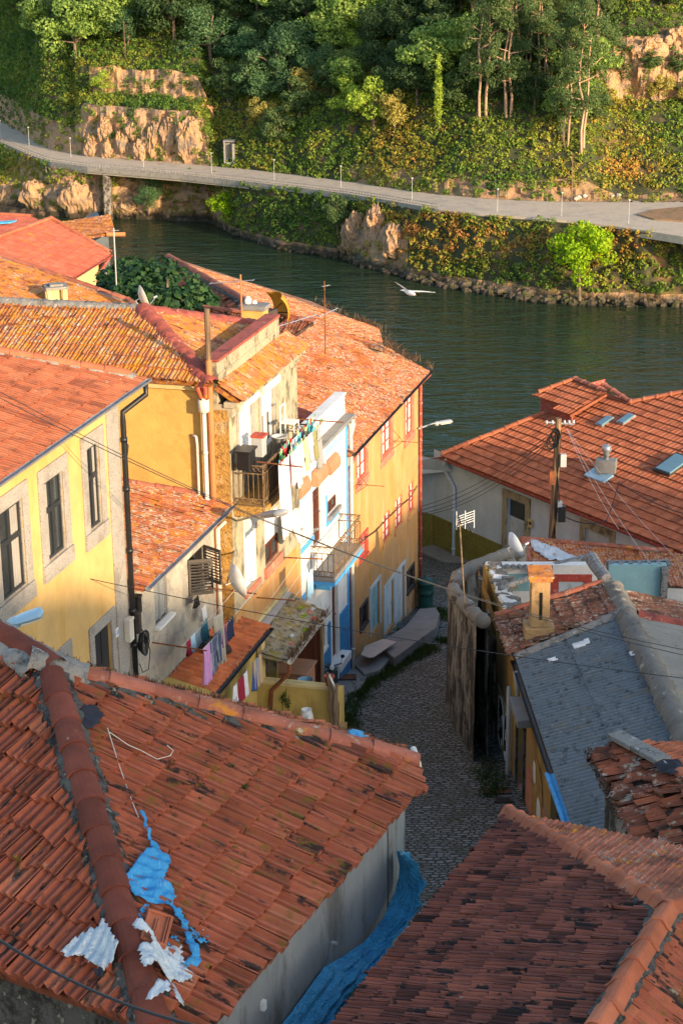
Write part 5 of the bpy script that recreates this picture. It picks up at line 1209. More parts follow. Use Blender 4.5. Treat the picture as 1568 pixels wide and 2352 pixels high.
mb = MB(); mb.prism([eL+nW*.0-ZU*.12, eL+V((-2.6, 2.0, -1.0)), eL+V((-2.6, 2.0, -1.55)), eL-ZU*.75-nW*.5], V((.15, .2, 0))); mb.build('bargeboard', M['white_cold'], war)
# roof furniture (parts of the roof)
def on_roof(u, v, h): return on((plW[0]+plW[3]*h, plW[1], plW[2], plW[3]), (u, v))[0]
def roof_slab(name, u, v, a, b, h, mat, parent, extra=0):
    c = on_roof(u, v, h); mb = MB(); mb.box(c, dW*a, plW[2]*b, plW[3]*.04); return mb.build(name, M[mat], parent, bevel=.01)
for u, v in ((1388, 967), (1437, 962)):
    k_ = roof_slab('rooflight', u, v, .20, .34, .08, 'zinc', war); roof_slab('pane', u, v, .15, .28, .13, 'glass_blue', k_)
k_ = roof_slab('skylight', 1545, 1066, .46, .62, .12, 'iron', war); roof_slab('pane', 1545, 1065, .38, .52, .18, 'glass_blue', k_)
k_ = roof_slab('chimney_flashing', 1375, 1092, .55, .26, .07, 'lamp_blue', war)
c = on_roof(1391, 1082, .1)
mb = MB(); mb.box(c+ZU*.22, V((.36, -.10, 0)), V((.07, .26, 0)), ZU*.24); chb = mb.build('chimney', M['concrete'], war, bevel=.015)
mb = MB(); mb.lathe(c+ZU*.5, [(.08, -.1), (.08, .12), (.13, .12), (.10, .2), (.17, .28), (.19, .36), (.17, .46), (.09, .52), (0, .54)], 14); mb.build('cowl', M['zinc'], chb, smooth=True)
# ================================================================ street and near ground
def street_mat():
    m = MAT('granite setts', (.2, .2, .2), bump=[(6, .02)], rough=.75, var=0); nt = m.node_tree; N = nt.nodes; L = nt.links; bs = N['Principled BSDF']
    tc = N.new('ShaderNodeTexCoord'); nz = N.new('ShaderNodeTexNoise'); nz.inputs['Scale'].default_value = 1.6; nz.inputs['Detail'].default_value = 3
    va = N.new('ShaderNodeVectorMath'); va.operation = 'MULTIPLY_ADD'; va.inputs[1].default_value = (.8, .34, 0); L.new(tc.outputs['Object'], nz.inputs[0]); L.new(nz.outputs['Color'], va.inputs[0]); L.new(tc.outputs['Object'], va.inputs[2])
    br = N.new('ShaderNodeTexBrick'); br.inputs['Scale'].default_value = 1; br.inputs['Brick Width'].default_value = .21; br.inputs['Row Height'].default_value = .15; br.inputs['Mortar Size'].default_value = .034; br.inputs['Bias'].default_value = -.1; br.inputs['Mortar Smooth'].default_value = .4
    br.inputs['Color1'].default_value = (.13, .14, .145, 1); br.inputs['Color2'].default_value = (.27, .285, .29, 1); br.inputs['Mortar'].default_value = (.035, .035, .022, 1)
    L.new(va.outputs[0], br.inputs[0])
    n2 = N.new('ShaderNodeTexNoise'); n2.inputs['Scale'].default_value = .9; n2.inputs['Detail'].default_value = 7; n2.inputs['Roughness'].default_value = .7; L.new(tc.outputs['Object'], n2.inputs[0])
    mr = N.new('ShaderNodeMapRange'); mr.inputs[1].default_value = .5; mr.inputs[2].default_value = .68; mr.inputs[4].default_value = .75; L.new(n2.outputs[0], mr.inputs[0])
    mx = N.new('ShaderNodeMix'); mx.data_type = 'RGBA'; mx.inputs[7].default_value = (.07, .075, .04, 1); L.new(mr.outputs[0], mx.inputs[0]); L.new(br.outputs['Color'], mx.inputs[6]); L.new(mx.outputs[2], bs.inputs['Base Color'])
    bp = N.new('ShaderNodeBump'); bp.inputs['Distance'].default_value = .03; bp.invert = True; L.new(br.outputs['Fac'], bp.inputs['Height']); L.new(bp.outputs[0], bs.inputs['Normal'])
    return m
M['street'] = street_mat()
def ground_h(x, y):
    z = street_z(min(y, 74)) if y < 74 else street_z(74)-.0
    if y > 80: z = street_z(74) - (y-80)*1.25
    return max(z, -4)
mb = MB(); xs = [-160, -90, -50, -25, -12, 0, 12, 25, 45, 80, 130, 190]; ys = [-30, 0, 15, 30, 45, 60, 70, 74, 80, 84, 92, 100, 110, 120, 140, 160, 180, 205]
b = mb.vs([V((x, y, ground_h(x, y)-.35)) for y in ys for x in xs]); nx = len(xs)
mb.idx(b, [(j*nx+i, j*nx+i+1, (j+1)*nx+i+1, (j+1)*nx+i) for j in range(len(ys)-1) for i in range(nx-1)])
tag(mb.build('ground', M['dirt']), kind='structure')
mb = MB(); b = mb.vs([V((x, y, street_z(min(y, 74)))) for y in (10, 74, 82) for x in (-9, 34)]); mb.idx(b, [(0, 1, 3, 2), (2, 3, 5, 4)])
tag(mb.build('cobbled_street', M['street']), kind='structure')
def SG(u, v, dz=0):
    k_ = ray(u, v); t = (49.11+.15*65.12+dz-75)/(k_.z+.15*k_.y); return CAM+k_*t
# raised pavement in front of the ochre house, with kerb
def slab(name, pix, h, mat, kind='structure', below=.4):
    top = [SG(u, v, h) for u, v in pix]; mb = MB(); mb.prism([p-ZU*(h+below) for p in top], ZU*(h+below)); o = mb.build(name, M[mat], None, bevel=.03); return tag(o, kind=kind)
slab('pavement', [(866, 1478), (930, 1438), (963, 1398), (1000, 1395), (1009, 1408), (1002, 1440), (950, 1478), (905, 1512)], .42, 'concrete')
slab('pavement', [(808, 1520), (866, 1472), (912, 1494), (870, 1540), (836, 1548)], .25, 'concrete')
slab('pavement', [(756, 1560), (800, 1534), (852, 1540), (826, 1580), (770, 1605)], .16, 'concrete')
slab('pavement', [(770, 1607), (826, 1582), (812, 1625), (775, 1680)], .06, 'concrete')
wq = [FWh.pt(d1[0]-1.2, 0, .0), FWh.pt(sc+.05, 0, 0), FWh.pt(sc+.05, 0, .9), FWh.pt(d1[0]-1.2, 0, .85)]
mb = MB(); mb.prism([V((p.x, p.y, 47.2)) for p in wq], ZU*.82); tag(mb.build('pavement', M['concrete'], None, bevel=.04), kind='structure')
# grass strips
rg = random.Random(21); mb = MB()
def strip(px, n, w, h=.16):
    P = [SG(u, v, .02) for u, v in px]
    for _ in range(n):
        t = rg.random()*(len(P)-1); i = int(t); p = P[i]+(P[i+1]-P[i])*(t-i)+V((rg.gauss(0, w), rg.gauss(0, w*.8), 0))
        tufts(mb, [p], 3, h, rg, w=.011, spread=.12)
strip([(785, 1690), (800, 1630), (840, 1575), (900, 1540), (955, 1506), (990, 1488)], 1500, .17, .20)
strip([(790, 1640), (800, 1690), (790, 1700)], 260, .25, .18); strip([(1010, 1400), (1025, 1425)], 160, .14); strip([(1015, 1470), (1030, 1478)], 120, .12)
strip([(1100, 1770), (1140, 1810), (1125, 1830)], 260, .16, .12); strip([(1060, 1560), (1085, 1640), (1120, 1740), (1150, 1800)], 260, .14, .10); strip([(820, 1540), (812, 1530)], 40, .06, .15); strip([(917, 1450), (922, 1452)], 30, .05)
tag(mb.build('grass', M['grass']), 'green grass and weeds along the cobbled alley edges', 'grass', kind='stuff')
SKY_S, SUN_S, SUN_C, EXPO, HAZE = .15, 3.3, (1, .75, .48), 1.38, 0
# ================================================================ houses and tree behind, on the left
def walls_under(name, pts, mat, parent, drop=.15, z0=44):
    mb = MB()
    for i in range(len(pts)):
        a, b = pts[i], pts[(i+1) % len(pts)]; mb.face([V((a.x, a.y, z0)), V((b.x, b.y, z0)), V((b.x, b.y, b.z-drop)), V((a.x, a.y, a.z-drop))])
    return mb.build(name, M[mat], parent)
hb = thing('low_house', V((-12, 62, 50)), 'house with ochre lichened roof and a small square chimney behind the gable house', 'house')
plI = rplane(D(150, 655, 62), dF, 1, 15)
ia = on(plI, (345, 722), (292, 690), (-30, 578), (-30, 722)); i_e = ia[0]
tile_roof('roof', plI, [ia[0]-dF*13, ia[0], ia[1], ia[2]+(ia[2]-ia[1])*.1, ia[2]-dF*13], M['tile_orange'], hb, prof='s', seed=111, sag=.03)
ridge('ridge', [ia[2]+ZU*.05, ia[1]+ZU*.05, ia[0]+ZU*.03], M['ridge_old'], hb, seg=.5, r=.12)
mortar_strip('mortar_bed', [ia[2], ia[1], ia[0]], M['mortar'], hb, w=.13, h=.06, drop=0)
c = on(plI, (130, 694))[0]; Fc = Face(c, V((.95, .3, 0)).normalized(), V((.3, -.95, 0)).normalized())
mb = MB()
for x in (-.24, .24):
    for y in (-.22, .22): Fc.box(mb, x-.07, x+.07, c.z-.4, c.z+.46, y-.07, y+.07)
Fc.box(mb, -.31, .31, c.z-.5, c.z+.08, -.29, .29); Fc.box(mb, -.16, .16, c.z, c.z+.46, -.14, .10); ch = mb.build('chimney', M['ochre_light'], hb)
mb = MB(); Fc.box(mb, -.36, .36, c.z+.46, c.z+.54, -.34, .34); Fc.box(mb, -.2, .2, c.z+.54, c.z+.60, -.18, .18); mb.build('chimney_cap', M['mortar'], ch)
walls_under('wall', [ia[0]-dF*13, ia[0], ia[1], ia[2]], 'ochre_yard', hb)
# red roofed house with cream wall
hc = thing('cream_house', V((-14, 78, 48)), 'cream walled house under smooth red tiles near the river, upper left', 'house')
d12 = AZ(12); Ec = D(252, 581, 78); plJ = rplane(Ec, d12, 1, 19)
ja = on(plJ, (117, 503), (-40, 560), (170, 631)); j0 = Ec-d12*9
tile_roof('roof', plJ, [j0, Ec, ja[0], ja[1]+(ja[1]-ja[0])*.5], M['tile_red'], hc, prof='s', seed=121, sag=.01, jit=.5)
ridge('ridge', [Ec+ZU*.05, ja[0]+ZU*.06, ja[1]+ZU*.06], M['ridge_new'], hc, seg=.5, r=.13)
plJ2 = plane3(Ec, ja[0], Ec+V((-.95, 3, -.35)))
mb = MB(); mb.face([Ec, ja[0], ja[0]+V((-1, 4, -1.6)), Ec+V((-1, 4, -1.6))]); mb.face([ja[0], ja[1], ja[1]+V((-3, 3, -1.6)), ja[0]+V((-1, 4, -1.6))]); mb.build('far_roof', M['tile_red'], hc)
r12 = V((d12.y, -d12.x, 0)); F12 = Face(V((Ec.x, Ec.y, 0))-r12*.4-d12*.3, d12, r12)
mb = MB(); F12.wall(mb, -9, 0, 44, Ec.z-.12); a = F12.pt(0, 0); vwall(mb, a, a-r12*6, 44, Ec.z-.12); mb.build('wall', M['ochre_light'], hc)
gutter('gutter', j0+r12*.06-ZU*.06, Ec+r12*.06-ZU*.06, 'pipe_red', hc, r=.075)
pipe('downpipe', [Ec+r12*.03-ZU*.14-d12*.1, F12.pt(-.25, Ec.z-.75, .09), F12.pt(-.25, 46, .09)], .06, 'pipe_red', hc)
hd = thing('slate_house', V((-16, 88, 46)), 'grey slate hung gable house behind the cream house, upper left', 'house')
Fd = Face(D(225, 560, 88), V((.98, .2, 0)).normalized(), V((.2, -.98, 0)).normalized())
z_ = Fd.sz(240, 536)[1]; a0 = Fd.s_at(196, z_); a1 = Fd.s_at(249, z_)
q = [Fd.pt(a0, 42), Fd.pt(a1, 42), Fd.pt(a1, z_), Fd.pt(a0, z_-.5)]
mb = MB(); mb.prism(q, -Fd.n*6); mb.build('wall', M['slate'], hd)
plD_ = plane3(q[3]+ZU*.1-Fd.n*1.5+V((-4, -1, .9)), q[2]+ZU*.1+Fd.n*.1, q[2]+ZU*.3-Fd.n*2.2)
pq = [q[2]+ZU*.08+Fd.d*.3+Fd.n*.1, q[2]+ZU*.5-Fd.n*2+Fd.d*.3, q[3]+ZU*.6-Fd.n*2-Fd.d*3.5, q[3]+ZU*.12+Fd.n*.1-Fd.d*3]
plD_ = plane3(pq[0], pq[1], pq[3]); tile_roof('roof', plD_, [pq[3], pq[0], pq[1], pq[2]], M['tile_orange'], hd, prof='s', seed=5, sag=0, noclip=())
mb = MB(); mb.tube([pq[0]-Fd.d*.4-ZU*.1, pq[0]+Fd.d*.45-ZU*.14], .10, 8); mb.build('drain_spout', M['pipe_orange'], hd)
he = thing('low_house', V((-24, 92, 46)), 'far low red roofed house with a blue sheet at the left border of the picture', 'house')
pk = [D(-30, 512, 90), D(72, 497, 92), D(60, 520, 86), D(-30, 560, 84)]
ple = plane3(pk[0], pk[1], pk[3]); pk = on(ple, (-40, 575), (115, 520), (72, 497), (-40, 492)); tile_roof('roof', ple, [pk[0], pk[1], pk[2], pk[3]], M['tile_red'], he, prof='s', seed=6, sag=0, noclip=())
ridge('ridge', [pk[3]+ZU*.05, pk[2]+ZU*.05], M['ridge_new'], he, seg=.5, r=.14); walls_under('wall', pk, 'ochre_light', he, z0=40)
c = on((ple[0]+ple[3]*.12, *ple[1:]), (6, 510))[0]; mb = MB(); mb.box(c, V((.5, .12, 0)), ple[2]*.35, ple[3]*.03); mb.build('blue_sheet', M['tarp'], he)
# long roofs above the river, behind the fig tree
hl = thing('riverside_house', V((2, 76, 46)), 'long low house with grass edged pale red tiles directly above the river', 'house')
R1 = D(387, 590, 80); R2 = D(592, 708, 68); R3 = D(886, 797, 67.5)
plM = plane3(R1, R2, R3)
ma = on(plM, (640, 700), (560, 640)); mq = on(plM, (884, 800), (868, 752), (826, 738), (716, 690), (560, 642), (392, 588))
tile_roof('roof', plM, [R2+(R3-R2)*.0, on(plM, (716, 742))[0], mq[0], mq[1], mq[2], mq[3], mq[4], mq[5]], M['tile_lichen'], hl, prof='s', seed=131, sag=.03, noclip=())
ridge('ridge', [R1+ZU*.05, R2+ZU*.05], M['ridge_old'], hl, seg=.42, r=.15); mortar_strip('mortar_bed', [R1, R2], M['mortar_dark_shade'], hl, w=.2, h=.07, drop=0)
plN = plane3(R1, R2, R1+V((-3.2, -1.6, -1.5)))
na = on(plN, (358, 604), (352, 640), (420, 690), (560, 730)); 
tile_roof('side_roof', plN, [na[0], R1, R2, na[3], na[1]], M['tile_broken'], hl, prof='s', seed=132, jit=2.5, noclip=())
plN2 = rplane(D(470, 720, 63), V((-dF.y, dF.x, 0))*-1, 1, 16)
if plN2[2].dot(dF) < 0: plN2 = rplane(D(470, 720, 63), V((-dF.y, dF.x, 0))*-1, -1, 16)
nb = on(plN2, (420, 770), (640, 790), (720, 738), (560, 720), (430, 704))
tile_roof('low_roof', plN2, [nb[0], nb[1], nb[2], nb[3], nb[4]], M['tile_broken'], hl, prof='s', seed=133, jit=2, noclip=())
ridge('low_ridge', [nb[4]+ZU*.05, nb[3]+ZU*.05, nb[2]+ZU*.05], M['ridge_old'], hl, seg=.5, r=.12)
walls_under('wall', [R2, mq[0], mq[1], mq[2], mq[3], mq[4], mq[5]], 'granite_moss', hl, .18)
cbx = D(580, 745, 61); Fx = Face(cbx, nF, -dF)
zt = Fx.sz(580, 712)[1]; zb_ = cbx.z
mb = MB(); Fx.box(mb, -.38, .36, zb_-2, zt, -.5, .0); chx = mb.build('chimney', M['yellow_warm'], hl)
mb = MB(); Fx.box(mb, -.44, .44, zt, zt+.14, -.56, .08); mb.build('chimney_cap', M['concrete'], chx)
mb = MB(); mb.lathe(Fx.pt(-.2, zt+.14, -.2), [(.0, 0), (.1, .02), (.12, .12), (.06, .24), (0, .26)], 10); mb.lathe(Fx.pt(-.0, zt+.14, -.25), [(.0, 0), (.08, .02), (.07, .1), (0, .13)], 10); mb.build('chimney_stones', M['white_wash'], chx)
rg = random.Random(31); mb = MB()
tufts(mb, [mq[0]+(mq[1]-mq[0])*rg.random()+V((.1, .1, 0)) for _ in range(30)]+[mq[1]+(mq[2]-mq[1])*rg.random() for _ in range(60)], 3, .26, rg, w=.008, spread=.3)
tufts(mb, [mq[2]+(mq[3]-mq[2])*rg.random() for _ in range(26)]+[mq[0]+(EO-mq[0])*rg.random()+V((.1, .2, 0)) for _ in range(30)], 4, .34, rg, w=.010, spread=.2)
tag(mb.build('dry_grass', M['weed_dry']), 'dry grass tufts along the river side roof edge', 'grass', kind='stuff')
# fig tree
ft = thing('fig_tree', D(365, 720, 63)-ZU*4, 'broad dark green leafy fig tree between the red roofs, upper left', 'tree')
rg = random.Random(17); mb = MB(); b0 = V(ft.location)
for du, dv in ((0, 0), (-60, -20), (70, -10), (20, -50)):
    p = D(365+du, 690+dv, 64); mb.tube([b0, b0+(p-b0)*.5+V((rg.gauss(0, .15), 0, .3)), p], [.14, .09, .03], 6)
mb.build('trunk', M['bark'], ft)
mb = MB()
for u, v, r, d in ((265, 640, .75, 66), (300, 612, .6, 67), (290, 680, .8, 64), (345, 640, .95, 65.5), (340, 690, .9, 63.5), (400, 650, .9, 65), (400, 695, .9, 63.5), (445, 680, .75, 64), (470, 690, .5, 64), (370, 620, .7, 66.5), (250, 665, .5, 65), (440, 712, .5, 63.3), (310, 655, .8, 64.5), (480, 700, .35, 63.6)):
    leaves(mb, D(u, v, d), (r, r*.9, r*.62), int(330*r*r+90), .22, rg, (0, 1), flat=1.1, shell=.75, up=.5)
mb.build('crown', M['fig'], ft)
# ================================================================ river and far bank
def interp(tab, u):
    if u <= tab[0][0]: return tab[0][1]
    for (a, b), (c, d) in zip(tab[:-1], tab[1:]):
        if u <= c: return b+(d-b)*(u-a)/(c-a)
    return tab[-1][1]
WLT = [(-260, 480), (0, 490), (130, 497), (320, 503), (400, 506), (480, 511), (530, 536), (640, 573), (780, 592), (830, 612), (940, 640), (1100, 670), (1250, 690), (1400, 697), (1568, 702), (1900, 716)]
RLT = [(-260, 262), (-100, 285), (0, 325), (60, 352), (115, 372), (200, 384), (300, 392), (420, 402), (550, 416), (680, 431), (800, 446), (900, 462), (1000, 480), (1100, 490), (1200, 498), (1300, 506), (1400, 517), (1500, 532), (1568, 543), (1900, 590)]
RUT = [(-260, 232), (-100, 246), (0, 275), (60, 312), (115, 343), (200, 358), (300, 366), (420, 375), (550, 386), (680, 401), (800, 416), (900, 432), (1000, 446), (1100, 455), (1200, 460), (1300, 463), (1400, 464), (1568, 464), (1900, 462)]
def zroad(u): return 11.0 + 1.6*min(1, max(0, (u-500)/600))
def sstep(a, b, x): t = min(1, max(0, (x-a)/(b-a))); return t*t*(3-2*t)
from mathutils import noise as mnoise
def nz(x, y, z=0, s=1.0): return mnoise.noise(V((x*s, y*s, z*s)))
def fbm(x, y, s, o=4):
    t = 0; a = 1
    for i in range(o): t += a*nz(x, y, 7.3*i, s*2**i); a *= .5
    return t
DRS = [0]+[.15*i for i in range(1, 23)]+[3.6, 4.8, 6, 7.5, 9, 10.5, 12, 12.5, 12.8, 13.0, 13.2, 13.4, 13.6, 13.8, 14.0, 14.2, 14.4, 14.7, 15.6, 17, 19, 21.5, 24, 27, 30, 32, 32.8, 33.4, 34, 34.6, 35.2, 36, 39, 42, 45.5, 49, 53, 57, 62, 68, 75, 85, 100, 120, 150, 190]
def hill_h(u, dr, x, y):
    slope = .70*max(0, dr-.5)+(-.0006*dr*dr)
    c1 = sstep(165, 200, u)*(1-sstep(455, 500, u))                   # quarried cliff with two terraces
    h1 = 11.0*sstep(.2, 3.4, dr)+.12*max(0, min(dr, 13)-3.4)+5.6*sstep(12.6, 14.8, dr)+.62*max(0, dr-16.5)
    c0 = (1-sstep(150, 190, u))
    h0 = 6.5*sstep(.2, 3.6, dr)+.78*max(0, dr-3.6)
    c2 = sstep(1330, 1420, u)
    h2 = .52*max(0, dr-4)-.2*sstep(20, 30, dr)+9.0*sstep(32, 36, dr)*sstep(1350, 1400, u)
    m = slope*(1-c1)*(1-c0)*(1-c2)+h1*c1+h0*c0+h2*c2
    return max(0, m)+fbm(x, y, .09, 4)*1.3*sstep(1, 8, dr)
UCOL = [-240+i*7.0 for i in range(300)]
cols = []; hillcols = []
for u in UCOL:
    zr = zroad(u); bw = PZ(u, interp(WLT, u), 0); tl_ = PZ(u, interp(RLT, u), zr); tu = PZ(u, interp(RUT, u), zr)
    dirh = V((tu.x, tu.y, 0)).normalized()
    col = []
    ovr = tl_.y-bw.y
    for k_, t in enumerate((0, .05, .1, .15, .2, .25, .3, .35, .4, .45, .5, .55, .6, .65, .7, .76, .83, .9, .95, 1.0)):
        vert = 1-sstep(460, 540, u); vert = max(vert, sstep(770, 790, u)*(1-sstep(915, 940, u))*.9)
        prof = t**1.0*(1-vert)+vert*(sstep(.0, .12, t)*.25+sstep(.4, .62, t)*.3+ .45*t*t)
        back = max(ovr, 1.5 if u < 520 else 3)
        x = bw.x+(tl_.x-bw.x)*t; hd_ = min(back, max(ovr, 2.5)); y = bw.y+hd_*prof; z = -1.2*(t == 0)+(zr-.35)*t
        jit = (fbm(x, z*1.2, .22, 3)*1.2+1.8*abs(nz(x+.4*z, z*.4, 2, .33))+.8*abs(nz(x, z*.6, 4, .8))-.5)*(1.4 if vert > .5 else .7)*sstep(0, .1, t)*(1-sstep(.85, 1, t))
        p = V((x, y+jit*1.0, z)); col.append(p)
    col[-1] = V((tl_.x, max(tl_.y-.3, 1), zr-.35)) if ovr > 1 else V((col[-1].x, col[-1].y, zr-.6))
    hc_ = []
    for dr in DRS:
        q = V((tu.x, tu.y, 0))+dirh*dr; h = hill_h(u, dr, q.x, q.y)
        rockj = (fbm(q.x*1.7, h*.9+q.y*.5, .2, 3)*1.5+2.2*abs(nz(q.x+.4*h, h*.35, 5, .30))+.9*abs(nz(q.x*1.3, h*.5, 9, .75))+.35*nz(q.x, h, 2, 1.3)-.9)*(1 if (dr < 4 or 12 < dr < 15.5 or 31 < dr < 37) else .25)
        q -= dirh*rockj*sstep(.3, 1.5, dr); hc_.append(V((q.x, q.y, zr+h-.05*(dr == 0))))
    cols.append(col); hillcols.append(hc_)
def loft(name, C, mats, pick):
    mb = MB(); nv = len(C[0]); b = mb.vs([p for c in C for p in c])
    for i in range(len(C)-1):
        for j in range(nv-1):
            f = (i*nv+j, (i+1)*nv+j, (i+1)*nv+j+1, i*nv+j+1); mb.mi = pick(UCOL[i], j, C[i][j], C[i][j+1]); mb.idx(b, [f])
    o = mb.build(name, mats, None, smooth=True); o.data.polygons.foreach_set('use_smooth', [m == 0 for m in mb.m]); return tag(o, kind='structure')
M['hill'] = MAT('hillside earth', (.05, .055, .025), [dict(c=(.17, .10, .05), s=.16, lo=.52, hi=.66, d=6), dict(c=(.09, .10, .02), s=.3, lo=.55, hi=.66, d=5, a=.8)], bump=[(.8, .3), (3, .12)])
def is_rock(u, dr, steep):
    if 185 < u < 480 and (dr < 3.6): return 1
    if 212 < u < 492 and 12.2 < dr < 15: return 1
    if u <= 185 and dr < 3.4: return 1
    if u > 1365 and 31 < dr < 36.5: return 1
    return 0
loft('river_bank', cols, [M['hill'], M['rock']], lambda u, j, a, b: 1 if (u < 520 or (775 < u < 935 and j < 14) or j < 3) else 0)
hill = loft('hillside', hillcols, [M['hill'], M['rock'], M['dirt']], lambda u, j, a, b: 2 if (u > 780 and DRS[j] < 4.5) else is_rock(u, DRS[j], 0))
# road on top of the bank, with viaduct edge and kerb
mb = MB(); rows = []
for u in UCOL:
    zr = zroad(u); rows.append((PZ(u, interp(RLT, u), zr), PZ(u, interp(RUT, u), zr)))
b = mb.vs([p+(q-p)*t-ZU*(1.3 if t < 0 else 0) for p, q in rows for t in (-.001, .0, .5, .95, 1.06)])
mb.idx(b, [(i*5+j, (i+1)*5+j, (i+1)*5+j+1, i*5+j+1) for i in range(len(rows)-1) for j in range(4)]); tag(mb.build('road', M['road']), kind='structure')
vd = thing('viaduct', rows[40][0]-ZU*3, 'concrete roadside viaduct deck with low railing above the rocky bank', 'viaduct')
mb = MB()
vr = [r for u, r in zip(UCOL, rows) if u < 1010]
for (p, q), (p2, q2) in zip(vr[:-1], vr[1:]):
    a, a2 = p+V((0, -.35, 0)), p2+V((0, -.35, 0)); d = (q-p)*.3; d2 = (q2-p2)*.3
    mb.face([a+ZU*.12, a2+ZU*.12, a2-ZU*.9, a-ZU*.9]); mb.face([a+ZU*.12, a2+ZU*.12, p2+V((0, .35, .12)), p+V((0, .35, .12))]); mb.face([a-ZU*.9, a2-ZU*.9, p2+d2*2-ZU*.9, p+d*2-ZU*.9])
mb.build('deck', M['road_edge'], vd)
mb = MB()
for i, (p, q) in enumerate(vr):
    mb.tube([p+V((0, -.25, .1)), p+V((0, -.25, 1.0))], .05, 4)
for z in (.5, 1.0): mb.tube([p+V((0, -.25, z)) for p, q in vr], .05, 4)
mb.build('railing', M['road_edge'], vd)
for u in (118, 240):
    mb = MB(); i = min(range(len(UCOL)), key=lambda k: abs(UCOL[k]-u)); p = rows[i][0]; mb.box(V((p.x, p.y+2.0, zroad(u)/2-.6)), V((1.3 if u < 200 else .8, 0, 0)), V((0, 1.6, 0)), ZU*(zroad(u)/2-.4))
    mb.build('pier', M['mould'], vd)
def hill_at(u, v):
    i = min(range(len(UCOL)), key=lambda k: abs(UCOL[k]-u)); hc_ = hillcols[i]; pv = None
    for p in hc_:
        vv = proj(p)[1]
        if pv is not None and vv <= v <= pv[0]:
            t = (pv[0]-v)/(pv[0]-vv+1e-9); return pv[1]+(p-pv[1])*t
        if pv is None or vv < pv[0]: pv = (vv, p)
    return hc_[0] if v > proj(hc_[0])[1] else pv[1]
def bank_at(u, v):
    i = min(range(len(UCOL)), key=lambda k: abs(UCOL[k]-u)); c = cols[i]
    return min(c, key=lambda p: abs(proj(p)[1]-v))
# water
def water_mat():
    m = MAT('river water', (.016, .033, .016), rough=.06, spec=.5, var=0); nt = m.node_tree; N = nt.nodes; L = nt.links; bs = N['Principled BSDF']
    tc = N.new('ShaderNodeTexCoord'); prev = None
    for sc, dist, det in (((.10, .26, 1), .8, 3), ((.30, .8, 1), .32, 3), ((1.1, 2.2, 1), .05, 1)):
        mp = N.new('ShaderNodeMapping'); mp.inputs['Scale'].default_value = sc; mp.inputs['Rotation'].default_value = (0, 0, .35); L.new(tc.outputs['Object'], mp.inputs[0])
        t = N.new('ShaderNodeTexNoise'); t.inputs['Scale'].default_value = 1; t.inputs['Detail'].default_value = det; t.inputs['Distortion'].default_value = .6; L.new(mp.outputs[0], t.inputs[0])
        bp = N.new('ShaderNodeBump'); bp.inputs['Distance'].default_value = dist; bp.inputs['Strength'].default_value = 1; L.new(t.outputs[0], bp.inputs['Height'])
        if prev: L.new(prev, bp.inputs['Normal'])
        prev = bp.outputs[0]
    L.new(prev, bs.inputs['Normal']); bs.inputs['IOR'].default_value = 1.33
    return m
M['water'] = water_mat()
mb = MB(); b = mb.vs([V((-500, 90, 0)), V((500, 90, 0)), V((500, 620, 0)), V((-500, 620, 0))]); mb.idx(b, [(0, 1, 2, 3)]); tag(mb.build('river', M['water']), kind='structure')
# undergrowth
VEG = [(0, (.035, .085, .022)), (.22, (.075, .16, .028)), (.42, (.16, .25, .036)), (.60, (.33, .33, .045)), (.76, (.46, .29, .055)), (.88, (.50, .24, .065)), (1, (.46, .20, .08))]
M['veg'] = leafmat('hillside undergrowth', VEG, .35)
def autumn(u, v):
    t = 0
    for (a, b, c, d, s) in ((1060, 545, 190, 75, .62), (500, 250, 90, 50, .34), (960, 310, 150, 50, .25), (1480, 395, 120, 50, .42), (1230, 330, 200, 90, .16), (720, 370, 200, 40, .12), (240, 150, 60, 20, .2), (250, 215, 200, 18, .1), (1480, 560, 130, 50, .4), (1250, 570, 120, 50, .3), (60, 400, 90, 50, .38), (1150, 380, 160, 50, .2), (240, 400, 60, 30, .2), (1460, 220, 60, 40, .25), (330, 130, 100, 20, .15), (1500, 20, 100, 40, .2), (870, 400, 160, 20, .18)):
        t += s*math.exp(-((u-a)/c)**2-((v-b)/d)**2)
    return t*(.62 if v < 430 else .9)
rg = random.Random(77); mb = MB()
def bush(p, r, dens=1.0, base=None, up=.3):
    u, v = proj(p); a = autumn(u, v); t = (.37+.16*nz(p.x, p.y, p.z, .16)+.34*nz(p.x, p.z, 3, .045)+a*(.6+.6*rg.random()) if base is None else base)+rg.gauss(0, .06)
    leaves(mb, p+ZU*r*.3, (r, r, r*.75), int((16+22*r)*dens), .42+.12*r, rg, (max(0, t-.14), min(1, t+.14)), flat=.9, shell=.7, up=up)
for i in range(len(UCOL)-1):
    u = UCOL[i]
    if u < -60 or u > 1640: continue
    hc_ = hillcols[i]; nxt = hillcols[i+1]
    for j in range(len(DRS)-1):
        p, q = hc_[j], hc_[j+1]
        if proj(p)[1] < -60: break
        if is_rock(u, DRS[j], 0) and rg.random() > .34: continue
        if u > 1000 and DRS[j] < 3 + (u > 1330)*3: 
            if rg.random() < .75: continue
        L_ = (q-p).length; wdt = (nxt[j]-p).length
        k_ = L_*wdt*.60
        for _ in range(int(k_)+(rg.random() < k_-int(k_))):
            c = p+(q-p)*rg.random()+(nxt[j]-p)*rg.random(); bush(c, rg.uniform(.45, 1.25))
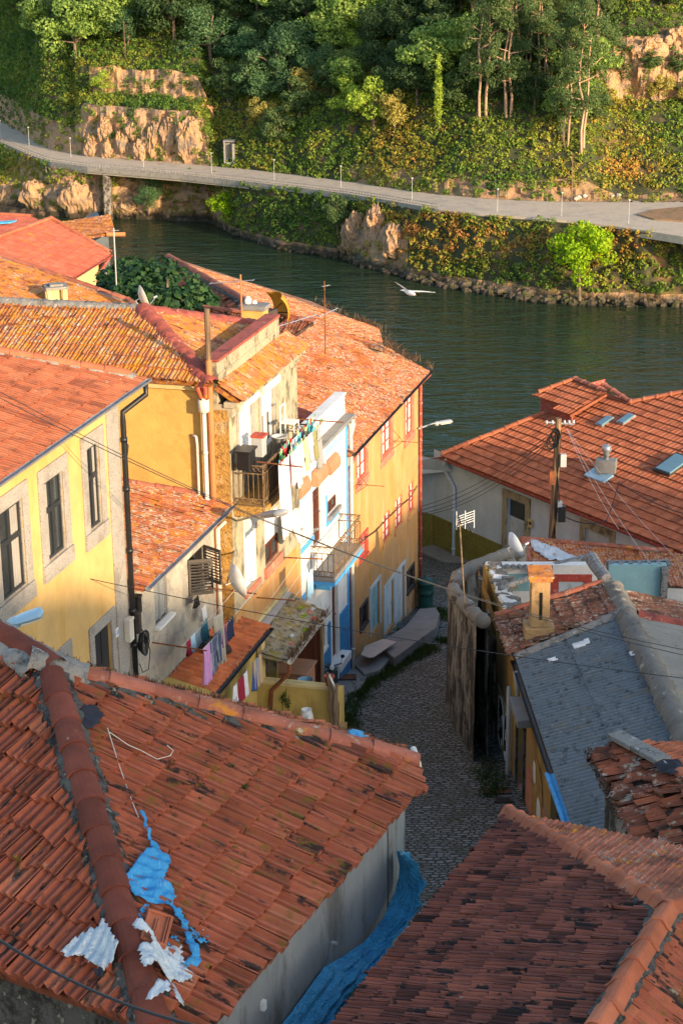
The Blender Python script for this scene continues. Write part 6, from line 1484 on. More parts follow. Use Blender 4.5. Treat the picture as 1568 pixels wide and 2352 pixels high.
for i in range(len(UCOL)-1):
    u = UCOL[i]
    if u < -60 or u > 1640: continue
    c = cols[i]
    for j in range(3, len(c)-1):
        dens = .75
        if u < 520: dens = .10 if j < 13 else .5
        if 780 < u < 930: dens = .10 if j < 13 else .7
        if u < 120 or (330 < u < 400) or 640 < u < 770: dens = max(dens, .34)
        p, q = c[j], c[j+1]; wdt = (cols[i+1][j]-p).length; k_ = (q-p).length*wdt*dens
        for _ in range(int(k_)+(rg.random() < k_-int(k_))):
            s_ = p+(q-p)*rg.random()+(cols[i+1][j]-p)*rg.random(); bush(s_+V((0, -.2, 0)), rg.uniform(.4, 1.05), up=.15)
tag(mb.build('undergrowth', M['veg']), 'green and rusty undergrowth covering the far bank and hillside', 'undergrowth', kind='stuff')
# rubble along the waterline
rg = random.Random(12); mb = MB()
def boulder(mb, c, r):
    n = 7; m_ = 5; rot = Matrix.Rotation(rg.random()*6, 3, 'Z'); sc = V((r*rg.uniform(.8, 1.3), r*rg.uniform(.7, 1.1), r*rg.uniform(.5, .8))); b = len(mb.v)
    for j in range(m_+1):
        th = math.pi*j/m_
        for i in range(n):
            ph = 2*math.pi*i/n; k_ = 1+rg.gauss(0, .14); mb.v.append(tuple(c+rot @ V((sc.x*math.sin(th)*math.cos(ph)*k_, sc.y*math.sin(th)*math.sin(ph)*k_, sc.z*math.cos(th)*k_))))
    mb.idx(b, [(j*n+i, j*n+(i+1) % n, (j+1)*n+(i+1) % n, (j+1)*n+i) for j in range(m_) for i in range(n)])
for _ in range(520):
    u = rg.uniform(930, 1640); w_ = 1-abs((u-1180)/500)**2; p = PZ(u, interp(WLT, u), 0); d = rg.random()
    boulder(mb, p+V((0, -2.2*max(0, w_)+d*7.5, -.1+d*1.6)), rg.uniform(.35, 1.15))
for _ in range(150):
    u = rg.uniform(500, 930); p = PZ(u, interp(WLT, u), 0); d = rg.random(); boulder(mb, p+V((0, -.6+d*3, -.1+d*1.0)), rg.uniform(.3, .8))
M['boulder'] = MAT('wet boulders', (.13, .10, .07), [dict(c=(.09, .10, .02), s=.7, lo=.5, hi=.62, a=.9), dict(c=(.02, .018, .014), s=.5, lo=.2, hi=.5, a=.95, z=(.1, 1.1))], bump=[(2, .1)])
tag(mb.build('boulders', M['boulder']), 'dark mossy boulders piled along the far waterline', 'boulders', kind='stuff')
def rockmass(c, rx, ry, rz, seed):
    mb = MB(); c = V(c)
    def f(i, j):
        th = math.pi*(.02+.96*j); ph = 2*math.pi*(i % 1.0); d = V((math.sin(th)*math.cos(ph), math.sin(th)*math.sin(ph), math.cos(th)))
        k_ = 1+.30*nz(d.x*1.6, d.y*1.6, d.z*1.6+seed*3.1)-.34*abs(nz(d.x*2.6+seed, d.y*2.6, d.z*1.0))+.16*nz(d.x*6, d.y*6, d.z*3+seed)
        return c+V((d.x*rx*k_, d.y*ry*k_, d.z*rz*k_))
    mb.grid(f, 44, 30); return tag(mb.build('rock_outcrop', M['rock']), kind='structure')
for i, (u, v, rx, rz) in enumerate(((820, 545, 2.6, 4.6), (858, 540, 2.4, 5.2), (900, 555, 2.4, 3.8), (795, 570, 1.8, 2.2))):
    p = bank_at(u, v); rockmass(p+V((0, 1.0, 0)), rx, 2.6, rz, i)
for i, (u, v, rx, rz) in enumerate(((212, 340, 2.2, 3.2), (250, 345, 2.0, 2.8), (285, 330, 2.0, 4.0), (325, 345, 2.2, 3.0), (358, 325, 2.0, 4.4), (398, 320, 2.6, 5.4), (440, 325, 3.0, 5.2), (240, 300, 1.8, 3.0), (310, 300, 2.4, 2.4))):
    p = hill_at(u, v); rockmass(p+V((0, .9, 0)), rx, 2.2, rz, 20+i)
for i, (u, v, rx, rz) in enumerate(((20, 460, 4.0, 3.4), (80, 455, 3.5, 3.6), (170, 462, 3.4, 4.2), (225, 470, 3.6, 3.8), (285, 480, 3.6, 2.8), (1420, 150, 3, 3.4), (1480, 125, 3.4, 3.2), (1545, 95, 3.6, 3.0))):
    p = bank_at(u, v) if v > 300 else hill_at(u, v); rockmass(p+V((0, .8, 0)), rx, 2.4, rz, 40+i)
# ---------------------------------------------------------------- trees of the far hillside
def tree_proto(name, H, R, kind, seed, label, ramp, bark='bark'):
    rg = random.Random(seed); t = thing(name, V((0, 0, 0)), label, 'tree')
    tb = MB(); cb_ = MB()
    clusters = []
    if kind == 'poplar':
        tb.tube([V((0, 0, 0)), V((.1, 0, H*.9))], [.16, .03], 6)
        for i in range(26):
            z = H*(.12+.86*i/26); r = R*(math.sin(math.pi*(.10+.88*i/26))**.7); clusters.append((V((rg.gauss(0, .15), rg.gauss(0, .15), z)), V((r*.7, r*.7, H*.05)), 1))
    elif kind == 'euc':
        for s_ in range(2):
            x0 = V((rg.gauss(0, .7), rg.gauss(0, .4), 0)); pts = [x0]; 
            for i in range(1, 7): pts.append(x0+V((rg.gauss(0, .25)*i*.5, rg.gauss(0, .25)*i*.5, H*.15*i)))
            tb.tube(pts, [.26-.035*i for i in range(7)], 6)
            for i in range(19):
                k_ = rg.uniform(1.3, 6); i0 = int(k_); base = pts[min(i0, 5)]+(pts[min(i0+1, 6)]-pts[min(i0, 5)])*(k_-i0)
                a = rg.random()*6.28; L_ = R*rg.uniform(.35, 1.0)*(1.15-(k_/7)*.5); tip = base+V((math.cos(a)*L_, math.sin(a)*L_, rg.uniform(.1, 1.6)))
                tb.tube([base, base+(tip-base)*.55+ZU*-.1, tip], [.09, .06, .03], 5)
                for _ in range(2): clusters.append((tip+V((rg.gauss(0, .5), rg.gauss(0, .5), rg.gauss(0, .5))), V((1, 1, .85))*rg.uniform(.7, 1.3), .8))
            clusters.append((pts[-1], V((1.2, 1.2, 1.6)), .8))
    else:
        tb.tube([V((0, 0, -1)), V((rg.gauss(0, .2), 0, H*.35)), V((rg.gauss(0, .4), rg.gauss(0, .3), H*.7))], [.24, .17, .07], 6)
        n = 26 if kind == 'round' else 22
        for i in range(n):
            d = V((rg.gauss(0, 1), rg.gauss(0, 1), rg.gauss(0, .8))).normalized(); q = rg.random()**.4*.86
            low = .5
            c = V((d.x*R*q, d.y*R*q, H*low+d.z*H*.42*q)); rr = R*rg.uniform(.24, .42)
            clusters.append((c, V((rr, rr, rr*.72)), 1))
            if i % 3 == 0: tb.tube([V((0, 0, H*.3)), V((0, 0, H*.3)).lerp(c, .6)+ZU*.3, c], [.09, .06, .02], 4)
    for c, r, w in clusters:
        sh = rg.uniform(-.12, .12); cen = .5+sh+(c.z/H-.5)*.12
        leaves(cb_, c, r, int(105*max(r.x, .6)**1.25*w)+30, .34 if kind != 'round' else .40, rg, (max(0, cen-.22), min(1, cen+.22)), flat=.85, shell=.72, up=.35)
    trk = tb.build('trunk', M[bark], t); crn = cb_.build('crown', M[ramp], t)
    return t
M['lf_olive'] = leafmat('olive green leaves', [(0, (0.085, 0.175, 0.040)), (.5, (0.213, 0.335, 0.068)), (1, (0.455, 0.526, 0.124))], .35)
M['lf_blue'] = leafmat('blue green leaves', [(0, (.040, .105, .045)), (.5, (.095, .19, .075)), (1, (.20, .29, .11))], .35)
M['lf_dark'] = leafmat('dark leaves', [(0, (.022, .050, .022)), (.5, (.050, .095, .032)), (1, (.115, .165, .045))], .3)
M['lf_yellow'] = leafmat('yellow green leaves', [(0, (0.156, 0.238, 0.032)), (.5, (0.341, 0.479, 0.055)), (1, (0.550, 0.550, 0.095))], .4)
M['lf_lime'] = leafmat('lime leaves', [(0, (.12, .26, .008)), (.5, (.30, .48, .014)), (1, (.50, .58, .03))], .45)
M['lf_euc'] = leafmat('eucalyptus leaves', [(0, (.040, .085, .032)), (.5, (.095, .16, .052)), (1, (.21, .25, .075))], .35)
M['lf_brown'] = leafmat('browning leaves', [(0, (0.227, 0.192, 0.055)), (.5, (0.428, 0.351, 0.082)), (1, (0.550, 0.542, 0.137))], .35)
PR = {k_: tree_proto(*a) for k_, a in {
 'olive': ('round_tree', 10, 4.6, 'round', 1, 'x', 'lf_olive'), 'olive2': ('round_tree', 9, 4.2, 'round', 8, 'x', 'lf_olive'),
 'blue': ('acacia_tree', 10, 4.4, 'acacia', 2, 'x', 'lf_blue'), 'blue2': ('acacia_tree', 10, 4.0, 'acacia', 12, 'x', 'lf_blue'),
 'dark': ('dark_tree', 10, 4.2, 'round', 3, 'x', 'lf_dark'), 'dark2': ('dark_tree', 10, 4.0, 'acacia', 13, 'x', 'lf_dark'),
 'yell': ('yellow_green_tree', 7, 3.2, 'acacia', 4, 'x', 'lf_yellow'), 'lime': ('lime_tree', 10, 3.9, 'round', 5, 'x', 'lf_lime'),
 'euc': ('eucalyptus_tree', 20, 3.6, 'euc', 6, 'x', 'lf_euc', 'bark_pale'), 'euc2': ('eucalyptus_tree', 20, 3.8, 'euc', 16, 'x', 'lf_euc', 'bark_pale'),
 'pop': ('poplar_tree', 14, 1.15, 'poplar', 7, 'x', 'lf_yellow'), 'brown': ('browning_tree', 7, 3.0, 'acacia', 9, 'x', 'lf_brown'), 'green': ('green_tree', 8, 3.4, 'round', 10, 'x', 'lf_euc')}.items()}
PH = dict(olive=10, olive2=9, blue=10, blue2=10, dark=10, dark2=10, yell=7, lime=10, euc=20, euc2=20, pop=14, brown=7, green=8)
used = set()
def plant(kind, u, v, hpx, label, group=None, bank=False, wide=1.0, p=None):
    p = p or (bank_at(u, v) if bank else hill_at(u, v)); dep = (p-CAM).dot(FW); s = hpx*dep/FPX/PH[kind]/.97
    rot = rnd.random()*6.28; loc = p-ZU*.3
    if kind in used: t = copy_tree(PR[kind], loc, rot, (s*wide, s*wide, s))
    else:
        t = PR[kind]; used.add(kind); t.location = loc; t.rotation_euler = (0, 0, rot); t.scale = (s*wide, s*wide, s)
    t['label'] = label
    if group: t['group'] = group
    elif 'group' in t: del t['group']
    return t
T = [('olive', 185, 150, 175, 'large olive green round crowned tree left of the tall wooden pole', 1.05), ('olive2', 125, 90, 130, 'olive tree behind the large round tree at upper left', 1),
 ('blue', 495, 150, 160, 'large blue green feathery tree right of the tall wooden pole', 1.25), ('blue2', 645, 215, 195, 'tall blue green tree right of the feathery tree', .85), ('blue', 600, 230, 90, 'small blue green tree below the feathery trees', 1),
 ('yell', 335, 70, 95, 'yellowish thin tree above the rock terraces, cut by the picture top', 1.0), ('green', 528, 240, 118, 'dense green bush tree at the right end of the terraces', 1.0), ('yell', 246, 214, 62, 'small yellow green fig against the terrace wall', 1.1),
 ('brown', 702, 228, 95, 'brownish green bush tree beside the tall blue green tree', .9), ('yell', 862, 300, 135, 'yellow green tree in the middle of the wood', 1.0), ('brown', 905, 300, 110, 'browning tree right of the yellow green tree', .8),
 ('pop', 1008, 300, 175, 'slender upright poplar in front of the dark wood', 1), ('pop', 985, 210, 140, 'second slender poplar, higher and darker', 1.1),
 ('euc', 1105, 268, 330, 'tall eucalyptus with reddish trunk left of the multi trunk group', .8), ('euc2', 1165, 266, 300, 'eucalyptus with several pale trunks mid wood', .9), ('euc', 1240, 200, 260, 'eucalyptus behind the pale trunks', .8),
 ('euc2', 1292, 338, 290, 'tall eucalyptus with slanting pale trunk at the roadside', .8), ('euc', 1330, 348, 340, 'tallest roadside eucalyptus with bare pale double trunk', .8),
 ('green', 640, 330, 105, 'green shrub tree above the road behind the concrete booth', 1.1), ('brown', 610, 290, 80, 'brown tinged shrub above the concrete booth', 1)]
for k_, u, v, h, lb, wd in T: plant(k_, u, v, h, lb, None, False, wd)
for k_, u, v, h, lb, wd in [('lime', 1330, 672, 200, 'bright lime green tree hanging over the river below the road', .95), ('lime', 517, 508, 92, 'light green bush tree over the water under the viaduct', 1.05), ('green', 775, 515, 88, 'small green tree on the bank left of the pale rock', .9), ('blue', 342, 478, 84, 'feathery green bush tree on the rocks under the viaduct', 1.1)]:
    t = plant(k_, u, v, h, lb, None, True, wd); t.location = t.location+V((0, -1.5, 0))
FILL = {'olive': 'olive green tree in the dense wood of the far hillside', 'blue': 'blue green tree in the dense wood of the far hillside', 'dark': 'dark green tree in the dense wood of the far hillside', 'euc': 'thin eucalyptus in the dense wood of the far hillside', 'yell': 'yellow green tree in the dense wood of the far hillside', 'green': 'mid green tree in the dense wood of the far hillside', 'brown': 'browning tree in the dense wood of the far hillside'}
rnd.seed(5); pl_ = []
tries = 0
while len(pl_) < 150 and tries < 4000:
    tries += 1; u = rnd.uniform(-60, 1640); v = rnd.uniform(-75, 300)
    lim = 40 if u < 110 else (110 if u < 500 else (270 if u < 1200 else (300 if u < 1370 else 250)))
    if v > lim: continue
    if 150 < u < 560 and 105 < v < 260: continue
    if u > 1370 and 20 < v < 150: continue
    if u > 1370 and v > 150 and rnd.random() < .5: continue
    p = hill_at(u, v)
    if any((p-q).length < 5.2 for q in pl_): continue
    pl_.append(p)
    if u < 300: ks = ['dark', 'olive2', 'dark2', 'olive']
    elif u < 760: ks = ['dark', 'blue2', 'dark2', 'olive2', 'green', 'blue']
    elif u < 980: ks = ['dark', 'dark2', 'green', 'olive2', 'yell', 'green']
    elif u < 1370: ks = ['euc', 'dark2', 'euc2', 'green', 'dark', 'olive']
    else: ks = ['green', 'dark', 'dark2', 'brown']
    k_ = rnd.choice(ks); h = rnd.uniform(100, 165)*(1.5 if k_.startswith('euc') else 1)*(.6 if u > 1370 else 1)*(.75 if k_ in ('yell', 'brown', 'green') else 1)
    base = k_.rstrip('2'); plant(k_, u, v, h, FILL[base], 'trees of the far wood', p=p, wide=rnd.uniform(1.0, 1.3))
# unseen hill added behind the camera: ridge shaped to shade the lower alley
SUN_Hd = V((.66, -.75, 0)).normalized(); tS = math.tan(math.radians(13))
mb = MB(); prof_ = []
for u, v in ((-250, 1150), (0, 1330), (270, 1372), (520, 1350), (760, 1332), (860, 1262), (935, 1165)): prof_.append(FO.px(u, v))
prof_.append(on(plW, (1150, 1040))[0]+V((0, 0, .6))); prof_.append(on(plW, (1400, 1150))[0]+ZU*.3); prof_.append(on(plW, (1600, 1180))[0]+ZU*.6)
sp = []
for i, p in enumerate(prof_):
    q = p+SUN_Hd*95; sp.append(V((q.x, q.y, p.z+95*tS)))
first = sp[0]+(sp[0]-sp[1])*6; first.z = sp[0].z+6; sp = [first]+sp; last = sp[-1]+(sp[-1]-sp[-2])*.8; last.z = sp[-1].z-3; sp.append(last)
rows_ = []
for i in range(len(sp)-1):
    for k_ in range(6):
        p = sp[i].lerp(sp[i+1], k_/6); rows_.append(p+ZU*fbm(p.x, p.y, .25, 3)*.35)
b = mb.vs([x for p in rows_ for x in (V((p.x, p.y, 40))-SUN_Hd*28, p-SUN_Hd*3-ZU*1.5, p, p+SUN_Hd*30+ZU*-2, V((p.x, p.y, 30))+SUN_Hd*80)])
mb.idx(b, [(i*5+j, (i+1)*5+j, (i+1)*5+j+1, i*5+j+1) for i in range(len(rows_)-1) for j in range(4)])
tag(mb.build('hill', M['hill']), kind='structure')
# ================================================================ porch, yard and lean-to shed below the facades
Pp = FO.px(521, 1408, .02); plP = rplane(Pp, dF, 1, 13)
Ef = on(plP, (617, 1438))[0]; En_ = on(plP, (497, 1586))[0]
Ln = max(3.0, (Ef-En_).dot(dF))+.25; Ew = (Ef-Pp).dot(nF)
por = thing('porch', Ef-ZU*3, 'lean-to porch with rolled red tiles and lichen spots under the clothes lines', 'porch')
pe0 = Ef-dF*Ln; bT = (Pp-Ef).dot(plP[2])
tile_roof('roof', plP, [pe0, Ef, Ef+plP[2]*bT, pe0+plP[2]*bT], M['tile_porch'], por, prof='l', tw=.235, gl=.37, lift=.02, seed=141, sag=.01, jit=.8)
gutter('gutter', pe0+nF*.07-ZU*.04, Ef+nF*.07-ZU*.04, 'iron', por, r=.075)
mb = MB(); q = [pe0+plP[2]*bT-dF*.1, pe0-dF*.1]; mb.box((q[0]+q[1])/2-ZU*.06, (q[1]-q[0])/2, dF*.14, ZU*.12); mb.build('end_beam', M['ochre_yard'], por)
sE = (Ef-FO.P).dot(dF); CYW = Face(FO.pt(sE-.25, 0, 0), nF, -dF)
oA = CYW.s_at(604, 53); oB = CYW.s_at(772, 52); zlow = CYW.sz(690, 1580)[1]; zhi = Ef.z-.22
mb = MB(); ow_ = Face(Ef-V((0, 0, Ef.z))-nF*.25, dF, nF)
ow_.wall(mb, -Ln+.1, -.3, 44, Ef.z-.15); mb.build('wall', M['ochre_yard'], por)
yard = thing('yard_wall', CYW.pt((oA+oB)/2, 51), 'ochre yard wall with pale coping and a wide opening beside the alley', 'wall')
mb = MB(); CYW.box(mb, Ew-.25, oA, 44, zhi, -.2, 0); CYW.box(mb, oA+.002, oB, 44, zlow, -.2, .002); mb.build('wall', M['ochre_yard'], yard)
mb = MB(); CYW.box(mb, oA-.075, oA+.06, zlow+.102, zhi, -.22, .022); CYW.box(mb, oA-.075, oB-.1, zlow+.002, zlow+.10, -.24, .03); mb.build('coping', M['ochre_light'], yard, bevel=.012)
mb = MB(); CYW.box(mb, oB-.02, oB+.1, 44, zlow-.05, -.5, .05); mb.build('end_post', M['ochre_yard'], yard)
shed = thing('lean_to_shed', CYW.pt(oA+.5, 51, -2), 'lean-to shed roofed with mossy corrugated sheets against the facades', 'shed')
plSh = rplane(FO.px(650, 1362, PO), dF, 1, 12)
sh = on(plSh, (661, 1516), (746, 1405), (668, 1363), (603, 1440), (600, 1502))
sh[0] = sh[1]-dF*((sh[1]-sh[0]).dot(dF))
corrugated('roof', plSh, sh, M['fibro_moss'], shed, wave=.15, amp=.026, gl=1.2)
zs_ = on((plSh[0]+plSh[3]*.06, *plSh[1:]), (598, 1432), (650, 1356), (671, 1361), (612, 1442)); mb = MB(); mb.prism(zs_, -plSh[3]*.03); mb.build('zinc_flashing', M['zinc'], shed)
mb = MB(); FP.box(mb, FP.s_at(585, sh[3].z), FP.s_at(652, sh[2].z), sh[2].z+.10, sh[2].z+.22, 0, .10); mb.build('wall_ledge', M['ochre_light'], shed)
gutter('gutter', sh[0]+nF*.05-ZU*.06, sh[1]+nF*.05-ZU*.06, 'pipe_white', shed, r=.07)
pipe('drain', [sh[0]+nF*.05-ZU*.14, sh[0]+nF*.04-ZU*.35, sh[0]-nF*.45-ZU*.9, sh[0]-nF*.5-ZU*1.6], .055, 'rust', shed)
fz = sh[0].z
BF = Face(V((sh[1].x, sh[1].y, 0))-dF*.5, nF, -dF)     # wooden end panel
mb = MB()
for i in range(9): BF.box(mb, -1.15+i*.13, -1.15+i*.13+.125, fz-2.4, fz-.05+.02*(i % 2), -.03, .01*(i % 2))
mb.build('end_panel', M['door_brown'], shed)
mb = MB(); BF.box(mb, -1.2, -1.13, fz-2.4, fz+.1, -.05, .05); BF.box(mb, .02, .09, fz-2.4, fz-.05, -.05, .05); mb.build('posts', M['wood'], shed)
dY = (CYW.pt(oA, zlow)-CAM).dot(FW)
CS = Face(CYW.pt(0, 0, -.9)*1.0, nF, -dF); CS.P.z = 0
so = CS.s_at(609, zlow+.4); s1_ = CS.s_at(637, zlow+.4); mb = MB()
mb.grid(lambda i, j: CS.pt(so+(s1_-so)*i, zlow-.9+(fz-zlow+.95)*j, .03*math.cos(i*40)), 60, 2); mb.build('corrugated_screen', M['fibro_moss'], shed)
rg = random.Random(9); mb = MB()
tufts(mb, [sh[0]+(sh[1]-sh[0])*rg.random()+nF*.06 for _ in range(70)], 6, .22, rg, w=.008, spread=.12); tag(mb.build('dry_weeds', M['weed_dry']), 'dry weeds growing from the shed gutter', 'weeds', kind='stuff')
# scraps on the sheet roof
for i, (u, v, c) in enumerate(((690, 1400, 'lf_lime'), (697, 1418, 'lf_lime'), (712, 1408, 'pink_paint'), (670, 1464, 'sack'), (716, 1403, 'sack'), (720, 1424, 'red_paint'), (668, 1482, 'pink_paint'), (699, 1450, 'lf_lime'))):
    p = on(plSh, (u, v))[0]+plSh[3]*.05; mb = MB(); a = plSh[1]*(.08+.03*(i % 3)); b_ = plSh[2]*.05
    mb.grid(lambda x, y: p+a*(x-.5)*2+b_*(y-.5)*2+plSh[3]*(.03*math.sin(x*9+i)*math.cos(y*5)), 5, 4); nm = ['green', 'green', 'pink', 'white', 'white', 'red', 'pink', 'green'][i]
    tag(mb.build('plastic_scrap', M[c]), f'{nm} plastic scrap on the mossy shed roof, {["nearest the wall side of two greens", "below the upper green scrap", "beside the biggest white scrap", "left of the yellowish patch", "biggest, near the right edge", "at the right near the gutter", "close to the lower corner", "lowest of the greens"][i]}', 'scrap', 'litter on the shed roof')
# cupboard, jar, bucket, flowerpot
cc = CYW.pt(CYW.s_at(655, zlow+.1, -1.0), 0, -1.0); cc.z = 0
fcb = Face(cc, nF, -dF); zt = fcb.sz(668, 1545)[1]
cup = thing('cupboard', fcb.pt(0, zt-1, 0), 'reddish wooden cupboard standing in the yard under the shed roof', 'cupboard')
mb = MB(); fcb.box(mb, -.30, .52, zt-1.1, zt-.05, -.9, 0); mb.build('body', M['wood_red'], cup, bevel=.01)
mb = MB(); fcb.box(mb, -.36, .58, zt-.048, zt, -.95, .05); mb.build('top', M['wood_red'], cup, bevel=.01)
mb = MB(); fcb.box(mb, -.27, .10, zt-1.0, zt-.12, .002, .025); fcb.box(mb, .12, .49, zt-1.0, zt-.12, .002, .025); mb.build('doors', M['wood_red'], cup, bevel=.008)
def lathe_thing(name, c, prof, mat, label, cat, n=16, parts=()):
    t = thing(name, c, label, cat); mb = MB(); mb.lathe(c, prof, n); mb.build('body', M[mat], t, smooth=True)
    for nm, pf, mt in parts: mb = MB(); mb.lathe(c, pf, n); mb.build(nm, M[mt], t, smooth=True)
    return t
jz = CYW.pt(CYW.s_at(717, 52), 0, .35); jt = Face(V((jz.x, jz.y, 0)), nF, -dF).sz(717, 1631)[1]
lathe_thing('ceramic_jar', V((jz.x, jz.y, jt-.48)), [(0, 0), (.11, 0), (.15, .08), (.17, .25), (.15, .38), (.12, .43), (.14, .48), (.115, .48), (.10, .42), (0, .40)], 'white_paint', 'tall white ceramic jar in front of the ochre yard wall', 'jar')
sp_ = Face(V((jz.x, jz.y, 0)), nF, -dF)
mb = MB(); bz_ = jt-.5; mb.box(sp_.pt(0, bz_-2.5, -.0), nF*.9, dF*.55, ZU*2.5)
tag(mb.build('yard_ledge', M['ochre_dark']), 'low ledge carrying the white jar outside the ochre yard wall', 'ledge')
pz_ = CYW.sz(754, 1597)[1]; pp = CYW.pt(CYW.s_at(754, pz_), zlow+.1, -.10)
lathe_thing('flowerpot', V((pp.x, pp.y, zlow+.10)), [(0, 0), (.08, 0), (.12, .22), (.135, .22), (.135, .27), (.11, .27), (.10, .22), (0, .2)], 'pipe_red', 'terracotta flowerpot on the right end of the yard wall coping', 'flowerpot')
bp_ = CYW.pt(CYW.s_at(701, zlow, -.5), zlow-.05, -.5); lathe_thing('bucket', V((bp_.x, bp_.y, zlow-.28)), [(0, 0), (.14, 0), (.19, .3), (.2, .3), (.18, .28), (0, .05)], 'glass_blue', 'blue grey bucket on the yard floor beside the cupboard', 'bucket')
# dead stump and bent plank at the corner of the yard
rg = random.Random(6); sc_ = CYW.pt(oB+.02, 0, .1); mb = MB()
for i in range(7):
    a = rg.gauss(0, .09); b_ = rg.gauss(0, .06); p = V((sc_.x+a, sc_.y+b_, zlow-1.1)); mb.tube([p, p+V((rg.gauss(0, .05), 0, .8)), p+V((rg.gauss(0, .12), 0, 1.3+rg.random()*.5))], [.07, .06, .03], 5)
tag(mb.build('dead_trunk', M['wood']), 'dead twisted vine trunk at the street corner of the yard wall', 'dead plant')
mb = MB(); mb.tube([CYW.pt(oB-.1, zlow+.5, .15), CYW.pt(oB+.05, zlow+.2, .16), CYW.pt(oB+.08, zlow-.5, .18), CYW.pt(oB-.02, zlow-1.0, .18), CYW.pt(oB-.2, zlow-1.4, .2)], .03, 6); tag(mb.build('hose', M['pipe_white']), 'grey white hose bent over the street corner of the yard wall', 'hose')
rg = random.Random(2); mb = MB()
for u, v in ((655, 1600), (662, 1615), (648, 1608)):
    p = CYW.px(u, v, .05); mb.tube([p-ZU*.3, p, p+V((.03, 0, .22))], .008, 4); leaves(mb, p, (.07, .05, .16), 26, .06, rg, (.3, 1))
tag(mb.build('wall_plants', M['grass']), 'small green plants against the ochre yard wall', 'plant')
# scooter
sc0 = SG(755, 1590, .16); sct = thing('scooter', sc0, 'dark blue black motor scooter parked behind the yard wall by the blue house door', 'scooter')
sdn = V((.25, -.97, 0)).normalized(); sr_ = V((sdn.y, -sdn.x, 0))*-1
def SP(a, b, z): return sc0+sdn*a+sr_*b+ZU*z
for a in (-.6, .6):
    mb = MB(); c = SP(a, 0, .25)
    for k_ in range(1): mb.tube([c+sdn*(.19*math.cos(t/8*math.pi))+ZU*(.19*math.sin(t/8*math.pi)) for t in range(17)], .06, 8, cap=False)
    w = mb.build('wheel', M['black'], sct); mb = MB(); mb.lathe(c-sr_*.04, [(0, 0), (.13, 0), (.13, .08), (0, .08)], 12, sr_); mb.build('rim', M['zinc'], w)
mb = MB(); mb.grid(lambda i, j: SP(-.75+.95*i, (.17*math.sin(math.pi*(.15+.7*i)))*math.cos(math.pi*j), .42+.28*math.sin(math.pi*j)*(1-.25*i)), 10, 10); mb.box(SP(.1, 0, .30), sdn*.35, sr_*.15, ZU*.05); mb.build('body', M['scoot'], sct, smooth=True)
mb = MB(); mb.tube([SP(-.72, 0, .80), SP(-.4, 0, .80), SP(.02, 0, .72)], [.11, .15, .12], 8); mb.build('seat', M['black'], sct, smooth=True)
mb = MB(); mb.grid(lambda i, j: SP(.36+.16*j-.05*math.sin(math.pi*i), (i-.5)*.40*(1-.3*j), .95-.72*j), 8, 6); mb.build('front_shield', M['scoot'], sct, smooth=True, solid=.02)
mb = MB(); mb.tube([SP(.45, 0, .35), SP(.32, 0, 1.0)], .03, 6); mb.tube([SP(.30, -.33, 1.02), SP(.34, 0, .98), SP(.30, .33, 1.02)], .022, 6); mb.build('handlebar', M['black'], sct)
for b_ in (-.3, .3): mb = MB(); mb.tube([SP(.3, b_, 1.0), SP(.3, b_*1.2, 1.22)], .008, 4); mb.lathe(SP(.3, b_*1.2, 1.25), [(0, 0), (.06, 0), (.06, .02), (0, .02)], 10, sdn); mb.build('mirror', M['black'], sct)
mb = MB(); mb.lathe(SP(.42, 0, .98), [(.0, .05), (.07, .04), (.08, 0)], 10, sdn); mb.build('headlight', M['white_paint'], sct)
mb = MB(); mb.tube([SP(-.75, 0, .78), SP(-.9, 0, .95)], .1, 8); mb.build('top_box', M['black'], sct)
# ================================================================ laundry
COLS = {'white': (.74, .74, .74), 'cream': (.70, .64, .54), 'pink': (.72, .42, .48), 'lilac': (.60, .30, .56), 'teal': (.06, .20, .24), 'greyblue': (.28, .38, .46), 'navy': (.035, .045, .09), 'plum': (.18, .07, .17), 'black': (.02, .02, .022), 'yellow': (.72, .66, .30), 'green': (.12, .36, .16), 'red': (.5, .05, .05), 'olive': (.24, .24, .12), 'grey': (.30, .30, .30), 'aqua': (.10, .45, .55), 'sky': (.45, .68, .80), 'darkred': (.34, .035, .06), 'blue': (.08, .16, .42)}
for k_, c in COLS.items(): M['cl_'+k_] = MAT(k_+' cloth', c, rough=.9, spec=.1, var=.1, vs=6, bump=[(18, .006)])
M['cl_stripe'] = MAT('striped jean cloth', (.08, .10, .17), [dict(c=(.34, .36, .42), s=(26, 26, 1), lo=.52, hi=.58)], rough=.9)
M['cl_towel'] = MAT('striped towel', (.52, .46, .36), [dict(c=(.22, .30, .26), s=(16, 16, .2), lo=.56, hi=.6, a=.8), dict(c=(.42, .22, .16), s=(9, 9, .2), lo=.62, hi=.66, a=.7)], rough=.95)
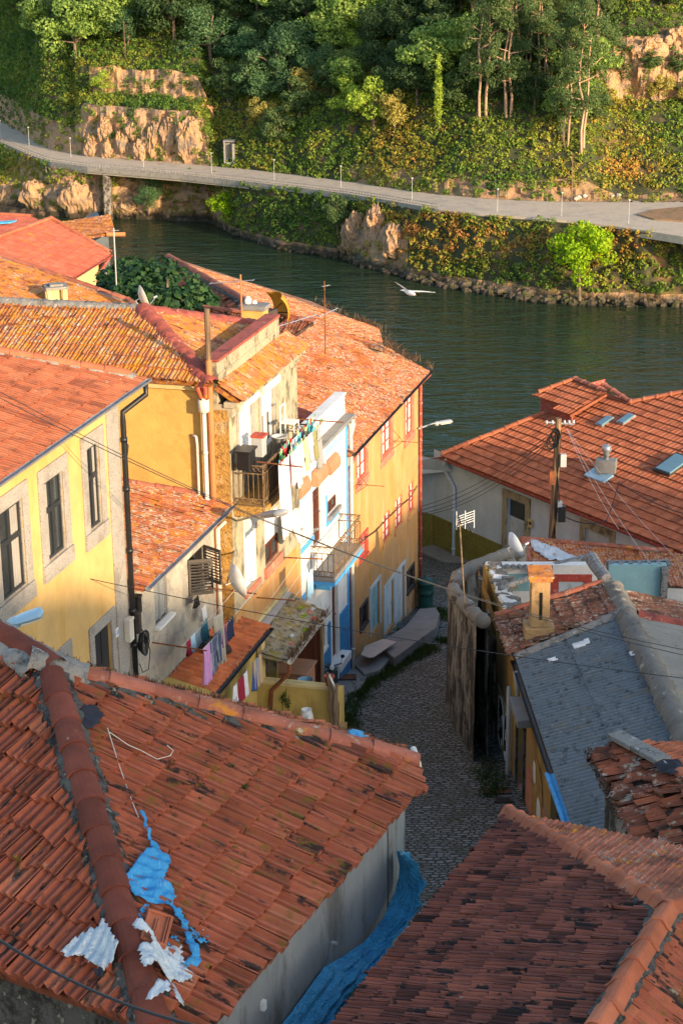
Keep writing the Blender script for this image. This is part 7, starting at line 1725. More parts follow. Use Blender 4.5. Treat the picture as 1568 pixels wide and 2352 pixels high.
def garment(P, d, w, h, kind, mat, label, group, seed=0, out=V((0, 0, 0)), name=None):
    """cloth pegged at P, running w along d and hanging h"""
    rg = random.Random(seed); mb = MB(); d = d.normalized(); n = d.cross(ZU).normalized(); ph = rg.random()*6; k_ = rg.uniform(2, 3.4)
    def cl(x0, x1, z0, z1, tw=0, nx=14, nz=10):
        def f(i, j):
            x = x0+(x1-x0)*i; z = z0+(z1-z0)*j; q = -z/h
            return P+d*(x+tw*q*.1)+n*(.035*q+.012)*math.sin(i*k_*2*math.pi+ph+q*1.5)*1.2+ZU*(z-.02*math.sin(i*math.pi)*(1 if j == 0 else 0))+out*q
        mb.grid(f, nx, nz)
    if kind == 'sheet': cl(0, w, 0, -h, nx=26, nz=14)
    elif kind == 'trousers': cl(0, w, 0, -h*.35); cl(0, w*.46, -h*.35, -h); cl(w*.54, w, -h*.35, -h*.97)
    elif kind == 'shirt': cl(w*.2, w*.8, 0, -h); cl(0, w*.22, -h*.02, -h*.55, nx=5); cl(w*.78, w, -h*.02, -h*.5, nx=5)
    elif kind == 'small': cl(0, w, 0, -h, nx=8, nz=6)
    o = mb.build(name or {'sheet': 'bed_sheet', 'trousers': 'trousers', 'shirt': 'shirt', 'small': 'small_laundry'}[kind], M['cl_'+mat], None, smooth=True, solid=.006)
    return tag(o, label, 'laundry', group)
GB = 'laundry hung outside the upper balcony'
b0, rt = BAL0, BALR
l0 = FP.pt(b0+.15, rt+.04, 1.14); l1 = FP.pt(b0+4.1, rt+.08, 1.14); m0 = FP.pt(b0+.9, rt+.08, .90); m1 = FP.pt(b0+4.1, rt+.12, .90)
def bar(P, Q, label): mb = MB(); mb.tube([P, Q], .018, 6); tag(mb.build('clothes_pole', M['rust']), label, 'pole', 'poles carrying clothes lines')
bar(FP.pt(b0+.1, rt+.08, .6), FP.pt(b0+.1, rt+.03, 1.75), 'near rusty pole holding the balcony clothes lines'); bar(FP.pt(b0+3.75, rt+.12, .5), FP.pt(b0+3.75, rt+.12, 1.75), 'far rusty pole holding the balcony clothes lines')
def line(P, Q, label): mb = MB(); mb.tube(catenary(P, Q, .04, 8), .006, 4); tag(mb.build('clothes_line', M['pipe_white']), label, 'clothes line', 'clothes lines')
line(l0, l1, 'outer clothes line of the upper balcony'); line(m0, m1, 'inner clothes line of the upper balcony')
dl_ = (l1-l0).normalized()
x = .0
SEQ = [('sheet', .85, 1.95, 'white', 'large plain white bed sheet, largest piece on the balcony line'), ('trousers', .34, .85, 'pink', 'pink pyjama trousers right of the large white sheet'), ('trousers', .36, 1.05, 'white', 'white trousers right of the pink pyjama'), ('shirt', .34, .9, 'cream', 'cream long top in the middle of the balcony line'), ('shirt', .36, .85, 'yellow', 'pale yellow shirt on the balcony line'), ('shirt', .40, .75, 'pink', 'pink shirt right of the pale yellow one'), ('trousers', .3, .8, 'olive', 'olive trousers right of the pink shirt'), ('trousers', .34, 1.15, 'grey', 'long grey trousers at the far end of the balcony line')]
for i, (k_, w_, h, c, lb) in enumerate(SEQ):
    garment(l0+dl_*x, dl_, w_, h, k_, c, lb, GB, i, out=nF*.05); x += w_+.035
x = .12
SEQ2 = [('small', .2, .5, 'green', 'bright green top on the inner balcony line'), ('small', .22, .55, 'red', 'red top on the inner balcony line'), ('small', .28, .5, 'black', 'black top on the inner balcony line'), ('small', .2, .3, 'white', 'small white cloth on the inner balcony line'), ('small', .24, .35, 'sky', 'sky blue cloth on the inner balcony line'), ('small', .24, .4, 'aqua', 'turquoise cloth on the inner balcony line'), ('small', .26, .55, 'navy', 'navy cloth on the inner balcony line'), ('small', .2, .3, 'yellow', 'small yellow cloth on the inner balcony line'), ('small', .28, .35, 'aqua', 'second turquoise cloth, farther along the inner line'), ('small', .3, .38, 'sky', 'farthest sky blue cloth on the inner balcony line')]
for i, (k_, w_, h, c, lb) in enumerate(SEQ2):
    garment(m0+dl_*x, dl_, w_, h, k_, c, lb, GB, 30+i); x += w_+.07
rg = random.Random(1)
for nm, c in (('green', 'green'), ('yellow', 'yellow'), ('blue', 'aqua'), ('red', 'red')):
    mb = MB()
    for _ in range(16):
        t = rg.random(); p = (l0+(l1-l0)*t) if rg.random() < .5 else (m0+(m1-m0)*t); mb.box(p+ZU*.02+nF*rg.gauss(0, .02), dl_*.012, nF*.012, ZU*.05)
    tag(mb.build('clothes_pegs', M['cl_'+c]), f'{nm} clothes pegs scattered along the balcony lines', 'pegs', kind='stuff')
# stone house clothes lines
GS = 'laundry on the stone house lines'
pz0 = FO.sz(345, 1480)[1]
qn0 = FO.px(365, 1486, .15); qn1 = qn0+nF*1.15+ZU*.0
sA0 = FO.s_at(345, pz0); n0 = FO.pt(sA0, pz0+.05, .05); n1 = FO.pt(sA0, pz0-.02, 1.35)
f0 = FO.px(487, 1334, .05); zf = f0.z-.05; sF = FO.s_at(472, zf); f1 = FO.pt(sF, zf-.05, 1.30)
bar(n0, n1, 'rusty pole holding the stone house clothes lines over the porch'); bar(FO.pt(sF, zf, .03), f1, 'far rusty pole by the stone house downpipe')
ls = FO.pt(sA0, pz0, 1.25); lt = FO.pt(sF, zf-.03, 1.22); lm0 = FO.pt(sA0, pz0+.02, .75); lm1 = FO.pt(sF, zf, .75)
line(ls, lt, 'outer clothes line of the stone house'); line(lm0, lm1, 'inner clothes line of the stone house')
dd_ = (lt-ls).normalized(); x = .04
for i, (k_, w_, h, c, lb) in enumerate([('sheet', .42, .92, 'lilac', 'lilac towel at the near end of the stone house line'), ('trousers', .34, .85, 'stripe', 'dark striped trousers beside the lilac towel'), ('shirt', .34, .72, 'stripe', 'striped dark shirt on the stone house line'), ('small', .40, .5, 'plum', 'plum coloured top on the stone house line'), ('small', .4, .5, 'navy', 'navy top right of the plum top')]):
    garment(ls+dd_*x, dd_, w_, h, k_, c, lb, GS, 60+i); x += w_+.05
x = .35
for i, (k_, w_, h, c, lb) in enumerate([('small', .2, .4, 'red', 'small dark red cloth behind the lilac towel'), ('small', .26, .42, 'sky', 'pale blue top on the inner stone house line'), ('small', .36, .42, 'greyblue', 'grey blue top left of the teal top'), ('small', .45, .5, 'teal', 'teal jacket on the inner stone house line')]):
    garment(lm0+dd_*x, dd_, w_, h, k_, c if c != 'red' else 'darkred', lb, GS, 70+i); x += w_+.05
tp_ = D(489, 1416, 44.3); garment(tp_, dF+nF*.4, .35, 1.25, 'sheet', 'towel', 'long striped tea towel hanging above the porch roof', GS, 80, name='towel')
garment(FO.px(446, 1376, .3), dF, .25, .25, 'small', 'black', 'small black cloths under the open louvred shutter', GS, 81); garment(FO.px(462, 1398, .25), dF, .35, .35, 'small', 'white', 'small white cloth under the open louvred shutter', GS, 82)
line(FO.px(440, 1400, .1), FO.px(490, 1330, .4), 'short clothes line under the open louvred shutter')
pc = on(plP, (489, 1497))[0]; mb = MB(); rg = random.Random(3)
mb.grid(lambda i, j: pc+plP[3]*(.05+.16*math.sin(math.pi*j)*(1+.35*math.sin(i*17))+.02)+(plP[1]*math.cos(i*2*math.pi)+plP[2]*math.sin(i*2*math.pi))*(.40*math.cos(j*math.pi/2)*(1+.12*math.sin(i*25+j*6))), 40, 8)
tag(mb.build('bundled_cloth', M['cl_bundle'], None, smooth=True), 'dark brown bundled cover lying on the porch roof tiles', 'cloth')
gg = [('sheet', .70, .78, 'bstripe', 'blue and tan striped towel hanging from the porch gutter'), ('sheet', .34, .6, 'darkred', 'dark red cloth hanging left of the striped towel'), ('sheet', .3, .62, 'white', 'white cloth between the red cloth and the striped towel'), ('sheet', .25, .6, 'white', 'white cloth at the near end under the porch gutter')]
M['cl_bstripe'] = MAT('broad striped towel', (.04, .09, .26), [dict(c=(.28, .32, .38), s=(4.6, 4.6, .05), lo=.5, hi=.52), dict(c=(.55, .36, .18), s=(5.5, 5.5, .06), lo=.58, hi=.6)], rough=.95)
for (k_, w_, h, c, lb), off_ in zip(gg, (1.95, 3.0, 2.68, 3.4)): garment(Ef-dF*off_+nF*.22-ZU*.16, dF, w_, h, k_, c, lb, 'laundry under the porch gutter', int(off_*9))
# cloth on the lower lines of the balcony house
w0 = FP.px(640, 1335, .0); za_ = FP.sz(606, 1352)[1]; s_a = FP.s_at(588, za_); s_b = FP.s_at(650, za_+.6)
bar(FP.pt(s_a, za_, .02), FP.pt(s_a, za_+.02, 1.05), 'rusty pole of the lower clothes lines'); bar(FP.pt(s_b, za_+.25, .02), FP.pt(s_b, za_+.3, 1.1), 'far rusty pole of the lower clothes lines')
for k_ in (.4, .7, .98): line(FP.pt(s_a, za_+.02, k_), FP.pt(s_b, za_+.28, k_+.03), f'{["inner", "middle", "outer"][int(k_*3)-1]} lower clothes line of the balcony house')
garment(FP.pt(s_b-1.05, za_+.22, .95), dF, .55, .72, 'sheet', 'sky', 'pale blue cloth on the lower clothes lines', 'laundry on the lower lines', 90)
# ================================================================ dishes, antennas, lamps
def dish(c, look, r, mat, label, mast=None, name='satellite_dish', depth=.2):
    look = V(look).normalized(); t = thing(name, c, label, 'satellite dish'); mb = MB()
    mb.lathe(V(c), [(r*i/8, r*depth*2.0*(i/8)**2) for i in range(9)]+[(r*1.0, r*depth*2.0-.012), (r*.5, r*depth*.5-.02), (0, -.02)], 24, look); mb.build('reflector', M[mat], t, smooth=True)
    a = look.orthogonal(); dn_ = (ZU*-1 - look*(-ZU.dot(look))).normalized()
    mb = MB(); mb.tube([V(c)+dn_*r*.9+look*r*.3, V(c)+look*r*1.25+dn_*r*.35], .014, 5); mb.lathe(V(c)+look*r*1.2+dn_*r*.33, [(0, .08), (.04, .06), (.04, -.06), (0, -.06)], 8, look); mb.build('feed_arm', M['zinc'], t)
    if mast is not None: mb = MB(); mb.tube([V(c)-look*.02, V(c)-look*.14, V(mast)], .022, 6); mb.build('bracket', M['zinc'], t)
    return t
c = FB.px(673, 1213, .75); dish(c, V((.9, -.25, .28)), .50, 'pipe_white', 'cream satellite dish on the left edge of the blue house', FB.px(655, 1240, .02))
c = FP.px(533, 1338, .75); dish(c, V((.86, .42, .2)), .42, 'white_paint', 'white satellite dish beside the orange downpipe above the porch', FP.pt(sq0+.1, c.z-.1, .02))
c = D(1174, 1256, 58.5); dish(c, V((.86, .35, .3)), .42, 'white_cold', 'grey white satellite dish behind the rounded old wall', D(1190, 1285, 58.5)-ZU*.2)
c = D(321, 686, 60.5); dish(c, V((.9, .3, .3)), .40, 'pipe_white', 'small cream dish at the end of the ridge beside the fig tree', D(326, 706, 60.5)-ZU*.2)
# orange horn shaped dish
c = D(658, 697, 62); lk = V((-.80, -.42, -.22)).normalized(); od = thing('grid_antenna', c-ZU*1, 'ochre painted parabolic antenna tilted on struts above the roofs', 'antenna')
ax = lk.cross(ZU).normalized(); ay = ax.cross(lk).normalized(); mb = MB()
mb.grid(lambda i, j: c+ax*((i-.5)*1.05)+ay*((j-.5)*.92)*(1-.15*abs(i-.5))+lk*(.55*((i-.5)**2*4*.42+(j-.5)**2*4*.25)), 12, 10); mb.build('reflector', M['pipe_ochre'], od, smooth=True, solid=.02)
mb = MB(); k_ = c+lk*.55-ay*.1; mb.box(k_, lk*.16, ax*.07, ay*.09); mb.tube([c-ay*.3, k_], .02, 5); mb.tube([c+ax*.3, k_], .015, 5); mb.tube([c-lk*.05, c-lk*.1-ZU*1.3], .035, 6); mb.tube([c-lk*.1-ZU*.7, c+lk*.9-ZU*1.2], .02, 5); mb.build('feed_struts', M['iron'], od)
def mast(p0, p1, label, r=.025, mat='rust', yagis=(), name='antenna_mast'):
    t = thing(name, p0, label, 'antenna'); mb = MB(); mb.tube([p0, p1], r, 6); mb.build('pole', M[mat], t)
    for (f, d, L, k_, el) in yagis:
        d = V(d).normalized(); c = V(p0)+(V(p1)-V(p0))*f; mb = MB(); a = d.cross(ZU).normalized(); mb.tube([c-d*L*.3, c+d*L*.7], .014, 5)
        for i in range(k_): q = c-d*L*.28+d*(L*.96*i/(k_-1)); mb.tube([q-a*el, q+a*el], .008, 4)
        mb.build('yagi', M['zinc'], t)
    return t
p = D(556, 758, 61); mast(p-ZU*.3, p+ZU*1.78, 'orange rusty mast with long pale clothes prop beside the ochre chimney', .03, 'pipe_orange', [(.90, (-.9, .3, -.12), 1.5, 4, .12)])
p = D(747, 800, 63.5); mast(p-ZU*.2, p+ZU*2.25, 'mast with small yagi standing on the lichened orange roof', .022, 'rust', [(.55, (.8, .5, .25), .75, 7, .16), (.93, (.6, .5, 0), .3, 3, .06)])
p = FB.px(669, 968, -.6); mast(p-ZU*.5, p+ZU*2.95, 'thin dark mast with yagi rising between the parapets', .022, 'rust', [(.97, (.8, .5, .12), 1.3, 8, .2)])
p = D(268, 665, 64); mast(p-ZU*.6, p+ZU*2.05, 'grey pole with small head standing in front of the fig tree', .025, 'lamp_grey', [(.97, (1, 0, 0), .25, 3, .04)])
p = D(1071, 1432, 52); q = D(1055, 1200, 53); mast(p-ZU*.3, q, 'thin bamboo mast with white square antenna above the old wall', .022, 'wood', [])
an = thing('panel_antenna', D(1068, 1195, 53), 'white framed square aerial on the bamboo mast', 'antenna'); mb = MB()
A_0 = D(1068, 1195, 53)
for i in range(-2, 3): mb.tube([A_0+V((-.24, 0, .07*i-.05)), A_0+V((.26, .2, .07*i+.06))], .010, 4)
for a in (-.24, 0, .25): mb.tube([A_0+V((a, .2*(a+.24), -.26)), A_0+V((a, .2*(a+.24), .26))], .012, 4)
mb.build('grid', M['white_paint'], an); mb = MB(); mb.tube([A_0+V((.06, -.25, -.05)), A_0], .014, 4); mb.tube([A_0+V((-.2, -.05, .15)), A_0+V((-.12, -.05, -.1))], .02, 4); mb.tube([A_0+V((.1, -.2, -.1)), A_0+V((.18, -.2, -.3))], .02, 4); mb.build('dipoles', M['black'], an)
# street lamps on the walls
def wall_lamp(base, elbow, tip, label, mat, w=.16):
    t = thing('street_lamp', base, label, 'street lamp', 'street lamps fixed to house walls'); mb = MB(); mb.tube([base, elbow], .03, 6); mb.build('arm', M['lamp_grey'], t)
    d = (tip-elbow).normalized(); a = d.cross(ZU).normalized(); up = a.cross(d); L = (tip-elbow).length
    def f(i, j):
        th = 2*math.pi*i; s_ = (.5+.5*math.sin(math.pi*min(1, j*1.6)*.5)) if j > .22 else .45+.0*j
        end = 0 if j in (0, 1) else 1
        return elbow+d*(L*j)+(a*math.cos(th)*w*s_+up*(math.sin(th)*w*.42*s_))*(end if j > 0 else .0)
    mb = MB(); mb.grid(f, 14, 12); mb.build('lamp_head', M[mat], t, smooth=True)
    mb = MB(); mb.lathe(elbow+d*L*.2-up*.02, [(0, .085), (.085, .06), (.095, 0), (.085, -.06), (0, -.08)], 10, up); mb.build('joint', M[mat], t, smooth=True)
    mb = MB(); mb.box(elbow+d*L*.62-up*w*.36, d*L*.26, a*w*.62, up*.01); mb.build('lamp_glass', M['white_paint'], t)
wall_lamp(FO.px(962, 984, .1), D(993, 973, 70.3), D(1038, 966, 70.8), 'white street lamp on an arm at the ochre house corner over the river', 'lamp_grey', .14)
e0 = FP.px(545, 1196, .05); wall_lamp(e0, FP.px(594, 1183, 1.1), FP.px(652, 1177, 2.0), 'white street lamp below the long laundry balcony', 'lamp_grey', .2)
lp0 = D(-25, 1446, 26); wall_lamp(lp0, D(14, 1434, 25.6), D(101, 1404, 25.6), 'pale blue street lamp head at the left edge above the nearest roof', 'lamp_blue', .15)
# utility pole
pb = D(1267, 1252, 66); pt = pb+ZU*4.5; pt.x += .12
pole = thing('utility_pole', pb-ZU*1, 'old wooden utility pole with cable coils and insulator bracket before the warehouse', 'utility pole')
mb = MB(); mb.tube([pb-ZU*3, pb, pb.lerp(pt, .5), pt], [.15, .14, .12, .10], 10); mb.build('post', M['wood_pole'], pole)
mb = MB(); q = pt-ZU*.2; mb.tube([q+V((-.42, 0, .06)), q+V((.5, 0, -.02))], .035, 5)
for a in (-.4, -.2, .2, .35, .5): mb.lathe(q+V((a, 0, .04)), [(.03, -.06), (.05, 0), (.04, .08), (0, .1)], 8)
mb.build('crossarm', M['zinc'], pole)
mb = MB()
for cx_, cz_, r_ in ((-.15, -.5, .26), (-.27, -.62, .2), (-.1, -.36, .22)):
    for k_ in range(3): mb.tube([q+V((cx_+(r_+.02*k_)*.55*math.cos(t/8*math.pi), -.12-.02*k_, cz_+(r_+.02*k_)*math.sin(t/8*math.pi))) for t in range(17)], .016, 4, cap=False)
mb.build('cable_coil', M['black'], pole)
for dx, dz, sx, sz, mt in ((.18, -1.45, .10, .22, 'lamp_grey'), (-.18, -2.05, .10, .25, 'rust'), (.18, -3.35, .12, .28, 'black'), (.1, -3.0, .08, .1, 'lamp_grey')):
    mb = MB(); mb.box(pt+V((dx, -.08, dz)), V((sx, 0, 0)), V((0, .09, 0)), ZU*sz); mb.build('junction_box', M[mt], pole, bevel=.012)
mb = MB()
for k_ in range(4): mb.tube([pt+V((-.1+.06*k_, -.13, -.4)), pt+V((.02*k_-.03, -.14, -1.6)), pt+V((.08-.05*k_, -.15, -2.8)), pb+V((.05*k_-.05, -.16, .1))], .012, 4)
mb.build('drop_cables', M['black'], pole)
for i, (u, v) in enumerate(((964, 1164), (964, 1172), (965, 1180), (965, 1184))): cable(q+V((-.2+.1*i, -.05, -.25)), FO.px(u, v, .08), .35+.08*i, 'black cables from utility pole to the ochre house corner', .011, group='cables from the pole to the ochre house')
cable(q+V((0, -.1, -3.05)), on_roof(1392, 1195, .25), .25, 'loose black cable sagging from the pole over the warehouse roof edge', .022, group=None); cable(on_roof(1392, 1195, .25), on_roof(1420, 1120, .2)+ZU*.2, .12, 'loose black cable looping up the warehouse roof', .018, group=None); cable(on_roof(1420, 1120, .2)+ZU*.2, on_roof(1590, 1185, .3), .15, 'loose black cable running right across the warehouse roof', .018, group=None)
for i, (u, v) in enumerate(((1420, 1215), (1490, 1290), (1590, 1320))): cable(q+V((.3, 0, -.2)), D(u, v, 54+i), .2, 'thin grey wires from the utility pole down to the right', .006, 'lamp_grey', group='thin wires right of the pole')
cable(D(-40, 893, 36.5), D(1640, 1520, 41), .62, 'upper black cables crossing the alley from the yellow house', .009); cable(D(-40, 878, 36.5), D(1640, 1505, 41.5), .75, 'upper black cables crossing the alley from the yellow house', .008)
cable(D(-30, 1276, 40), D(1640, 1566, 40), .25, 'lower black cable crossing the alley above the porch', .009)
cable(D(-30, 2142, 14), D(520, 2372, 13), .12, 'thick black cable passing close over the nearest roof', .012)
cable(on(plF, (241, 1690))[0]+n_*.1, on(plF, (313, 1893))[0]+n_*.08, .05, 'thin white string lying on the nearest roof', .005, 'pipe_white'); mb = MB(); mb.tube([on(plF, px_)[0]+n_*.09 for px_ in ((246, 1698), (290, 1728), (318, 1740), (355, 1760), (385, 1752), (392, 1740), (378, 1728))], .005, 4); tag(mb.build('string', M['pipe_white']), 'curled white string on the red tiles near the hip', 'string')
# ================================================================ tarpaulins, sacks, loose tile
def inpoly(P, x, y):
    r = False; j = len(P)-1
    for i in range(len(P)):
        if (P[i][1] > y) != (P[j][1] > y) and x < (P[j][0]-P[i][0])*(y-P[i][1])/(P[j][1]-P[i][1])+P[i][0]: r = not r
        j = i
    return r
def drape(name, pl, px_, mat, cell=.03, h=.12, amp=.03, sc=5, label=None, cat=None, parent=None, hf=None, fold=None, keep=1.0, seed=1, crease=None):
    P0, e, s, n = pl; pts = on(pl, *px_); ab = [((p-P0).dot(e), (p-P0).dot(s)) for p in pts]; rg = random.Random(seed)
    a0, a1 = min(a for a, b in ab), max(a for a, b in ab); b0_, b1_ = min(b for a, b in ab), max(b for a, b in ab)
    na, nb = int((a1-a0)/cell)+1, int((b1_-b0_)/cell)+1; vid = {}; mb = MB()
    def vert(i, j):
        if (i, j) not in vid:
            a = a0+i*cell; b = b0_+j*cell; z = h+amp*(nz(a, b, seed, sc)+.5*nz(a, b, seed+4, sc*2.3))
            if hf: z += hf(P0+e*a+s*b)
            if crease: z += crease[0]*(1-2*abs(nz(a, b, seed+9, crease[1])))+crease[0]*.6*abs(nz(a+.3*b, b, seed+2, crease[1]*2))
            if fold: z += fold[0]*math.sin((a*fold[1]+b*fold[2]))
            vid[(i, j)] = len(mb.v); mb.v.append(tuple(P0+e*(a+rg.gauss(0, cell*.18))+s*(b+rg.gauss(0, cell*.18))+n*max(z, .02)))
        return vid[(i, j)]
    for i in range(na):
        for j in range(nb):
            if inpoly(ab, a0+(i+.5)*cell, b0_+(j+.5)*cell) and rg.random() < keep:
                mb.f.append((vert(i, j), vert(i+1, j), vert(i+1, j+1), vert(i, j+1))); mb.m.append(0); mb.t.append(.5)
    o = mb.build(name, M[mat], parent, smooth=True, solid=.004)
    return tag(o, label, cat) if label else o
S4 = lambda L_: [(.4027*x, 1837+.4027*y) for x, y in L_]
hipd = (Hb-APX).normalized()
def hipbump(p):
    q_ = p-APX; d_ = (q_-hipd*q_.dot(hipd)).length; return .20*math.exp(-(d_/.17)**2)
drape('woven_sack', plF, S4([(715, 835), (760, 825), (800, 850), (870, 885), (1010, 880), (1020, 960), (1080, 1060), (1070, 1090), (990, 1090), (930, 1112), (880, 1070), (800, 1080), (770, 1090), (735, 990), (760, 970), (820, 940), (805, 895), (720, 885)]), 'sack', .024, .105, .018, 4, 'torn white woven sack draped right of the glazed hip tiles', 'sack', hf=hipbump, fold=(.018, 58, 0), crease=(.010, 4))
s2 = drape('woven_sack', plL, S4([(378, 928), (440, 860), (490, 815), (600, 792), (640, 780), (690, 890), (730, 945), (680, 1012), (620, 1027), (540, 985), (490, 935), (410, 955)]), 'sack', .024, .13, .018, 4, 'torn white woven sack with a black letter left of the glazed hip tiles', 'sack', hf=hipbump, fold=(.018, 58, 0), seed=5, crease=(.010, 4))
mb = MB()
for (x0, y0, x1, y1) in ((545, 970, 560, 1000), (570, 965, 583, 1008), (570, 968, 550, 985)):
    a, b_ = on((plL[0]+plL[3]*.19, *plL[1:]), *S4([(x0, y0), (x1, y1)])); mb.tube([a, b_], .022, 4)
mb.build('ink_letter', M['sack_ink'], s2)
for i, (L_, lb) in enumerate((([(790, 1245), (840, 1215), (900, 1240), (890, 1280), (780, 1290)], 'small white sack scrap under the lowest hip tile'), ([(920, 1195), (945, 1195), (990, 1260), (1000, 1300), (930, 1300)], 'narrow white sack scrap right of the lowest hip tile'))):
    drape('sack_scrap', plF, S4(L_), 'sack', .028, .2, .03, 4, lb, 'sack', hf=hipbump, seed=9+i)
drape('blue_rag', plF, S4([(775, 118), (800, 130), (850, 290), (945, 385), (952, 410), (915, 500), (985, 605), (960, 640), (1040, 740), (1060, 830), (1110, 910), (1122, 985), (1095, 1012), (1005, 985), (1070, 960), (1045, 880), (1010, 770), (950, 660), (840, 658), (735, 605), (695, 520), (700, 485), (800, 350), (845, 340), (795, 170)]), 'tarp_frag', .016, .11, .022, 5, 'frayed blue plastic rag tangled on the nearest roof', 'rag', fold=(.012, 40, 18), seed=3, crease=(.03, 6))
drape('blue_fringe', plF, S4([(760, 690), (800, 655), (830, 660), (800, 700), (790, 770), (860, 850), (980, 840), (1010, 880), (900, 885), (800, 840), (770, 760)]), 'tarp_frag', .022, .12, .04, 7, 'thin blue plastic fringe curled around the loose tile', 'rag', keep=.8, seed=7)
drape('blue_fringe', plF, S4([(1060, 790), (1150, 820), (1190, 860), (1120, 880), (1070, 850)]), 'tarp_frag', .018, .12, .04, 9, 'blue plastic threads right of the frayed rag', 'rag', keep=.55, seed=8)
# loose tile
t0, t1, tw0 = on((plF[0]+plF[3]*.16, *plF[1:]), S4([(868, 828)])[0], S4([(915, 655)])[0], S4([(962, 745)])[0]); tm = (t0+t1)/2; tl = (t1-t0).normalized(); tx = (tw0-tm); tx = (tx-tl*tx.dot(tl)).normalized(); tn = tx.cross(tl); tn = tn if tn.z > 0 else -tn
lt_ = thing('loose_tile', tm, 'single loose clay roof tile lying upside down on the blue rag', 'roof tile'); hl_ = (t1-t0).length/2; hw = hl_*.58
mb = MB(); mb.box(tm, tx*hw, tl*hl_, tn*.012)
for a, w_ in ((-.86, .10), (.86, .10), (.62, .05)): mb.box(tm+tx*hw*a+tn*.022, tx*hw*w_, tl*hl_*.96, tn*.014)
for b_ in (-.92, .92): mb.box(tm+tl*hl_*b_+tn*.024, tx*hw*.8, tl*hl_*.06, tn*.012)
mb.box(tm+tn*.02, tx*hw*.10, tl*hl_*.55, tn*.016); mb.box(tm-tx*hw*.2+tn*.02, tx*hw*.06, tl*hl_*.55, tn*.014); mb.build('tile_body', M['ridge_new'], lt_, bevel=.006)
drape('black_felt', plF, [(178, 1640), (212, 1635), (236, 1660), (205, 1690), (182, 1680)], 'sack_ink', .03, .085, .03, 6, 'black torn roofing felt showing through missing tiles beside the hip', 'roofing felt')
drape('blue_scrap', (plX[0]+plX[3]*.06, *plX[1:]), [(798, 1688), (825, 1688), (842, 1706), (820, 1704), (800, 1696)], 'tarp', .02, .05, .03, 6, 'bright blue plastic scrap among the dry weeds behind the ridge', 'rag')
# big blue tarpaulin hanging along the grey wall
FGW = Face(V((c1.x, c1.y, 0)), e24, V((e24.y, -e24.x, 0)))
TT = [(912, 1955), (918, 1990), (908, 2045), (880, 2110), (835, 2165), (790, 2196), (745, 2222), (715, 2262), (680, 2310), (640, 2362)]
TB = [(922, 1952), (950, 1990), (964, 2030), (955, 2085), (915, 2140), (880, 2195), (850, 2240), (805, 2290), (770, 2345), (735, 2400)]
def tl_at(L_, t): x_ = t*(len(L_)-1); i = min(int(x_), len(L_)-2); f = x_-i; return (L_[i][0]+(L_[i+1][0]-L_[i][0])*f, L_[i][1]+(L_[i+1][1]-L_[i][1])*f)
def tf(i, j):
    jj = j*(1+.10*nz(i*14, 3, 0)+.05*nz(i*45, 9, 0))
    a = FGW.px(*tl_at(TT, i), .05); b_ = FGW.px(*tl_at(TB, i), .30+.08*math.sin(i*5)); p = a.lerp(b_, jj)
    fo = math.sin(j*19+i*8+2.2*nz(i*3, j*2, 1))*.5+math.sin(j*37-i*13+3*nz(i*5, j*2, 4))*.3+nz(i*16, j*7, 7)*.9
    return p+FGW.n*(.07*math.sin(math.pi*j)+.055*fo*(.25+j))+ZU*(.035*fo*(.2+j)-.05*math.sin(math.pi*j)+(.05*nz(i*30, 5, 2) if j > .97 else 0))
mb = MB(); mb.grid(tf, 150, 60); tag(mb.build('tarpaulin', M['tarp'], None, smooth=True, solid=.006), 'long blue tarpaulin hanging in folds along the grey cement wall', 'tarpaulin')
p0, p1 = FGW.px(752, 2215, .04), FGW.px(762, 2165, .10); mb = MB(); mb.tube([p0, p1], .018, 6); mb.tube([p1, p1+FGW.n*.06], .02, 6); tag(mb.build('tarp_hook', M['zinc']), 'metal hook on the grey wall holding the tarpaulin', 'hook')
mb = MB(); p = FGW.px(605, 2310, .02); mb.box(p, FGW.d*.03, FGW.n*.02, ZU*.05); tag(mb.build('wall_bracket', M['white_paint']), 'small white bracket on the grey cement wall', 'bracket')
drape('white_sheet', plQ, [(1212, 1243), (1240, 1248), (1322, 1284), (1318, 1296), (1262, 1292), (1226, 1270)], 'sack', .06, .10, .05, 3, 'crumpled white plastic sheet on the low tiled roof', 'plastic sheet')
for i, (L_, lb) in enumerate((([(1314, 1486), (1352, 1474), (1356, 1482), (1318, 1496)], 'white repair strip in the upper middle of the grey sheet roof'), ([(1258, 1520), (1276, 1513), (1280, 1519), (1262, 1526)], 'small white repair strip left on the grey sheet roof'), ([(1446, 1505), (1473, 1496), (1477, 1504), (1450, 1514)], 'pale blue repair strip near the ridge of the grey sheet roof'))):
    drape('repair_strip', plC, L_, 'white_paint', .04, .07, .004, 2, lb, 'repair strip', fold=(.03, 35.5, 0), seed=i)
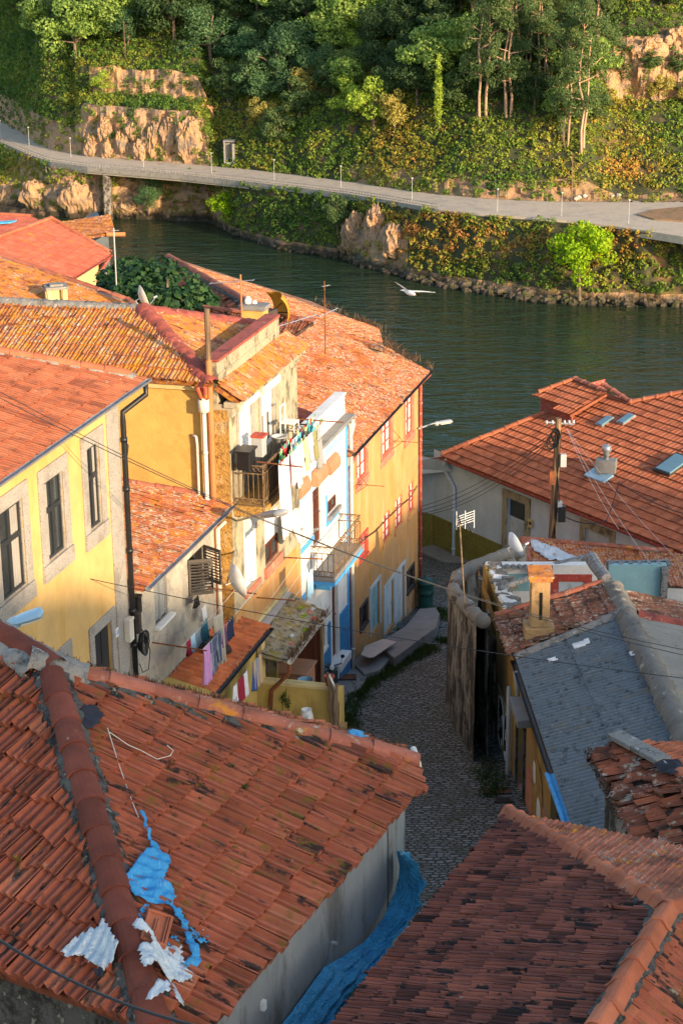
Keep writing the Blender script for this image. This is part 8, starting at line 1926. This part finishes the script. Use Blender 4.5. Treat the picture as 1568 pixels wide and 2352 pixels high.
# board and street things
bq = [SG(u, v, .58) for u, v in ((829, 1506), (838, 1486), (880, 1469), (910, 1476), (880, 1496), (858, 1511), (846, 1512))]
mb = MB(); mb.prism(bq, ZU*.03); tag(mb.build('board', M['ochre_pale']), 'pale broken board lying on the raised pavement by the ochre house', 'board')
gb = SG(977, 1397, 0); lathe_thing('litter_bin', gb, [(0, 0), (.30, 0), (.30, .06)]+[(.27+.0*i, .06+.5*i/6) for i in range(7)]+[(.30, .58), (.31, .66), (.29, .70), (.29, .95), (.32, .97), (.32, 1.02), (.22, 1.13), (.10, 1.18), (.04, 1.19), (.04, 1.24), (0, 1.26)], 'bin_green', 'dark green cast iron litter bin at the ochre house corner', 'litter bin', 18)
def cover(u0, v0, w_, d_, label, z=.17, name='manhole_cover', grate=False):
    c = SG(u0, v0, z); t = thing(name, c, label, 'manhole cover' if not grate else 'drain grate'); mb = MB()
    sl_ = V((0, 1, -.15)).normalized()
    mb.box(c, V((w_/2, 0, 0)), sl_*d_/2, ZU*.012); mb.build('plate', M['rust'] if not grate else M['void'], t)
    mb = MB()
    if grate:
        for i in range(8): mb.box(c+V((w_*(i-3.5)/8.5, 0, .02)), V((w_*.025, 0, 0)), sl_*d_*.48, ZU*.012)
    for sx in (-1, 1): mb.box(c+V((sx*w_/2, 0, .005)), V((.03, 0, 0)), sl_*(d_/2+.03), ZU*.018)
    for sy in (-1, 1): mb.box(c+sl_*(sy*d_/2)+ZU*.004, V((w_/2, 0, 0)), sl_*.03, ZU*.018)
    mb.build('frame', M['iron'], t)
cover(795, 1556, .55, .55, 'rusty square manhole cover on the pavement by the blue house', .18); cover(1155, 1838, .42, .3, 'iron drain grate in the cobbles beside the graffiti wall', .02, 'drain_grate', True); cover(1140, 1818, .7, .35, 'flat stone drain lid in the cobbles above the iron grate', .02)
# balcony clutter
def clutter(name, u, v, off, w_, h, d_, mat, label, cat, rim=None):
    p = FP.px(u, v, off); t = thing(name, p, label, cat); mb = MB(); mb.prism([p+dF*x*w_/2*1.0+nF*y*d_/2 for x, y in ((-.8, -.8), (.8, -.8), (.8, .8), (-.8, .8))], ZU*h); mb.build('body', M[mat], t, bevel=.02)
    mb = MB(); mb.prism([p+ZU*h+dF*x*w_/2+nF*y*d_/2 for x, y in ((-1, -1), (1, -1), (1, 1), (-1, 1))], ZU*.05); mb.build('lid', M[rim or mat], t, bevel=.01)
clutter('storage_box', 566, 1075, .35, .6, .45, .4, 'black', 'black box on the long balcony beside the white shutter', 'box'); clutter('plastic_tub', 596, 1046, .4, .4, .5, .35, 'lamp_grey', 'grey plastic tub with red rim on the long balcony', 'tub', 'red_paint')
p = FP.px(650, 1003, .35); ch_ = thing('chair', p, 'white tubular chair at the far end of the long balcony', 'chair'); mb = MB()
for sx in (-.2, .2): mb.tube([p+dF*sx, p+dF*sx+ZU*.85], .018, 5)
mb.tube([p+dF*-.2+ZU*.85, p+dF*.2+ZU*.85], .018, 5); mb.build('back_frame', M['white_paint'], ch_); mb = MB(); mb.box(p+ZU*.42+nF*.18, dF*.2, nF*.2, ZU*.015); mb.build('seat', M['white_paint'], ch_)
for sx in (-.2, .2): mb = MB(); mb.tube([p+dF*sx+nF*.36, p+dF*sx+nF*.36+ZU*.42], .016, 5); mb.build('leg', M['white_paint'], ch_)
lathe_thing('laundry_basket', FP.px(642, 1040, .5), [(0, 0), (.15, 0), (.2, .45), (.21, .45), (.19, .42), (0, .05)], 'lamp_grey', 'grey perforated laundry basket below the white chair', 'basket', 14)
# ================================================================ gull
gc = D(940, 672, 60); gull = thing('gull', gc, 'white gull gliding over the river with wings spread', 'gull')
bd = V((.55, -.75, -.05)).normalized(); bs = V((bd.y, -bd.x, 0)).normalized()*-1
mb = MB(); mb.tube([gc-bd*.26, gc-bd*.16, gc-bd*.02, gc+bd*.12, gc+bd*.2, gc+bd*.25, gc+bd*.29], [.015, .05, .085, .075, .05, .042, .012], 10); mb.build('body', M['gull_white'], gull, smooth=True)
def wing(P, name):
    mb = MB(); n_s = 12
    def f(i, j):
        x_ = i*(len(P)-1); k_ = min(int(x_), len(P)-2); c = P[k_].lerp(P[k_+1], x_-k_); ch = (.19*(1-i)**.6+.015)
        return c+bd*(ch*(.35-j))+ZU*(.022*math.sin(math.pi*j)*(1-i))
    mb.grid(f, n_s, 6); mb.build(name, M['gull_grey'], gull, smooth=True, solid=.012)
    mb = MB(); t_ = P[-1]; mb.grid(lambda i, j: P[-2].lerp(t_, .62+.42*i)+bd*((.06*(1-i)+.008)*(.35-j)*1.1)+ZU*.004, 4, 3); mb.build('wing_tip', M['black'], gull, solid=.014)
wing([gc+V((-.03, 0, .04)), D(922, 657, 60.1), D(905, 646, 60.2)], 'wing'); wing([gc+V((.03, 0, .04)), D(970, 669, 59.9), D(999, 671, 59.8)], 'wing')
mb = MB(); mb.tube([gc+bd*.28, gc+bd*.34-ZU*.015], [.016, .006], 6); mb.build('beak', M['pipe_ochre'], gull); mb = MB(); mb.prism([gc-bd*.2+bs*.03, gc-bd*.2-bs*.03, gc-bd*.38-bs*.07, gc-bd*.38+bs*.07], ZU*.012); mb.build('tail', M['gull_white'], gull)
# ================================================================ far bank furniture
GL = 'street lamps along the far road'
lamp0 = None
for i, (u, v) in enumerate(((2, 317), (67, 334), (163, 360), (330, 384), (486, 397), (630, 414), (783, 430), (946, 460), (1142, 487), (1289, 496), (1443, 514))):
    p = PZ(u, v, zroad(u)); 
    if lamp0 is None:
        lamp0 = thing('street_lamp', V((0, 0, 0)), '', 'street lamp', GL); mb = MB(); mb.tube([V((0, 0, 0)), V((0, 0, 4.0))], [.06, .04], 6); mb.build('post', M['lamp_grey'], lamp0); mb = MB(); mb.lathe(V((0, 0, 4.0)), [(.05, -.05), (.18, .12), (.24, .2), (.2, .32), (0, .38)], 10); mb.build('lamp_head', M['lamp_grey'], lamp0); t = lamp0; t.location = p
    else: t = copy_tree(lamp0, p)
    t['label'] = ['far road lamp cut by the left picture edge', 'far road lamp above the left viaduct bend, second from left', 'far road lamp before the dark rock, third from left', 'far road lamp in front of the middle of the quarry cliff', 'far road lamp left of the concrete booth', 'far road lamp just right of the concrete booth', 'far road lamp above the small green bank tree', 'far road lamp above the rusty bushes of the bank', 'far road lamp left of the wooden roadside pole', 'far road lamp beside the wooden roadside pole', 'far road lamp right of the lime green tree, rightmost'][i]
def far_pole(u, v, hpx, label, r=.13, on_hill=True):
    p = hill_at(u, v) if on_hill else PZ(u, v, zroad(u)); h = hpx*(p-CAM).dot(FW)/FPX; mb = MB(); mb.tube([p-ZU*1, p+ZU*h], [r, r*.75], 6); mb.tube([p+ZU*(h-.4)-V((.3, 0, 0)), p+ZU*(h-.4)+V((.3, 0, 0))], .05, 4); return tag(mb.build('wooden_pole', M['wood_pole']), label, 'pole')
far_pole(298, 129, 80, 'tall wooden pole standing above the rock terraces'); far_pole(48, 55, 66, 'wooden pole in the dark trees at upper left'); far_pole(1312, 462, 112, 'wooden pole at the edge of the far road', on_hill=False); far_pole(898, 140, 90, 'bare pale pole in the dark wood, upper middle')
bx = PZ(527, 384, zroad(527)); bth = thing('concrete_booth', bx, 'small concrete booth beside the far road with blue graffiti', 'booth'); fb_ = Face(V((bx.x, bx.y+1.5, 0)), V((1, 0, 0)), V((0, -1, 0))); z0_ = bx.z
mb = MB(); fb_.box(mb, -1.2, 1.1, z0_, z0_+5.3, -1.6, -1.4); fb_.box(mb, -1.2, -.9, z0_, z0_+5.3, -1.4, .3); fb_.box(mb, .6, 1.1, z0_, z0_+4.8, -1.4, .3); fb_.box(mb, -1.25, 1.15, z0_+5.3, z0_+5.5, -1.7, .35); mb.build('wall', M['concrete'], bth)
mb = MB(); fb_.box(mb, -.9, .6, z0_, z0_+.9, -.3, 0); mb.build('parapet', M['concrete'], bth)
mb = MB(); fb_.box(mb, -.7, .1, z0_+.9, z0_+1.5, -1.38, -1.35); mb.build('blue_graffiti', M['tarp'], bth)
mb = MB(); rg = random.Random(5)
for i in range(7): a = -.8+i*.2; mb.tube([fb_.pt(a, z0_+.15, .02), fb_.pt(a+.08, z0_+.75, .02), fb_.pt(a+.16, z0_+.2+rg.random()*.3, .02)], .035, 4)
mb.build('graffiti_scribble', M['white_paint'], bth)
isl = [PZ(u, v, 12.75) for u, v in ((1462, 492), (1500, 481), (1580, 474), (1700, 474), (1700, 512), (1568, 508), (1500, 503))]
mb = MB(); mb.prism([p-ZU*.3 for p in isl], ZU*.42); tag(mb.build('traffic_island', M['dirt'], None, bevel=.05), kind='structure')
rg = random.Random(8)
for i, (u, v) in enumerate(((1318, 459), (1328, 455), (1340, 452), (1404, 452), (1418, 450))):
    mb = MB(); boulder(mb, hill_at(u, v)+ZU*.2, .55); tag(mb.build('roadside_stone', M['rock_pale']), 'pale stone blocks dumped beside the far road near the pole', 'stone', 'stones beside the far road')
# ================================================================ light, sky, camera
SUN_H = V((.66, -.75, 0)).normalized(); SUN_EL = math.radians(13)
sd = SUN_H*math.cos(SUN_EL)+ZU*math.sin(SUN_EL)
w = bpy.data.worlds.new('World'); SC.world = w; w.use_nodes = True
nt = w.node_tree; sk = nt.nodes.new('ShaderNodeTexSky'); sk.sky_type = 'NISHITA'; sk.sun_disc = False
sk.sun_elevation = SUN_EL; sk.sun_rotation = math.atan2(SUN_H.x, SUN_H.y); sk.air_density = 1.0; sk.dust_density = 1.2
bg = nt.nodes['Background']; bg.inputs['Strength'].default_value = SKY_S; nt.links.new(sk.outputs[0], bg.inputs[0])
li = bpy.data.lights.new('sun', 'SUN'); li.energy = SUN_S; li.angle = math.radians(.6); li.color = SUN_C
lo = bpy.data.objects.new('sun', li); COL.objects.link(lo); lo.rotation_euler = sd.to_track_quat('Z', 'Y').to_euler(); lo.location = (60, -40, 140)
cd = bpy.data.cameras.new('camera'); co = bpy.data.objects.new('camera', cd); COL.objects.link(co)
cd.sensor_fit = 'HORIZONTAL'; cd.sensor_width = 36; cd.lens = 36*FPX/1568; cd.clip_end = 3000; cd.clip_start = .1
m3 = Matrix((RT, UP, -FW)).transposed(); co.matrix_world = Matrix.Translation(CAM) @ m3.to_4x4()
SC.camera = co
SC.view_settings.view_transform = 'Standard'; SC.view_settings.look = 'None'; SC.view_settings.exposure = EXPO; SC.view_settings.gamma = 1
SC.cycles.max_bounces = 6; SC.cycles.diffuse_bounces = 3; SC.cycles.glossy_bounces = 3; SC.cycles.transmission_bounces = 3; SC.cycles.use_denoising = True
SC.cycles.sample_clamp_indirect = 6
